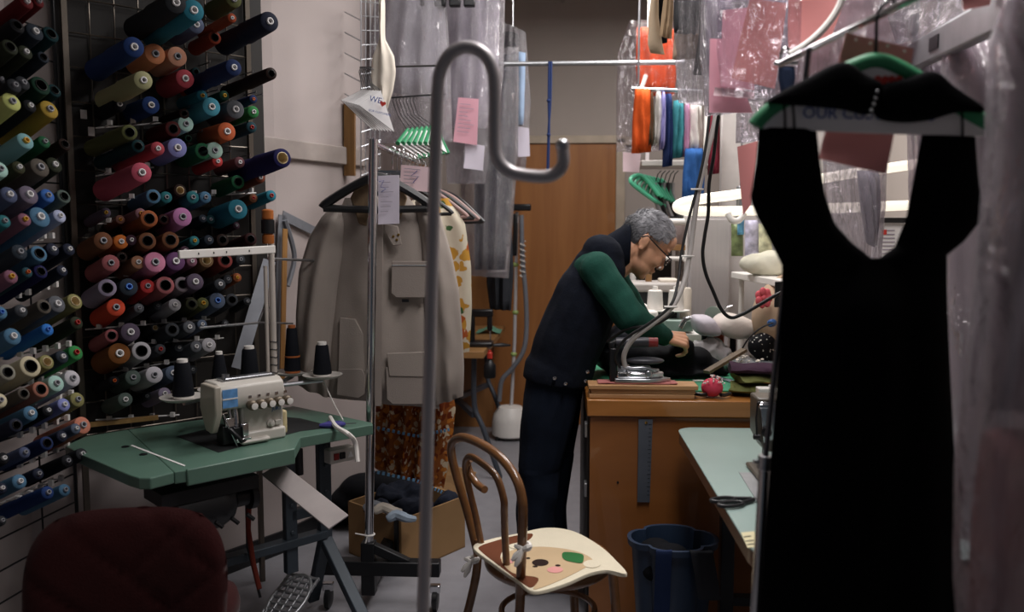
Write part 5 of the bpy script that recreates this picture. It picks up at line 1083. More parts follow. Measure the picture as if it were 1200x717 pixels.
for k in range(1500):
    th = rnd.uniform(0, 2*math.pi); ph = math.acos(rnd.uniform(-.75, 1)); d = V((math.sin(ph)*math.cos(th), math.sin(ph)*math.sin(th), math.cos(ph)))
    p = V((-.008+.105*d.x, .084*d.y, .034+.098*d.z))
    if not hair_ok(p): continue
    fl = V((.75, .15*d.y, -.1)) if p.z > .06 else V((-.2, 0, -.9)); fl = (fl-d*fl.dot(d)); fl = fl.normalized() if fl.length > .05 else V((1, 0, 0))
    L = rnd.uniform(.012, .024); j = V((rnd.uniform(-.3, .3), rnd.uniform(-.3, .3), rnd.uniform(-.3, .3)))
    pts = [p, p+(fl+j*.5+d*.35)*L*.6, p+(fl+j)*L*1.1+d*.003]; hb.tube([HM @ q for q in pts], [.0011, .0010, .0003], 4, cap=False)
hb.build('hair', m_hair, man, smooth=60)
# glasses
gl = MB(HM); m_gl = m_blk
for s in (1, -1):
    gl.tube([(.112+.0-.012*abs(math.cos(t)*.5+.5)*0, s*.033+.024*math.cos(t), -.002+.018*math.sin(t)) for t in [i*math.pi/10 for i in range(20)]], .0022, 6, close=True)
    gl.tube([(.111, s*.058, .004), (.10, s*.073, .006), (.03, s*.0835, .006), (-.035, s*.087, .010), (-.055, s*.083, -.012)], .0026, 8)
gl.tube([(.112, .009, .002), (.116, 0, .005), (.112, -.009, .002)], .002, 6)
go = gl.build('glasses', m_gl, man)
g = MB(HM)
for s in (1, -1): g.lathe((.111, s*.033, -.002), (1, 0, 0), [(.022, 0), (.022, .0012), (.001, .0014)], 20)
g.build('lens', plastic('lens_film', milk=.03, gloss=.4), go)
g = MB(HM); g.box((.100, -.030, -.042), (.006, .05, .010), (0, R(20), R(-12))); g.build('clip_on_lens', m_paper, go, bevel=.002)
# sweater, vest, jeans, shoes
m_swt = mat('green_knit', '1a4238', rough=.92, var=.1, scale=30, bump=.15, bscale=160)
sw = MB(); sw.chain([at(697, 318, Y0-.12), SR+V((0, -.0, 0)), ER, ER.lerp(WR, .5), WR], [.085, .070, .060, .052, .04]); sw.chain([at(703, 318, Y0+.12), SL, EL, WL_], [.09, .075, .058, .04]); sw.cap(at(697, 330, Y0-.1), at(703, 330, Y0+.1), .095, .095)
for t_ in (.25, .5, .75): sw.ell(SR.lerp(ER, t_)+V((.01, -.005, -.01)), (.066-.008*t_, .064-.008*t_, .062-.008*t_), nu=16, nv=10)
S_ = blob(sw, .0075, 3)
for v in S_.v: v += V((noise.noise(v*16+V((0, 0, 3))), noise.noise(v*16), noise.noise(v*14+V((5, 0, 0)))))*.006
S_.build('sweater', m_swt, man, smooth=80)
for W_, E_ in ((WR, ER), (WL_, EL)): d = (W_-E_).normalized(); MB().tube([W_+d*.012, W_+d*.034], [.038, .036], 18).build('cuff', m_swt, man); 
d = (WR-ER).normalized(); MB().tube([WR+d*.03, WR+d*.042], [.0345, .034], 18).build('shirt_cuff', mat('pale_blue_shirt', 'a9b4c0', rough=.8), man)
m_vest = mat('navy_vest_fleece', '11151f', rough=.95, var=.2, scale=30, bump=.15, bscale=120)
ve = MB(); TV = [(657, 433, .128), (664, 408, .134), (677, 378, .136), (690, 345, .132), (701, 318, .108), (706, 300, .085)]
for dy in (-.085, 0, .085): ve.chain([at(x, y, Y0+dy) for x, y, r in TV], [r for x, y, r in TV])
ve.chain([at(652, 440, Y0-.085), at(652, 440, Y0+.085)], [.134, .134])
ve.cap(at(703, 296, Y0-.10), at(703, 296, Y0+.10), .07, .07)
V_ = blob(ve, .0085, 4)
zc_ = at(650, 442, Y0).z
for v in V_.v:
    lo = zc_+ (v.x-at(650, 442, Y0).x)*-.15
    if v.z < lo: v.z = lo+(v.z-lo)*.08
    v += V((noise.noise(v*11), noise.noise(v*11+V((9, 0, 0))), 0))*.006
V_.build('vest', m_vest, man, smooth=80)
# stand-up collar: an open band round the neck
ax = (hl(-.03, 0, -.05)-nk).normalized(); side = V((0, 1, 0)); fwd = side.cross(ax)*1; fwd = fwd if fwd.x > 0 else -fwd
g = MB(); cc = nk+ax*.0; G = []
for j in range(8):
    t = j/7; row = []
    for i in range(41):
        a = R(24)+R(312)*i/40; r_ = .086-.010*t; back = (.5-.5*math.cos(a)); row.append(cc+ax*(-.045+.185*t*(.5+.5*back))+fwd*(r_*1.0*math.cos(a)-.006-.012*t)+side*(r_*math.sin(a)))
    G.append(row)
nR = len(G[0]); inn = [[p+(cc+ax*(p-cc).dot(ax)-p).normalized()*.008 for p in r] for r in G]; rings = [[G[j][i] for j in range(8)]+[inn[j][i] for j in range(7, -1, -1)] for i in range(nR)]; g.loft(rings); g.build('vest_collar', m_vest, man, smooth=60)
g = MB(); rings = []
for i in range(41):
    a = R(20)+R(320)*i/40; r_ = .071; rings.append([cc+ax*h_+fwd*(r_*k_*math.cos(a)+.0)+side*(r_*k_*math.sin(a)) for h_, k_ in ((-.03, 1), (.032, .96), (.032, .92), (-.03, .95))])
g.loft(rings); g.build('shirt_collar', mat('pale_blue_shirt', 'a9b4c0'), man, smooth=60)
for x, y in ((650, 431), (662, 437), (686, 424), (684, 434)): MB().lathe(V((at(x, y, Y0).x, 0, at(x, y, Y0).z))+V((0, Y0-.225, 0)), (0, -1, 0), [(.007, 0), (.007, .012), (.003, .014)], 10).build('snap', m_chrome, man)
m_jean = mat('dark_denim', '141b28', rough=.95, var=.18, scale=25, bump=.12, bscale=200)
je = MB()
for a, b, c in ((HR, KR, AR), (HL_, KL, AL)): je.chain([a+V((0, 0, .03)), a.lerp(b, .5)+V((-.005, 0, 0)), b, b.lerp(c, .5)+V((-.012, 0, 0)), c+V((0, 0, -.02))], [.114, .102, .086, .078, .074])
je.cap(HR+V((0, 0, .02)), HL_+V((0, 0, .02)), .116, .116)
J = blob(je, .0085, 4)
for v in J.v: v += V((noise.noise(v*9), noise.noise(v*9+V((3, 0, 0))), 0))*.008*(1.4 if v.z < .5 else .6); v.z = max(v.z, .03)
J.build('jeans', m_jean, man, smooth=80)
for a in (AR, AL):
    sh = MB(); sh.ell(V((a.x+.05, a.y, .05)), (.13, .048, .045), nu=20, nv=12); sh.ell(V((a.x-.02, a.y, .07)), (.06, .045, .06)); s_ = blob(sh, .007, 3)
    for v in s_.v: v.z = max(v.z, .0)
    s_.build('shoe', m_blk, man, smooth=70)
# ================================================================== PALE GREEN SEWING TABLE (right)
m_pg = mat('pale_green_laminate', '93a8a2', rough=.32, var=.05, scale=5)
m_edge = wood('edge_wood', '6e4a30', '553723', stretch=(6, 1, 6))
gt = thing('sewing_table', V((.75, 2.4, 0)), 'pale green topped sewing table between the wooden counter and the black dress', 'table')
GX0, GX1, GY0, GY1 = .428, 1.28, 1.79, 2.96
def rrect(x0, x1, y0, y1, r, z, n=6):
    P = []
    for cx, cy, a0 in ((x1-r, y1-r, 0), (x0+r, y1-r, 90), (x0+r, y0+r, 180), (x1-r, y0+r, 270)):
        for k in range(n+1): a = R(a0+90*k/n); P.append(V((cx+r*math.cos(a), cy+r*math.sin(a), z)))
    return P
MB().prism(rrect(GX0, GX1, GY0, GY1, .06, .75), (0, 0, -.006)).build('tabletop', m_pg, gt, bevel=.002)
MB().prism(rrect(GX0+.002, GX1-.002, GY0+.002, GY1-.002, .06, .7438), (0, 0, -.034)).build('edge_band', m_edge, gt)
m_dleg = mat('dark_leg', '2e3236', rough=.45, metal=.3)
for y in (1.98, 2.8):
    for x in (.58, 1.2):
        MB().box((x, y, .355), (.045, .045, .71)).build('leg', m_dleg, gt, bevel=.004)
for p_, q_ in (((.58, 1.98, .2), (1.2, 1.98, .2)), ((.58, 2.8, .2), (1.2, 2.8, .2)), ((.9, 1.98, .22), (.9, 2.8, .22)), ((.58, 1.98, .69), (.58, 2.8, .69)), ((1.2, 1.98, .69), (1.2, 2.8, .69))): MB().bar(V(p_), V(q_), .04, .03).build('stretcher', m_dleg, gt, bevel=.003)
def mt_(x, y, z=.7505): return atz(x, y, z)
g = MB().prism([mt_(866,554), mt_(960,556), mt_(960,612), mt_(902,612)], (0, 0, .002)); g.build('bed_plate', m_alu, gt, smooth=0)
g = MB().prism([mt_(884,555.5,.7527), mt_(905,555.5,.7527), mt_(908,572,.7527), mt_(894,570,.7527)], (0, 0, .0006)); g.build('white_sticker', m_paper, gt, smooth=0)
g = MB(); g.mi = 0; g.prism([mt_(868,624), mt_(890,622), mt_(898,640), mt_(876,642)], (0, 0, .0006)); g.mi = 1; g.prism([mt_(884,623,.7515), mt_(890,622.4,.7515), mt_(897.5,640,.7515), mt_(891,640.6,.7515)], (0, 0, .0005)); g.mi = 2
for q in (((872,629),(880,628)), ((874,634),(883,633)), ((876,638),(884,637))): g.bar(mt_(*q[0], .7516), mt_(*q[1], .7516), .004, .001)
g.build('label_sticker', [mat('cream_sticker', 'd8cfa6', rough=.5), mat('teal_sticker', '4f9a94', rough=.5), m_blk], gt, smooth=0)
sx = thing('scissors', mt_(870, 590), 'black handled scissors lying on the pale green table', 'scissors'); 
p1, p2 = mt_(852, 588, .757), mt_(882, 585, .757); dd = (p2-p1).normalized(); nn = V((-dd.y, dd.x, 0))
for s in (1, -1):
    c = p1+nn*s*.018; MB().tube([c+dd*(.034*math.cos(t))+nn*(.0155*math.sin(t)) for t in [i*math.pi/10 for i in range(20)]], .0052, 8, close=True).build('finger_loop', m_blk, sx)
    MB().tube([c+dd*.033, p2+nn*s*.004], .006, 8).build('shank', m_blk, sx)
    MB().prism([p2+nn*s*.008-dd*.01, p2+dd*.11-nn*s*.001, p2-nn*s*.003+dd*.02], (0, 0, .003)).build('blade', m_steel, sx)
# machine on it
m_mb = mat('machine_brown_grey', '575046', rough=.4, var=.06)
mo = at(893, 556, 2.4); ms = thing('sewing_machine', V((.78, 2.4, .75)), 'grey brown industrial sewing machine head on the pale green table, half hidden by the dress', 'sewing machine'); fr = Matrix.Translation((mo.x, 2.4, .752))
g = MB(fr); g.box((.19, .0, .185), (.40, .09, .075)); g.box((.37, 0, .09), (.075, .11, .18)); g.box((.2, 0, .006), (.46, .16, .012)); g.build('machine_arm', m_mb, ms, bevel=.014)
g = MB(fr); g.prism([(-.03, -.045, .225), (.05, -.045, .225), (.05, -.045, .10), (.03, -.045, .07), (-.005, -.045, .075), (-.028, -.045, .12)], (0, .09, 0)); g.build('head', m_mb, ms, bevel=.006)
g = MB(fr); g.prism([(-.024, -.05, .215), (.02, -.05, .215), (.02, -.05, .11), (-.01, -.05, .10)], (0, .006, 0)); g.box((-.012, -.055, .205), (.03, .01, .012)); g.box((.004, -.055, .16), (.012, .012, .06)); g.build('chrome_face_plate', m_chrome, ms, bevel=.002)
MB(fr).tube([(.002, 0, .09), (.002, 0, .02)], .004, 8).build('needle_bar', m_chrome, ms); MB(fr).tube([(.012, 0, .09), (.012, 0, .014), (-.008, -.01, .004), (.03, -.01, .004)], .0045, 8).build('presser_foot', m_steel, ms)
MB(fr).lathe((-.005, -.05, .132), (0, -1, 0), [(.012, 0), (.014, .004), (.014, .012), (.008, .014), (.008, .024)], 16).build('tension_dial', m_blk, ms)
g = MB(fr); g.tube([(-.022, -.05, .215), (-.03, -.055, .215), (-.034, -.055, .17), (-.03, -.055, .115), (-.018, -.05, .105)], .0028, 8); g.build('wire_guard', m_blk, ms)
g = MB(fr); g.lathe((-.022, -.052, .118), (-1, 0, 0), [(.008, 0), (.008, .016), (.004, .018)], 12); g.build('thumb_screw', m_blk, ms)
g = MB(fr); g.tube([(.01, -.05, .225), (.01, -.055, .25), (.0, -.055, .262), (.016, -.055, .266)], .0035, 8); g.build('take_up_lever', m_white, ms)
MB(fr).lathe((.41, 0, .185), (1, 0, 0), [(.03, 0), (.055, .006), (.055, .03), (.03, .036)], 24).build('handwheel', m_blk, ms)
wbx = at(900, 478, 2.9); g = MB().box((wbx.x+.03, 3.04, CZ+.022), (.07, .05, .042)); g.build('white_box', m_white, label='small white box on the counter edge behind the sewing machine head', cat='box', bevel=.003)
# ================================================================== DRESS RACK + BLACK DRESS
DY = 1.45; RY_ = 1.55
rk = thing('dress_rack', V((at(885, 717, RY_).x-.02, RY_, 0)), 'slim metal rack with chrome lower tube and slanting top rail carrying the black dress', 'rack')
a, b, c = at(948, 59, RY_), at(896.5, 541, RY_), at(886, 717, RY_); d = (c-b).normalized(); ft_ = b+(a-b).normalized()*0; f0 = b+d*((b.z-.02)/-d.z)
MB().tube([a, b], .0055, 12).build('upper_pole', mat('dark_chrome', '6a6a6e', rough=.25, metal=1), rk)
MB().tube([b-(c-b).normalized()*.0, f0], .0105, 16).build('lower_tube', m_chrome, rk)
d = (b-a).normalized(); g = MB().tube([b-d*.012, b+d*.014], .0135, 16); g.tube([b+V((-.012, -.002, 0)), b+V((-.022, -.004, .002))], .004, 8); g.build('clamp', m_steel, rk, bevel=.001)
ra, rb = at(914, 75, 1.72), at(1095, -13, 1.34)
MB().tube([ra, rb], .0062, 12).build('top_rail', m_chrome, rk)
tpt = ra.lerp(rb, .19); MB().tube([a, tpt], .006, 10).build('joint', m_steel, rk)
for s in (-1, 1): MB().bar(V((f0.x, RY_, .02)), V((f0.x+.05*s, RY_+.3*s, .012)), .03, .022).build('foot', m_dark, rk, bevel=.003)
m_black = mat('black_jersey', '08080a', rough=1, var=.15); m_black.node_tree.nodes['Principled BSDF'].inputs['Specular IOR Level'].default_value = .08
dh = thing('clothes_hanger', at(1025, 150, DY), 'green rimmed paper covered hanger holding the long black dress', 'hanger')
hp_ = [(885,147),(893,137),(912,122),(960,97),(1000,78),(1026,71),(1052,79),(1090,102),(1130,130),(1158,146),(1167,156)]
g = MB(); g.tube(smooth_poly([at(x, y, DY) for x, y in hp_], 60), .0125, 10); g.build('green_rim', m_hg, dh)
g = MB(); g.prism([at(x, y, DY-.004) for x, y in ((884,150),(912,124),(960,99),(1000,80),(1026,73),(1052,81),(1090,104),(1130,132),(1160,149),(1166,160),(1025,156))], (0, .008, 0)); g.build('paper_insert', m_hp, dh, smooth=0)
hkp = [(1026,72),(1027,40),(1028,20),(1033,8),(1040,2),(1046,-2),(1050,8)]; g = MB(); g.tube(smooth_poly([at(x, y, DY) for x, y in hkp], 30), .003, 8); g.build('hook', m_dark, dh)
xa = V((1, 0, -.03)).normalized(); za = V((.03, 0, 1)).normalized()
def flat_text(s, px, py, Y, size, m, par, nm='lettering'):
    M = Matrix((xa, za, V((0, -1, 0)))).transposed().to_4x4(); M.translation = at(px, py, Y); vs, fs = text(s, size, M, .0004); return MB().add(vs, fs).build(nm, m, par, smooth=0)
flat_text('OUR CUSTOMERS', 1018, 134, DY-.0055, .0265, m_blue, dh, 'blue_lettering')
for px in (1033, 1049): P, o_ = heart(at(px, 95, DY-.0055), .024, xa, za, (0, .001, 0)); MB().prism(P, o_).build('red_heart', m_redp, dh, smooth=0)
ds = thing('black_dress', at(1010, 800, DY), 'long black dress with wide scooped neck hanging close in front on the right', 'dress')
g = MB(); panel(g, [(889,149),(886,190),(879,233),(886,252),(900,278),(920,318),(922,335)], [(957,151),(961,190),(967,228),(978,262),(998,284),(1027,307),(1030,330)], DY, .022, n=24, m=14); g.build('shoulder_piece', m_black, ds, smooth=60)
g = MB(); panel(g, [(1080,158),(1072,200),(1062,255),(1048,290),(1022,308),(1015,330)], [(1143,160),(1147,210),(1152,255),(1130,283),(1109,300),(1108,330)], DY, .022, n=24, m=14); g.build('shoulder_piece', m_black, ds, smooth=60)
g = MB(); panel(g, [(916,306),(917,330),(914,400),(906,500),(898,600),(890,717),(880,860)], [(1110,300),(1110,340),(1113,420),(1118,520),(1124,620),(1128,717),(1135,860)], DY, .05, n=40, m=28, fold=.01, ff=3, seed=77, tap=1); g.build('dress_body', m_black, ds, smooth=60)
g = MB(); panel(g, [(984,82),(960,95),(930,110),(904,122)], [(1006,94),(1032,99),(1028,134),(935,126)], DY, .028, n=16, m=12); 
g = MB()
def drape(poly, dep):
    """puffed fabric pad following a closed outline"""
    P = smooth_poly([V((x, y, 0)) for x, y in poly], 60, close=True); c = sum(P, V())/len(P); rings = []
    for k, dp in ((1.0, 0), (.985, .45), (.93, .8), (.8, 1), (.4, 1.05), (.02, 1.05)): rings.append([at(c.x+(p.x-c.x)*k, c.y+(p.y-c.y)*k, DY)-V((0, dep*dp, 0)) for p in P])
    back = [at(p.x, p.y, DY)+V((0, dep*.7, 0)) for p in P]; return [back]+rings
g.loft(drape([(898,120),(943,93),(984,74),(1012,90),(1032,102),(1028,128),(1012,135),(985,129),(945,125)], .03)); g.build('draped_back', m_black, ds, smooth=60)
g = MB(); g.loft(drape([(1024,105),(1058,93),(1089,85),(1114,104),(1150,131),(1118,133),(1085,142),(1050,144),(1024,136)], .032)); g.build('draped_back', m_black, ds, smooth=60)
for x0, y0, x1, y1 in ((919,122,920,153), (929,123,931,153), (1127,130,1128,162), (1062,140,1062,143)):
    if y1-y0 > 10: MB().tube([at(x0, y0, DY-.025), at((x0+x1)/2+.4, (y0+y1)/2, DY-.02), at(x1, y1, DY-.012)], .0022, 6).build('thin_strap', m_black, ds)
for x, y in ((1028,107),(1026,115),(1024,122),(1021,129),(1019,136)): MB().ell(at(x, y, DY-.033), .003, nu=8, nv=6).build('stud', m_alu, ds)
def tick(pts, Y, m, lb, lines=0, bend=.004, group=None, dY=None): return ticket(pts, Y, m, lb, group, bend, lines, dY)
tp = tick([(992,38),(1071,57),(1062,100),(980,86)], 1.50, m_pk2, 'salmon paper ticket pinned behind the hook of the green hanger', dY=(0,.03,.03,0))
for x, y in ((1003,47),(1020,51),(1040,54),(1060,60)): MB().lathe(at(x, y, 1.494), (0, -1, 0), [(.0022, 0), (.0022, .001), (.001, .0015)], 8).build('punch_hole', m_white, tp)
tick([(968,152),(1048,155),(1038,204),(960,186)], 1.49, m_pk2, 'salmon paper ticket hanging below the green hanger in the neck of the dress')
# ================================================================== PINK TICKETS AND BAGS AT THE TOP
m_hz = plastic('hazy_film', tint='f0edf2', milk=.22, gloss=.6, sc_=13); m_crk = plastic('crinkled_film', milk=.02, gloss=.16, sc_=16)
bagged('pale garment in wrinkled clear plastic behind the pink tickets, nearest the steam hose', mat('mauve_white_cloth', 'b9b2bd', rough=.85, bump=.1), ([(826,-12),(826,30),(830,95)], [(858,-12),(860,30),(858,95)]), ([(822,-14),(820,60),(826,136)], [(866,-14),(868,60),(862,132)]), 2.75, dep=.04, film=m_hz, seed=21)
bagged('white garment in wrinkled clear plastic behind the largest salmon ticket', mat('white_cloth', 'd5d1d6', rough=.85, bump=.1), ([(876,-12),(874,60),(872,120)], [(930,-12),(934,60),(936,110)]), ([(866,-14),(864,80),(862,168)], [(944,-14),(948,80),(940,160)]), 2.55, dep=.05, film=m_hz, seed=23)
bagged('pale pink garment in crinkled plastic above the green hanger', mat('pale_rose_cloth', 'cfb4b8', rough=.85, bump=.1), ([(946,-12),(946,60),(948,110)], [(1060,-12),(1064,60),(1060,120)]), ([(938,-14),(934,60),(938,150)], [(1072,-14),(1076,60),(1070,140)]), 2.35, dep=.05, film=m_hz, seed=25)
TK = [([(847,12),(884,8),(884,106),(845,101)], 2.20, m_pkp, 'light pink ticket beside the steam hose, partly under the largest salmon ticket', .006),
      ([(879,-2),(922,4),(908,104),(857,92)], 2.10, m_pk2, 'largest salmon ticket, tilted, near the top of the plastic bags', .008),
      ([(832,45),(850,45),(883,109),(882,133),(831,132)][:1]+[(850,46),(882,132),(831,132)], 2.26, m_pkp, 'dusty pink ticket with its lower edge just above the steam hose loop', .004),
      ([(924,-4),(992,-4),(972,48),(924,58)], 2.25, m_pk2, 'salmon ticket seen through plastic at the upper right of the largest ticket', .006),
      ([(864,172),(888,165),(880,240),(871,252)], 2.4, m_pk2, 'narrow salmon ticket just above the black dress shoulder', .004),
      ([(1128,-6),(1162,-8),(1160,6),(1130,12)], 1.6, m_pk2, 'sliver of salmon ticket at the top above the grey track', .002)]
for P, Y, m, lb, bd in TK: tick(P, Y, m, lb, bend=bd, lines=0)
tick([(838,102),(884,108),(884,116),(836,112)], 2.24, m_pale, 'white paper edge showing between the pink tickets', bend=.002)
cl = thing('strap_clip', at(924, 80, 1.9), 'silver clip holding a dark denim strap at the end of the slanting rail', 'clip')
MB().box(at(921, 74, 1.9), (.05, .012, .008)).build('bar', m_chrome, cl, bevel=.002); MB().tube(smooth_poly([at(914,75,1.9), at(915,62,1.9), at(921,56,1.9), at(927,62,1.9), at(927,74,1.9)], 18), .003, 6).build('loop', m_chrome, cl)
g = MB(); panel(g, [(913,77),(912,92),(915,109)], [(931,78),(932,92),(928,109)], 1.9, .006, n=10, m=8); g.build('denim_strap', mat('denim_strap', '2c3850', rough=.85, var=.2), cl, smooth=60)
g = MB(); g.tube(smooth_poly([at(x, y, 1.85) for x, y in ((988,-4),(980,14),(965,34),(945,52),(925,64))], 20), .0075, 8); g.build('cotton_tie', m_white, label='white curved cord above the denim strap and the slanting rail', cat='cord')
tkx = thing('ceiling_track', at(1125, 35, 1.9), 'grey metal hanging track running towards the camera at the upper right', 'track')
g = MB(); p, q = at(1062, 72, 2.35), at(1210, -4, 1.45); g.bar(p, q, .03, .065); g.build('track_channel', m_alu, tkx, bevel=.004)
pp = p.lerp(q, .33); MB().bar(pp+V((-.018, -.012, .0)), pp.lerp(q, .13)+V((-.018, -.012, 0)), .004, .03).build('black_label', m_blk, tkx)
for k in (.1, .9): r_ = p.lerp(q, k); MB().tube([r_+Z*.03, V((r_.x, r_.y, HC-.003))], .008, 8).build('drop_rod', m_steel, tkx)
g = MB(); panel(g, [(1046,-10),(1040,20),(1050,52)], [(1176,-20),(1178,5),(1120,34)], 2.2, .05, n=18, m=24, fold=.03, ff=4, seed=61); g.build('loose_plastic', m_hz, label='loose crinkled plastic lying over the grey hanging track', cat='plastic sheet', smooth=70)
# bagged clothes down the right-hand side
bagged('mauve garment in milky plastic just behind the right edge of the black dress', mat('mauve_cloth', 'c6b9c1', rough=.85, bump=.1), ([(1078,80),(1076,300),(1080,740)], [(1120,70),(1124,300),(1140,750)]), ([(1066,76),(1070,300),(1074,760)], [(1128,62),(1136,300),(1150,780)]), 2.3, dep=.06, film=m_plas2, seed=71, ff=4)
bagged('grey pink garment in milky plastic, middle of the three bags beside the dress', mat('greypink_cloth', 'bdaeb5', rough=.85, bump=.1), ([(1112,56),(1112,300),(1118,560)], [(1172,40),(1176,300),(1180,600)]), ([(1104,52),(1106,300),(1110,640)], [(1182,34),(1190,300),(1196,660)]), 1.95, dep=.07, film=m_plas2, seed=73, ff=4)
t = bagged('mauve garment with salmon lower part in plastic, nearest the camera at the photo edge', mat('dull_mauve_cloth', 'a08f97', rough=.85, bump=.1), ([(1196,-30),(1186,200),(1160,480)], [(1262,-30),(1270,200),(1276,480)]), ([(1184,-40),(1172,180),(1150,360),(1126,540),(1122,760)], [(1275,-40),(1285,200),(1295,520),(1300,760)]), 1.15, dep=.06, film=m_plas2, seed=75, ff=4)
g = MB(); panel(g, [(1150,505),(1138,600),(1132,730)], [(1278,500),(1286,600),(1292,730)], 1.14, .05, n=20, m=18, fold=.015, ff=3, seed=80); g.build('salmon_skirt', mat('salmon_cloth', 'b97f7c', rough=.85, bump=.1), t, smooth=60)
g = MB(); panel(g, [(842,-14),(840,60),(846,112)], [(940,-14),(938,60),(934,118)], 1.98, .03, n=30, m=30, fold=.02, ff=4, seed=87); g.build('clear_plastic_cover', m_crk, label='crinkled clear plastic cover in front of the largest salmon ticket', cat='plastic cover', smooth=70)
# ================================================================== BACK RIGHT: CLOTHES ROW, SHELF, GLOWING TUBE
bagged('orange top in cloudy plastic hanging at the end of the crossing rail', mat('orange_cloth', 'c2481f', rough=.8, var=.12), ([(746,32),(745,80),(748,112)], [(790,34),(794,80),(790,112)]), ([(738,24),(724,60),(722,110),(722,178)], [(794,26),(798,80),(796,176)]), 4.8, dep=.05, film=m_crk, seed=41, cname='orange_top')
ROW = [('orange', 'c4501f', (741,764), (104,180), 'bright orange trousers, first of the clothes row right of the door'), ('olive', '5d5240', (760,767), (108,172), 'thin olive brown garment second in the clothes row'), ('white', 'd8d4d0', (766,776), (108,170), 'white garment between the olive and the lavender one in the clothes row'),
       ('lavender', '9a95c8', (773,781), (108,176), 'lavender garment beside the white one in the clothes row'), ('ink', '22305a', (777,789), (110,196), 'ink navy garment hanging lowest in the first half of the clothes row'), ('teal', '3c7f88', (786,803), (118,186), 'teal garment after the ink navy one in the clothes row'),
       ('pink', 'c48fae', (800,809), (120,184), 'pink garment squeezed between the teal and pale ones in the clothes row'), ('pale', 'cfcac4', (806,824), (120,180), 'pale cream garment near the end of the clothes row'), ('blue', '2f5a96', (800,826), (174,232), 'strong blue garment hanging below the pale cream one'), ('wine', '6e2230', (830,844), (128,205), 'dark wine red garment beside the steam hose at the end of the clothes row')]
for i, (nm, c, xr, yr, lb) in enumerate(ROW):
    Y = 4.5 if nm != 'blue' else 4.44; g = MB(); x0, x1 = xr; panel(g, [(x0+3, yr[0]), (x0, (yr[0]+yr[1])/2), (x0-1, yr[1])], [(x1-2, yr[0]), (x1, (yr[0]+yr[1])/2), (x1-1, yr[1]-2)], Y, .06, n=14, m=12, fold=.02, ff=2, seed=90+i)
    g.build('hanging_garment', mat('row_'+nm+'_cloth', c, rough=.85, var=.1, bump=.1), label=lb, cat='garment', group='clothes row right of the door', smooth=60)
shz = at(770, 108, 4.5).z
cr2 = thing('clothes_rail', V((at(790, 100, 4.5).x, 4.5, shz)), 'short rail carrying the row of coloured clothes right of the door', 'rail')
MB().tube([at(740, 104, 4.52), at(850, 108, 4.52)], .01, 10).build('tube', m_steel, cr2)
for xx in (748, 846): p = at(xx, 104, 4.52); MB().tube([p, V((p.x, p.y, HC-.003))], .006, 8).build('drop_rod', m_steel, cr2)
tick([(730,178),(751,180),(749,202),(730,201)], 4.7, m_pale, 'pale pink slip hanging below the orange top')
g = MB(); g.tube(smooth_poly([at(x, y, 4.6) for x, y in ((757,88),(753,100),(748,110),(744,114))], 12), .012, 8); g.build('cotton_tie', m_white, label='white cord end over the orange trousers', cat='cord')
sh = thing('hanging_shelf', at(790, 192, 4.75), 'white shelf below the clothes row', 'shelf'); p, q = at(752, 191, 4.7), at(845, 191, 4.7)
MB().box(((p.x+q.x)/2, 4.85, p.z), (q.x-p.x, .3, .03)).build('board', m_white, sh, bevel=.003)
for xx in (p.x+.05, q.x-.05): MB().box((xx, 4.9, (p.z+HC)/2), (.02, .02, HC-p.z)).build('hanging_post', m_white, sh)
for k in range(6):
    t = thing('green_hanger', at(755+3.2*k, 235, 4.6), f'pale green plastic hanger, {ORD[k]} from the door in the bunch below the shelf', 'hanger', 'green hangers below the shelf'); Y = 4.55+.025*k
    A, B, C = at(752+4.6*k, 207+1.0*k, Y), at(739+5*k, 213+3.6*k, Y-.05), at(768+3.6*k, 236+1.8*k, Y)
    MB().tube(smooth_poly([C, B, A+Z*.005, C+Z*.03+V((.02, 0, 0))], 20), .011, 8).build('frame', mat('pale_green_plastic', '53b28c', rough=.35), t)
for k in range(5):
    t = thing('black_hanger', at(775+4*k, 240, 4.6), f'black hanger, {ORD[k]} from the green bunch, slanting below the shelf', 'hanger', 'black hangers below the shelf'); Y = 4.6+.02*k
    MB().tube([at(768+5*k, 214, Y), at(766+5.5*k, 226, Y), at(774+6*k, 252, Y), at(776+6*k, 254, Y)], .012, 8).build('bar', m_blk if k % 2 else m_alu, t); MB().tube([at(768+5*k, 214, Y), at(771+5*k, 204, Y), at(775+5*k, 200, Y)], .003, 6).build('hook', m_dark, t)
# pipe shelf unit
PY = 4.4; ps = thing('pipe_shelf', V((at(785, 400, PY).x, PY, 0)), 'white pipe shelf unit behind the man with a wooden shelf', 'shelf')
px_ = at(805.5, 300, PY).x; px2 = at(742, 300, PY).x
def zz(y): return at(800, y, PY).z
for x in (px_, px2): MB().tube([V((x, PY, 0)), V((x, PY, zz(254)))], .016, 12).build('upright', m_white, ps)
for x in (px_, px2): MB().tube([V((x, PY+.32, 0)), V((x, PY+.32, zz(254)))], .016, 12).build('upright', m_white, ps)
for y, r in ((260, .018), (303, .012), (377, .014), (384, .012)): MB().tube([V((px2-.03, PY, zz(y))), V((px_+.03, PY, zz(y)))], r, 12).build('crossbar', m_white, ps)
for y in (256, 303, 345, 378): MB().lathe(V((px_, PY, zz(y)-.018)), Z, [(.018, 0), (.023, .004), (.023, .03), (.018, .034)], 14).build('collar', m_white, ps)
MB().box(((px_+px2)/2, PY+.16, zz(290)), (px_-px2, .34, .03)).build('wooden_shelf', m_tt, ps, bevel=.003)
MB().box(((px_+px2)/2, PY+.16, zz(388)), (px_-px2, .36, .03)).build('lower_shelf', m_white, ps, bevel=.003)
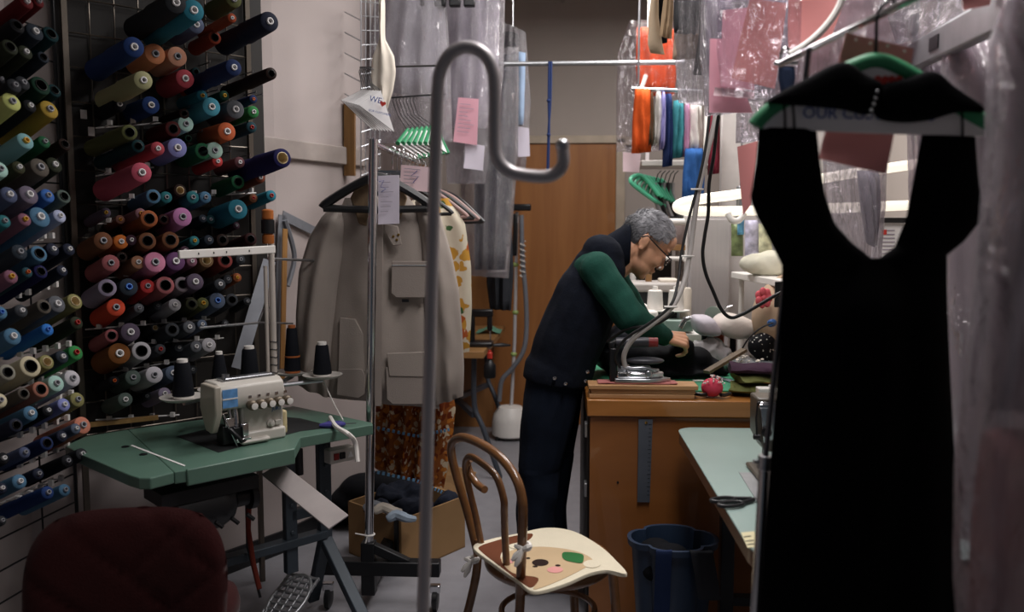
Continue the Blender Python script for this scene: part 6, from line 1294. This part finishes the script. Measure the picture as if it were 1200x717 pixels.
MB().box(((px_+px2)/2-.02, PY+.30, zz(315)), (px_-px2-.04, .02, .26)).build('dark_back_panel', mat('dark_panel', '2b2724', rough=.5), ps)
t = thing('storage_jar', V((at(797, 280, 4.5).x, 4.5, zz(290)+.015)), 'clear jar with pale contents on the wooden pipe shelf', 'jar'); p = V((at(797, 280, 4.5).x, 4.5, zz(290)+.016))
MB().lathe(p, Z, [(.05, 0), (.054, .01), (.054, .11), (.05, .12)], 20).build('contents', mat('jar_contents', 'a08f8c', rough=.6, var=.3), t); MB().lathe(p+Z*.12, Z, [(.056, 0), (.056, .02), (.05, .024)], 20).build('lid', m_dark, t)
p = V((at(779, 280, 4.5).x, 4.5, zz(290)+.016)); MB().box(p+Z*.06, (.07, .1, .12)).build('dark_box', mat('dark_blue_box', '2c3140', rough=.5), label='dark box beside the clear jar on the pipe shelf', cat='box', bevel=.004)
t = thing('black_machine', V((at(768, 380, 4.2).x, 4.15, 0)), 'black appliance with light grey lid standing behind the white thread cones', 'machine'); zb_ = at(768, 386, 4.15).z
xa_, xb_ = at(738, 350, 4.15).x, at(802, 350, 4.15).x
MB().box(((xa_+xb_)/2, 4.2, at(768, 361, 4.15).z), (xb_-xa_, .2, .20)).build('body', m_blk, t, bevel=.01); MB().box(((xa_+xb_)/2, 4.2, at(768, 336, 4.15).z), (xb_-xa_, .22, .045)).build('lid', mat('light_grey_plastic', 'b0a9a4', rough=.5), t, bevel=.012)
MB().box(((xa_+xb_)/2, 4.2, at(768, 361, 4.15).z/2-.06), (xb_-xa_-.02, .2, at(768, 361, 4.15).z-.12)).build('stand', m_dark, t)
MB().box((at(760, 318, 4.2).x, 4.2, at(760, 318, 4.2).z), (.03, .03, .11)).build('wood_block', m_tt, label='small upright wooden block on the lid of the black appliance', cat='block', bevel=.003)
MB().box((at(783, 329, 4.2).x, 4.2, at(783, 329, 4.2).z-.003), (.09, .12, .03)).build('white_pad', m_crm, label='cream pad lying on the lid of the black appliance', cat='pad', bevel=.008)
# second overlocker with white cones
wm = thing('overlock_machine', V((at(775, 390, 3.9).x, 3.95, 0)), 'white overlock machine with two white thread cones behind the hands of the man', 'sewing machine')
yw = 3.98; zt2 = at(775, 388, yw).z
MB().box((at(778, 388, yw).x, yw+.04, zt2-.02), (.36, .24, .035)).build('table_board', m_white, wm, bevel=.004)
for dx in (-.15, .15):
    MB().box((at(778, 388, yw).x+dx, yw+.04, (zt2-.04)/2), (.04, .04, zt2-.04)).build('leg', m_dleg, wm)
g = MB(); g.box((at(757, 372, yw).x, yw, at(757, 374, yw).z), (.10, .12, .09)); g.box((at(752, 365, yw).x, yw, at(752, 362, yw).z), (.05, .08, .05)); g.build('housing', m_white, wm, bevel=.012)
g = MB(); g.box((at(793, 380, yw).x, yw-.02, at(793, 380, yw).z), (.13, .1, .05)); g.tube([at(770,378,yw-.06), at(812,376,yw-.06)], .008, 8); g.build('green_arm', mat('sage_enamel', '8fa39a', rough=.4), wm, bevel=.008)
MB().tube([at(797, 384, yw-.09), at(803, 374, yw-.09), at(810, 372, yw-.09)], .012, 10).build('chrome_lever', m_chrome, wm)
for px, lb in ((767.5, 'white thread cone on the white overlock machine, nearest the man'), (792, 'white thread cone on the white overlock machine, beside the white pipe')):
    p = at(px, 363, yw+.03); MB().lathe(p-Z*.006, Z, [(.06, 0), (.065, .006), (.02, .008)], 22).build('saucer_plate', m_white, wm)
    t = thing('thread_cone', p+Z*.003, lb, 'thread cone'); MB().lathe(p+Z*.003, Z, [(.005, 0), (.038, 0), (.038, .01), (.033, .086), (.028, .09), (.005, .09)], 22).build('thread', mat('white_thread', 'e4e0da', rough=.7), t); MB().lathe(p+Z*.093, Z, [(.014, 0), (.012, .018), (.004, .02)], 12).build('core', m_white, t)
p = at(795, 372, yw+.03); MB().tube([V((p.x, p.y, zt2)), V((p.x, p.y, at(795, 366, yw).z))], .008, 8).build('cone_post', m_steel, wm)
p = at(803, 352, yw+.1); MB().lathe(V((p.x, p.y, at(803, 386, yw+.1).z)), Z, [(.03, 0), (.03, .19), (.026, .2)], 16).build('yellow_capped_bottle', m_crm, label='cream bottle standing by the white pipe', cat='bottle')
# grey cabinet and right-hand clutter
xc0, xc1 = at(808, 300, 4.3).x, at(857, 300, 4.3).x
cb = thing('grey_locker', V(((xc0+xc1)/2, 4.45, 0)), 'plain pale grey steel locker behind the steam hose', 'locker'); hz_ = at(830, 252, 4.3).z
MB().box(((xc0+xc1)/2, 4.47, hz_/2), (xc1-xc0, .3, hz_)).build('body', mat('pale_grey_steel', 'bdb8b8', rough=.35, metal=.2, var=.04, stretch=(20, 20, .4)), cb, bevel=.004)
MB().box(((xc0+xc1)/2, 4.312, hz_/2+.01), (xc1-xc0-.016, .02, hz_-.06)).build('door', mat('pale_grey_steel', 'bdb8b8'), cb, bevel=.003)
MB().box((1.35, 4.62, 1.25), (.95, .04, 2.4)).build('white_partition', mat('partition_white', 'cdc7c4', rough=.7), label='white partition behind the shelves at the right of the locker', cat='partition', bevel=.004)
# white hairpin tube, given an added glow to light this corner
m_glow = mat('hairpin_glow', 'fff8e8', rough=.4, var=0, emit='fff6e2', estr=.82)
LY = 3.8; lp = thing('hairpin_tube', at(880, 240, LY), 'bright white hairpin shaped tube with an added glow hanging behind the pink tickets', 'glowing tube')
LP = [(1075,192),(1000,203),(930,215),(868,227),(830,232),(805,236),(795,240),(795,244),(806,247),(840,247.5),(868,247),(930,245),(1000,243),(1075,240)]
MB().tube(smooth_poly([at(x, y, LY) for x, y in LP], 90), .022, 14).build('glowing_tube', m_glow, lp)
MB().box(at(868, 237, LY+.02), (.03, .05, .14)).build('bracket', m_alu, lp, bevel=.004)
g = MB(); g.tube(smooth_poly([at(853,250,LY-.03), at(858,258,LY-.04), at(866,258,LY-.04), at(872,250,LY-.03)], 14), .014, 10); g.build('white_hook', m_white, lp)
for x in (868, 1010): p = at(x, 225 if x < 900 else 203, LY+.02); MB().tube([p, V((p.x, p.y, HC-.003))], .004, 8).build('suspension_rod', m_steel, lp)
# packets on the partition
for i, (x0, x1, y0, y1, c, lb) in enumerate([(857,871,262,300,'6f7d52','green and pink flowered packet hanging beside the grey locker'), (864,872,256,275,'5f9fc0','small sky blue packet above the flowered packet'), (873,890,258,300,'b9b6cc','pale lilac packet between the flowered packet and the dress'), (889,905,262,300,'c9c8a8','pale yellow packet nearest the dress shoulder')]):
    g = MB(); panel(g, [(x0,y0),(x0,y1)], [(x1,y0),(x1,y1)], 4.15-.03*i, .02, n=8, m=8, seed=i); g.build('hanging_packet', mat('packet_%s' % c, c, rough=.5, var=.5, scale=26), label=lb, cat='packet', smooth=60)
sf = thing('white_shelf', at(895, 330, 3.75), 'white shelf board behind the left edge of the black dress', 'shelf'); a, b, c_, d_ = at(862, 318, 4.0), at(912, 312, 4.0), at(958, 339, 3.35), at(890, 331, 3.55)
zs = 1.235; P = [V((a.x, 4.1, zs)), V((a.x+.5, 4.1, zs)), V((a.x+.5, 3.4, zs)), V((a.x+.07, 3.4, zs))]; MB().prism(P, (0, 0, -.03)).build('board', m_white, sf, bevel=.004)
for p in (V((a.x+.04, 4.05, 0)), V((a.x+.46, 4.05, 0)), V((a.x+.46, 3.9, 0))): MB().tube([V((p.x, p.y, 0)), V((p.x, p.y, zs-.03))], .012, 10).build('upright', m_white, sf)
mb = MB(); cxx = a.x+.12
for dx, dz, r in ((-.07,.05,.06),(0,.06,.065),(.07,.06,.06),(.13,.05,.05),(-.02,.04,.07)): mb.ell(V((cxx+dx, 3.8, zs+dz)), (r*1.3, .08, r*.75), nu=16, nv=10)
w_ = blob(mb, .009, 4)
for v in w_.v: v.z = max(v.z+.008*noise.noise(v*22), zs+.001)
w_.build('white_padded_cloth', mat('ivory_cloth', 'dedbc8', rough=.8, bump=.1), label='ivory padded cloth folded on the white shelf board', cat='cloth', smooth=70)
m_pad = mat('lilac_pad', 'c4bec6', rough=.8, bump=.1)
def pad(P, Y, th, m, lb, post, nm, dY=.12):
    c = at(sum(x for x, y in P)/len(P), sum(y for x, y in P)/len(P), Y); t = thing(nm, V((c.x, Y, CZ)), lb, 'pressing pad')
    S = smooth_poly([V((x, y, 0)) for x, y in P], 48, close=True); cc = sum(S, V())/len(S); rings = []
    for k, dd in ((.4, -1), (.85, -.9), (.97, -.5), (1, 0), (.97, .5), (.85, .9), (.4, 1)): rings.append([at(cc.x+(p.x-cc.x)*k, cc.y+(p.y-cc.y)*k, Y)+V((0, dd*dY, -dd*.0)) for p in S])
    MB().loft(rings).build('padded_top', m, t, smooth=70)
    MB().tube([V((c.x, Y, CZ if Y < CY1 else 0)), V((c.x, Y, c.z))], .014, 10).build('stand', m_dark, t); MB().lathe(V((c.x, Y, CZ if Y < CY1 else 0)), Z, [(.08, 0), (.08, .01), (.02, .016)], 20).build('foot', m_dark, t)
pad([(813,371),(822,369.5),(832,371),(838,378),(842,388),(836,392),(824,392),(815,389),(812,380)], 3.7, .03, m_pad, 'lilac grey sleeve pressing pad on a post behind the black trousers', 1, 'pressing_pad')
pad([(839,373),(850,367),(866,369),(880,375),(888,384),(882,392),(864,396),(848,393),(840,388),(837,380)], 3.72, .03, mat('beige_white_pad', 'd2c8bf', rough=.7, bump=.15), 'larger beige white pressing pad in wrinkled plastic, right of the lilac pad', 1, 'pressing_pad')
g = MB(); p = at(840, 375, 3.9); g.tube([V((p.x, p.y, CZ if p.y < CY1 else 0)), at(841, 358, 3.9)], .009, 10)
ga = thing('steam_gauge', V((p.x, p.y, 0)), 'small green faced gauge on a thin chrome post before the grey locker', 'gauge'); g.build('post', m_chrome, ga); MB().lathe(at(836, 368, 3.86), (-.3, -1, 0), [(.03, 0), (.036, .004), (.036, .02), (.03, .022)], 20).build('dial', mat('gauge_green', '76857a', rough=.4), ga)
MB().tube(smooth_poly([at(840,360,3.88), at(846,364,3.87), at(852,360,3.87), at(858,358,3.87)], 12), .004, 8).build('pipe', m_chrome, ga)
mb = MB()
for x, y, r in ((822,412,.05),(834,408,.05),(842,416,.05),(828,422,.045),(848,424,.04)): mb.ell(at(x, y, 3.66), (r, .06, r), nu=14, nv=9)
w_ = blob(mb, .008, 2)
for v in w_.v: v += V((noise.noise(v*30), noise.noise(v*30+V((4, 0, 0))), noise.noise(v*30+V((0, 7, 0)))))*.018; v.z = max(v.z, CZ+.008)
w_.build('crumpled_bag', mat('white_bag', 'cfcaca', rough=.4, trans=.15), label='crumpled white plastic bag on the mat behind the black trousers', cat='bag', smooth=50)
MB().lathe(at(842, 404, 3.75), Z, [(.022, 0), (.024, .01), (.024, .05), (.018, .06)], 16).build('orange_spool', mat('red_orange_plastic', 'c9502a', rough=.4), label='small red-orange spool under the beige pressing pad', cat='spool')
# beige form, flower, tape under the shelf
mb = MB(); mb.ell(at(915, 372, 3.6), (.12, .12, .16), nu=20, nv=12); mb.ell(at(925, 345, 3.62), (.09, .09, .09)); bf = blob(mb, .011, 3); t = thing('beige_form', at(915, 372, 3.6)-Z*.17, 'beige padded form standing under the white shelf by the dress edge', 'dress form'); bf.build('padded_body', mat('beige_linen', 'b59c84', rough=.85), t, smooth=70)
MB().tube([V((at(915, 372, 3.6).x, 3.6, CZ)), at(915, 385, 3.6)], .03, 12).build('stem', m_tt, t); MB().lathe(V((at(915, 372, 3.6).x, 3.6, CZ)), Z, [(.1, 0), (.1, .015), (.03, .03)], 20).build('base', m_tt, t)
fl_ = at(895, 349, 3.47); g = MB()
for k in range(7): a = 2*math.pi*k/7; g.ell(fl_+V((.022*math.cos(a), .004*math.sin(3*a), .026*math.sin(a))), (.014, .008, .018), nu=10, nv=7)
g.ell(fl_, .014, nu=10, nv=7); g.build('coral_flower', mat('coral_cloth', 'e0606a', rough=.7), label='coral cloth flower pinned in front of the beige form', cat='flower')
MB().lathe(at(906, 378, 3.45), (-.6, -1, 0), [(.012, 0), (.016, .004), (.016, .03), (.01, .04)], 12).build('blue_plug', mat('blue_plastic_bright', '35619c', rough=.4), label='small blue plug beside the beige form', cat='plug')
g = MB(); g.tube(smooth_poly([at(x, y, 3.4) for x, y in ((906,378),(892,384),(878,396),(870,408))], 16), .0035, 6); g.build('grey_wire', m_dark, label='thin dark wire running down from the blue plug', cat='wire')
g = MB(); g.bar(at(913, 330, 3.3), at(912, 360, 3.3), .03, .012, up=V((0, 1, 0))); g.build('dark_strap', m_blk, label='short black strap hanging from the white shelf beside the pole', cat='strap', bevel=.002)
# seen through the dress neckline
bagged('clear plastic cover hanging behind the neck opening of the dress', mat('pale_grey_cloth', 'c2bfc6', rough=.85), ([(1004,200),(1008,240),(1016,285)], [(1030,200),(1032,240),(1026,290)]), ([(964,182),(966,230),(978,310)], [(1040,180),(1038,240),(1030,312)]), 2.7, dep=.03, film=m_hz, seed=83)
nb = thing('notice_board', at(1040, 285, 3.5), 'white notice sheet with small print seen in the neck opening of the dress', 'notice'); g = MB().box(at(1040, 285, 3.5), (.12, .006, .18)); g.build('sheet', m_paper, nb)
g = MB(); g.box(at(1045, 258, 3.49), (.14, .02, .02)); g.build('black_clip_bar', m_blk, nb, bevel=.003)
g = MB()
for k in range(7): g.box(at(1041, 270+4.5*k, 3.495), (.05, .002, .004))
g.build('printed_lines', m_gry, nb); MB().box(at(1036, 272, 3.494), (.02, .002, .02)).build('red_print_block', m_redp, nb)
# dark sleeve garments above the clothes row
sl_ = thing('knit_top', at(775, 60, 3.6), 'cream and black knit top with its sleeves hanging, left of the bagged black jacket', 'knit top')
g = MB(); panel(g, [(764,-12),(760,20),(759,52),(762,62)], [(772,-12),(772,20),(776,50),(779,64)], 3.6, .025, n=14, m=10, seed=3); g.build('sleeve', mat('cream_knit', 'b9a58c', rough=.9, bump=.2), sl_, smooth=60)
g = MB(); panel(g, [(768,-12),(766,30),(768,52)], [(784,-12),(782,30),(782,50)], 3.64, .03, n=14, m=10, seed=4); g.build('black_panel', m_bc, sl_, smooth=60)
g = MB(); panel(g, [(779,-12),(775,20),(773,42)], [(790,-12),(789,20),(787,46)], 3.56, .025, n=14, m=10, fold=.01, seed=5); g.build('sleeve', mat('tan_knit', 'a88f72', rough=.9, bump=.2), sl_, smooth=60)
bagged('black jacket sleeve and tan cloth in clear plastic above the clothes row', mat('tan_cloth', '9c8675', rough=.85), ([(790,40),(788,70)], [(820,40),(822,68)]), ([(789,-14),(790,60),(795,120)], [(832,-14),(834,60),(832,124)]), 3.5, dep=.04, seed=45, film=m_plas)
g = MB(); panel(g, [(791,-12),(789,20),(790,38)], [(818,-12),(822,15),(814,44)], 3.48, .035, n=14, m=12, seed=6); g.build('black_jacket_sleeve', mat('black_sheen', '14161b', rough=.5, var=.3), label='black shiny jacket sleeve hanging inside the clear plastic', cat='sleeve', smooth=60)
g = MB(); panel(g, [(820,-12),(819,40),(812,88)], [(829,-12),(830,40),(833,88)], 3.46, .02, n=14, m=8, seed=7); g.build('black_scarf', m_bc, label='narrow black scarf hanging beside the pink tickets', cat='scarf', smooth=60)
# ================================================================== LIGHT
def area(name, loc, rot, sx, sy, power, col=(1, 1, 1)):
    l = bpy.data.lights.new(name, 'AREA'); l.shape = 'RECTANGLE'; l.size = sx; l.size_y = sy; l.energy = power; l.color = col
    o = bpy.data.objects.new(name, l); COL.objects.link(o); o.location = loc; o.rotation_euler = rot; return o
area('ceiling_light', (.55, 4.3, 2.93), (0, 0, 0), .4, 1.3, 42, (1, .96, .94))
area('ceiling_light', (.42, 2.0, 2.93), (0, 0, 0), .4, 1.3, 29, (1, .95, .94)).data.spread = R(150)
area('ceiling_light', (-.3, 3.5, 2.93), (0, 0, 0), .3, 1.0, 13, (1, .96, .95)).data.spread = R(160)  # unseen lamp, added to brighten the plastic bags
for yy, xx, nm_ in ((4.3, .55, 'over the work counter'), (2.0, .42, 'over the front of the shop'), (3.5, -.3, 'beside the plastic covered clothes, added to brighten them')):
    t = thing('ceiling_lamp', V((xx, yy, 2.94)), 'long fluorescent ceiling fixture ' + nm_, 'ceiling lamp')
    MB().box((xx, yy, 2.985), (.44, 1.36, .085)).build('housing', m_white, t, bevel=.006)
w = bpy.data.worlds.new('world'); sc.world = w; w.use_nodes = True
w.node_tree.nodes['Background'].inputs[0].default_value = (.75, .85, 1, 1); w.node_tree.nodes['Background'].inputs[1].default_value = .05
vs_ = sc.view_settings; vs_.view_transform = 'Standard'; vs_.look = 'None'; vs_.gamma = 1; vs_.use_curve_mapping = False; vs_.exposure = 0
sc.cycles.transparent_max_bounces = 24; sc.cycles.max_bounces = 8; sc.cycles.use_denoising = True
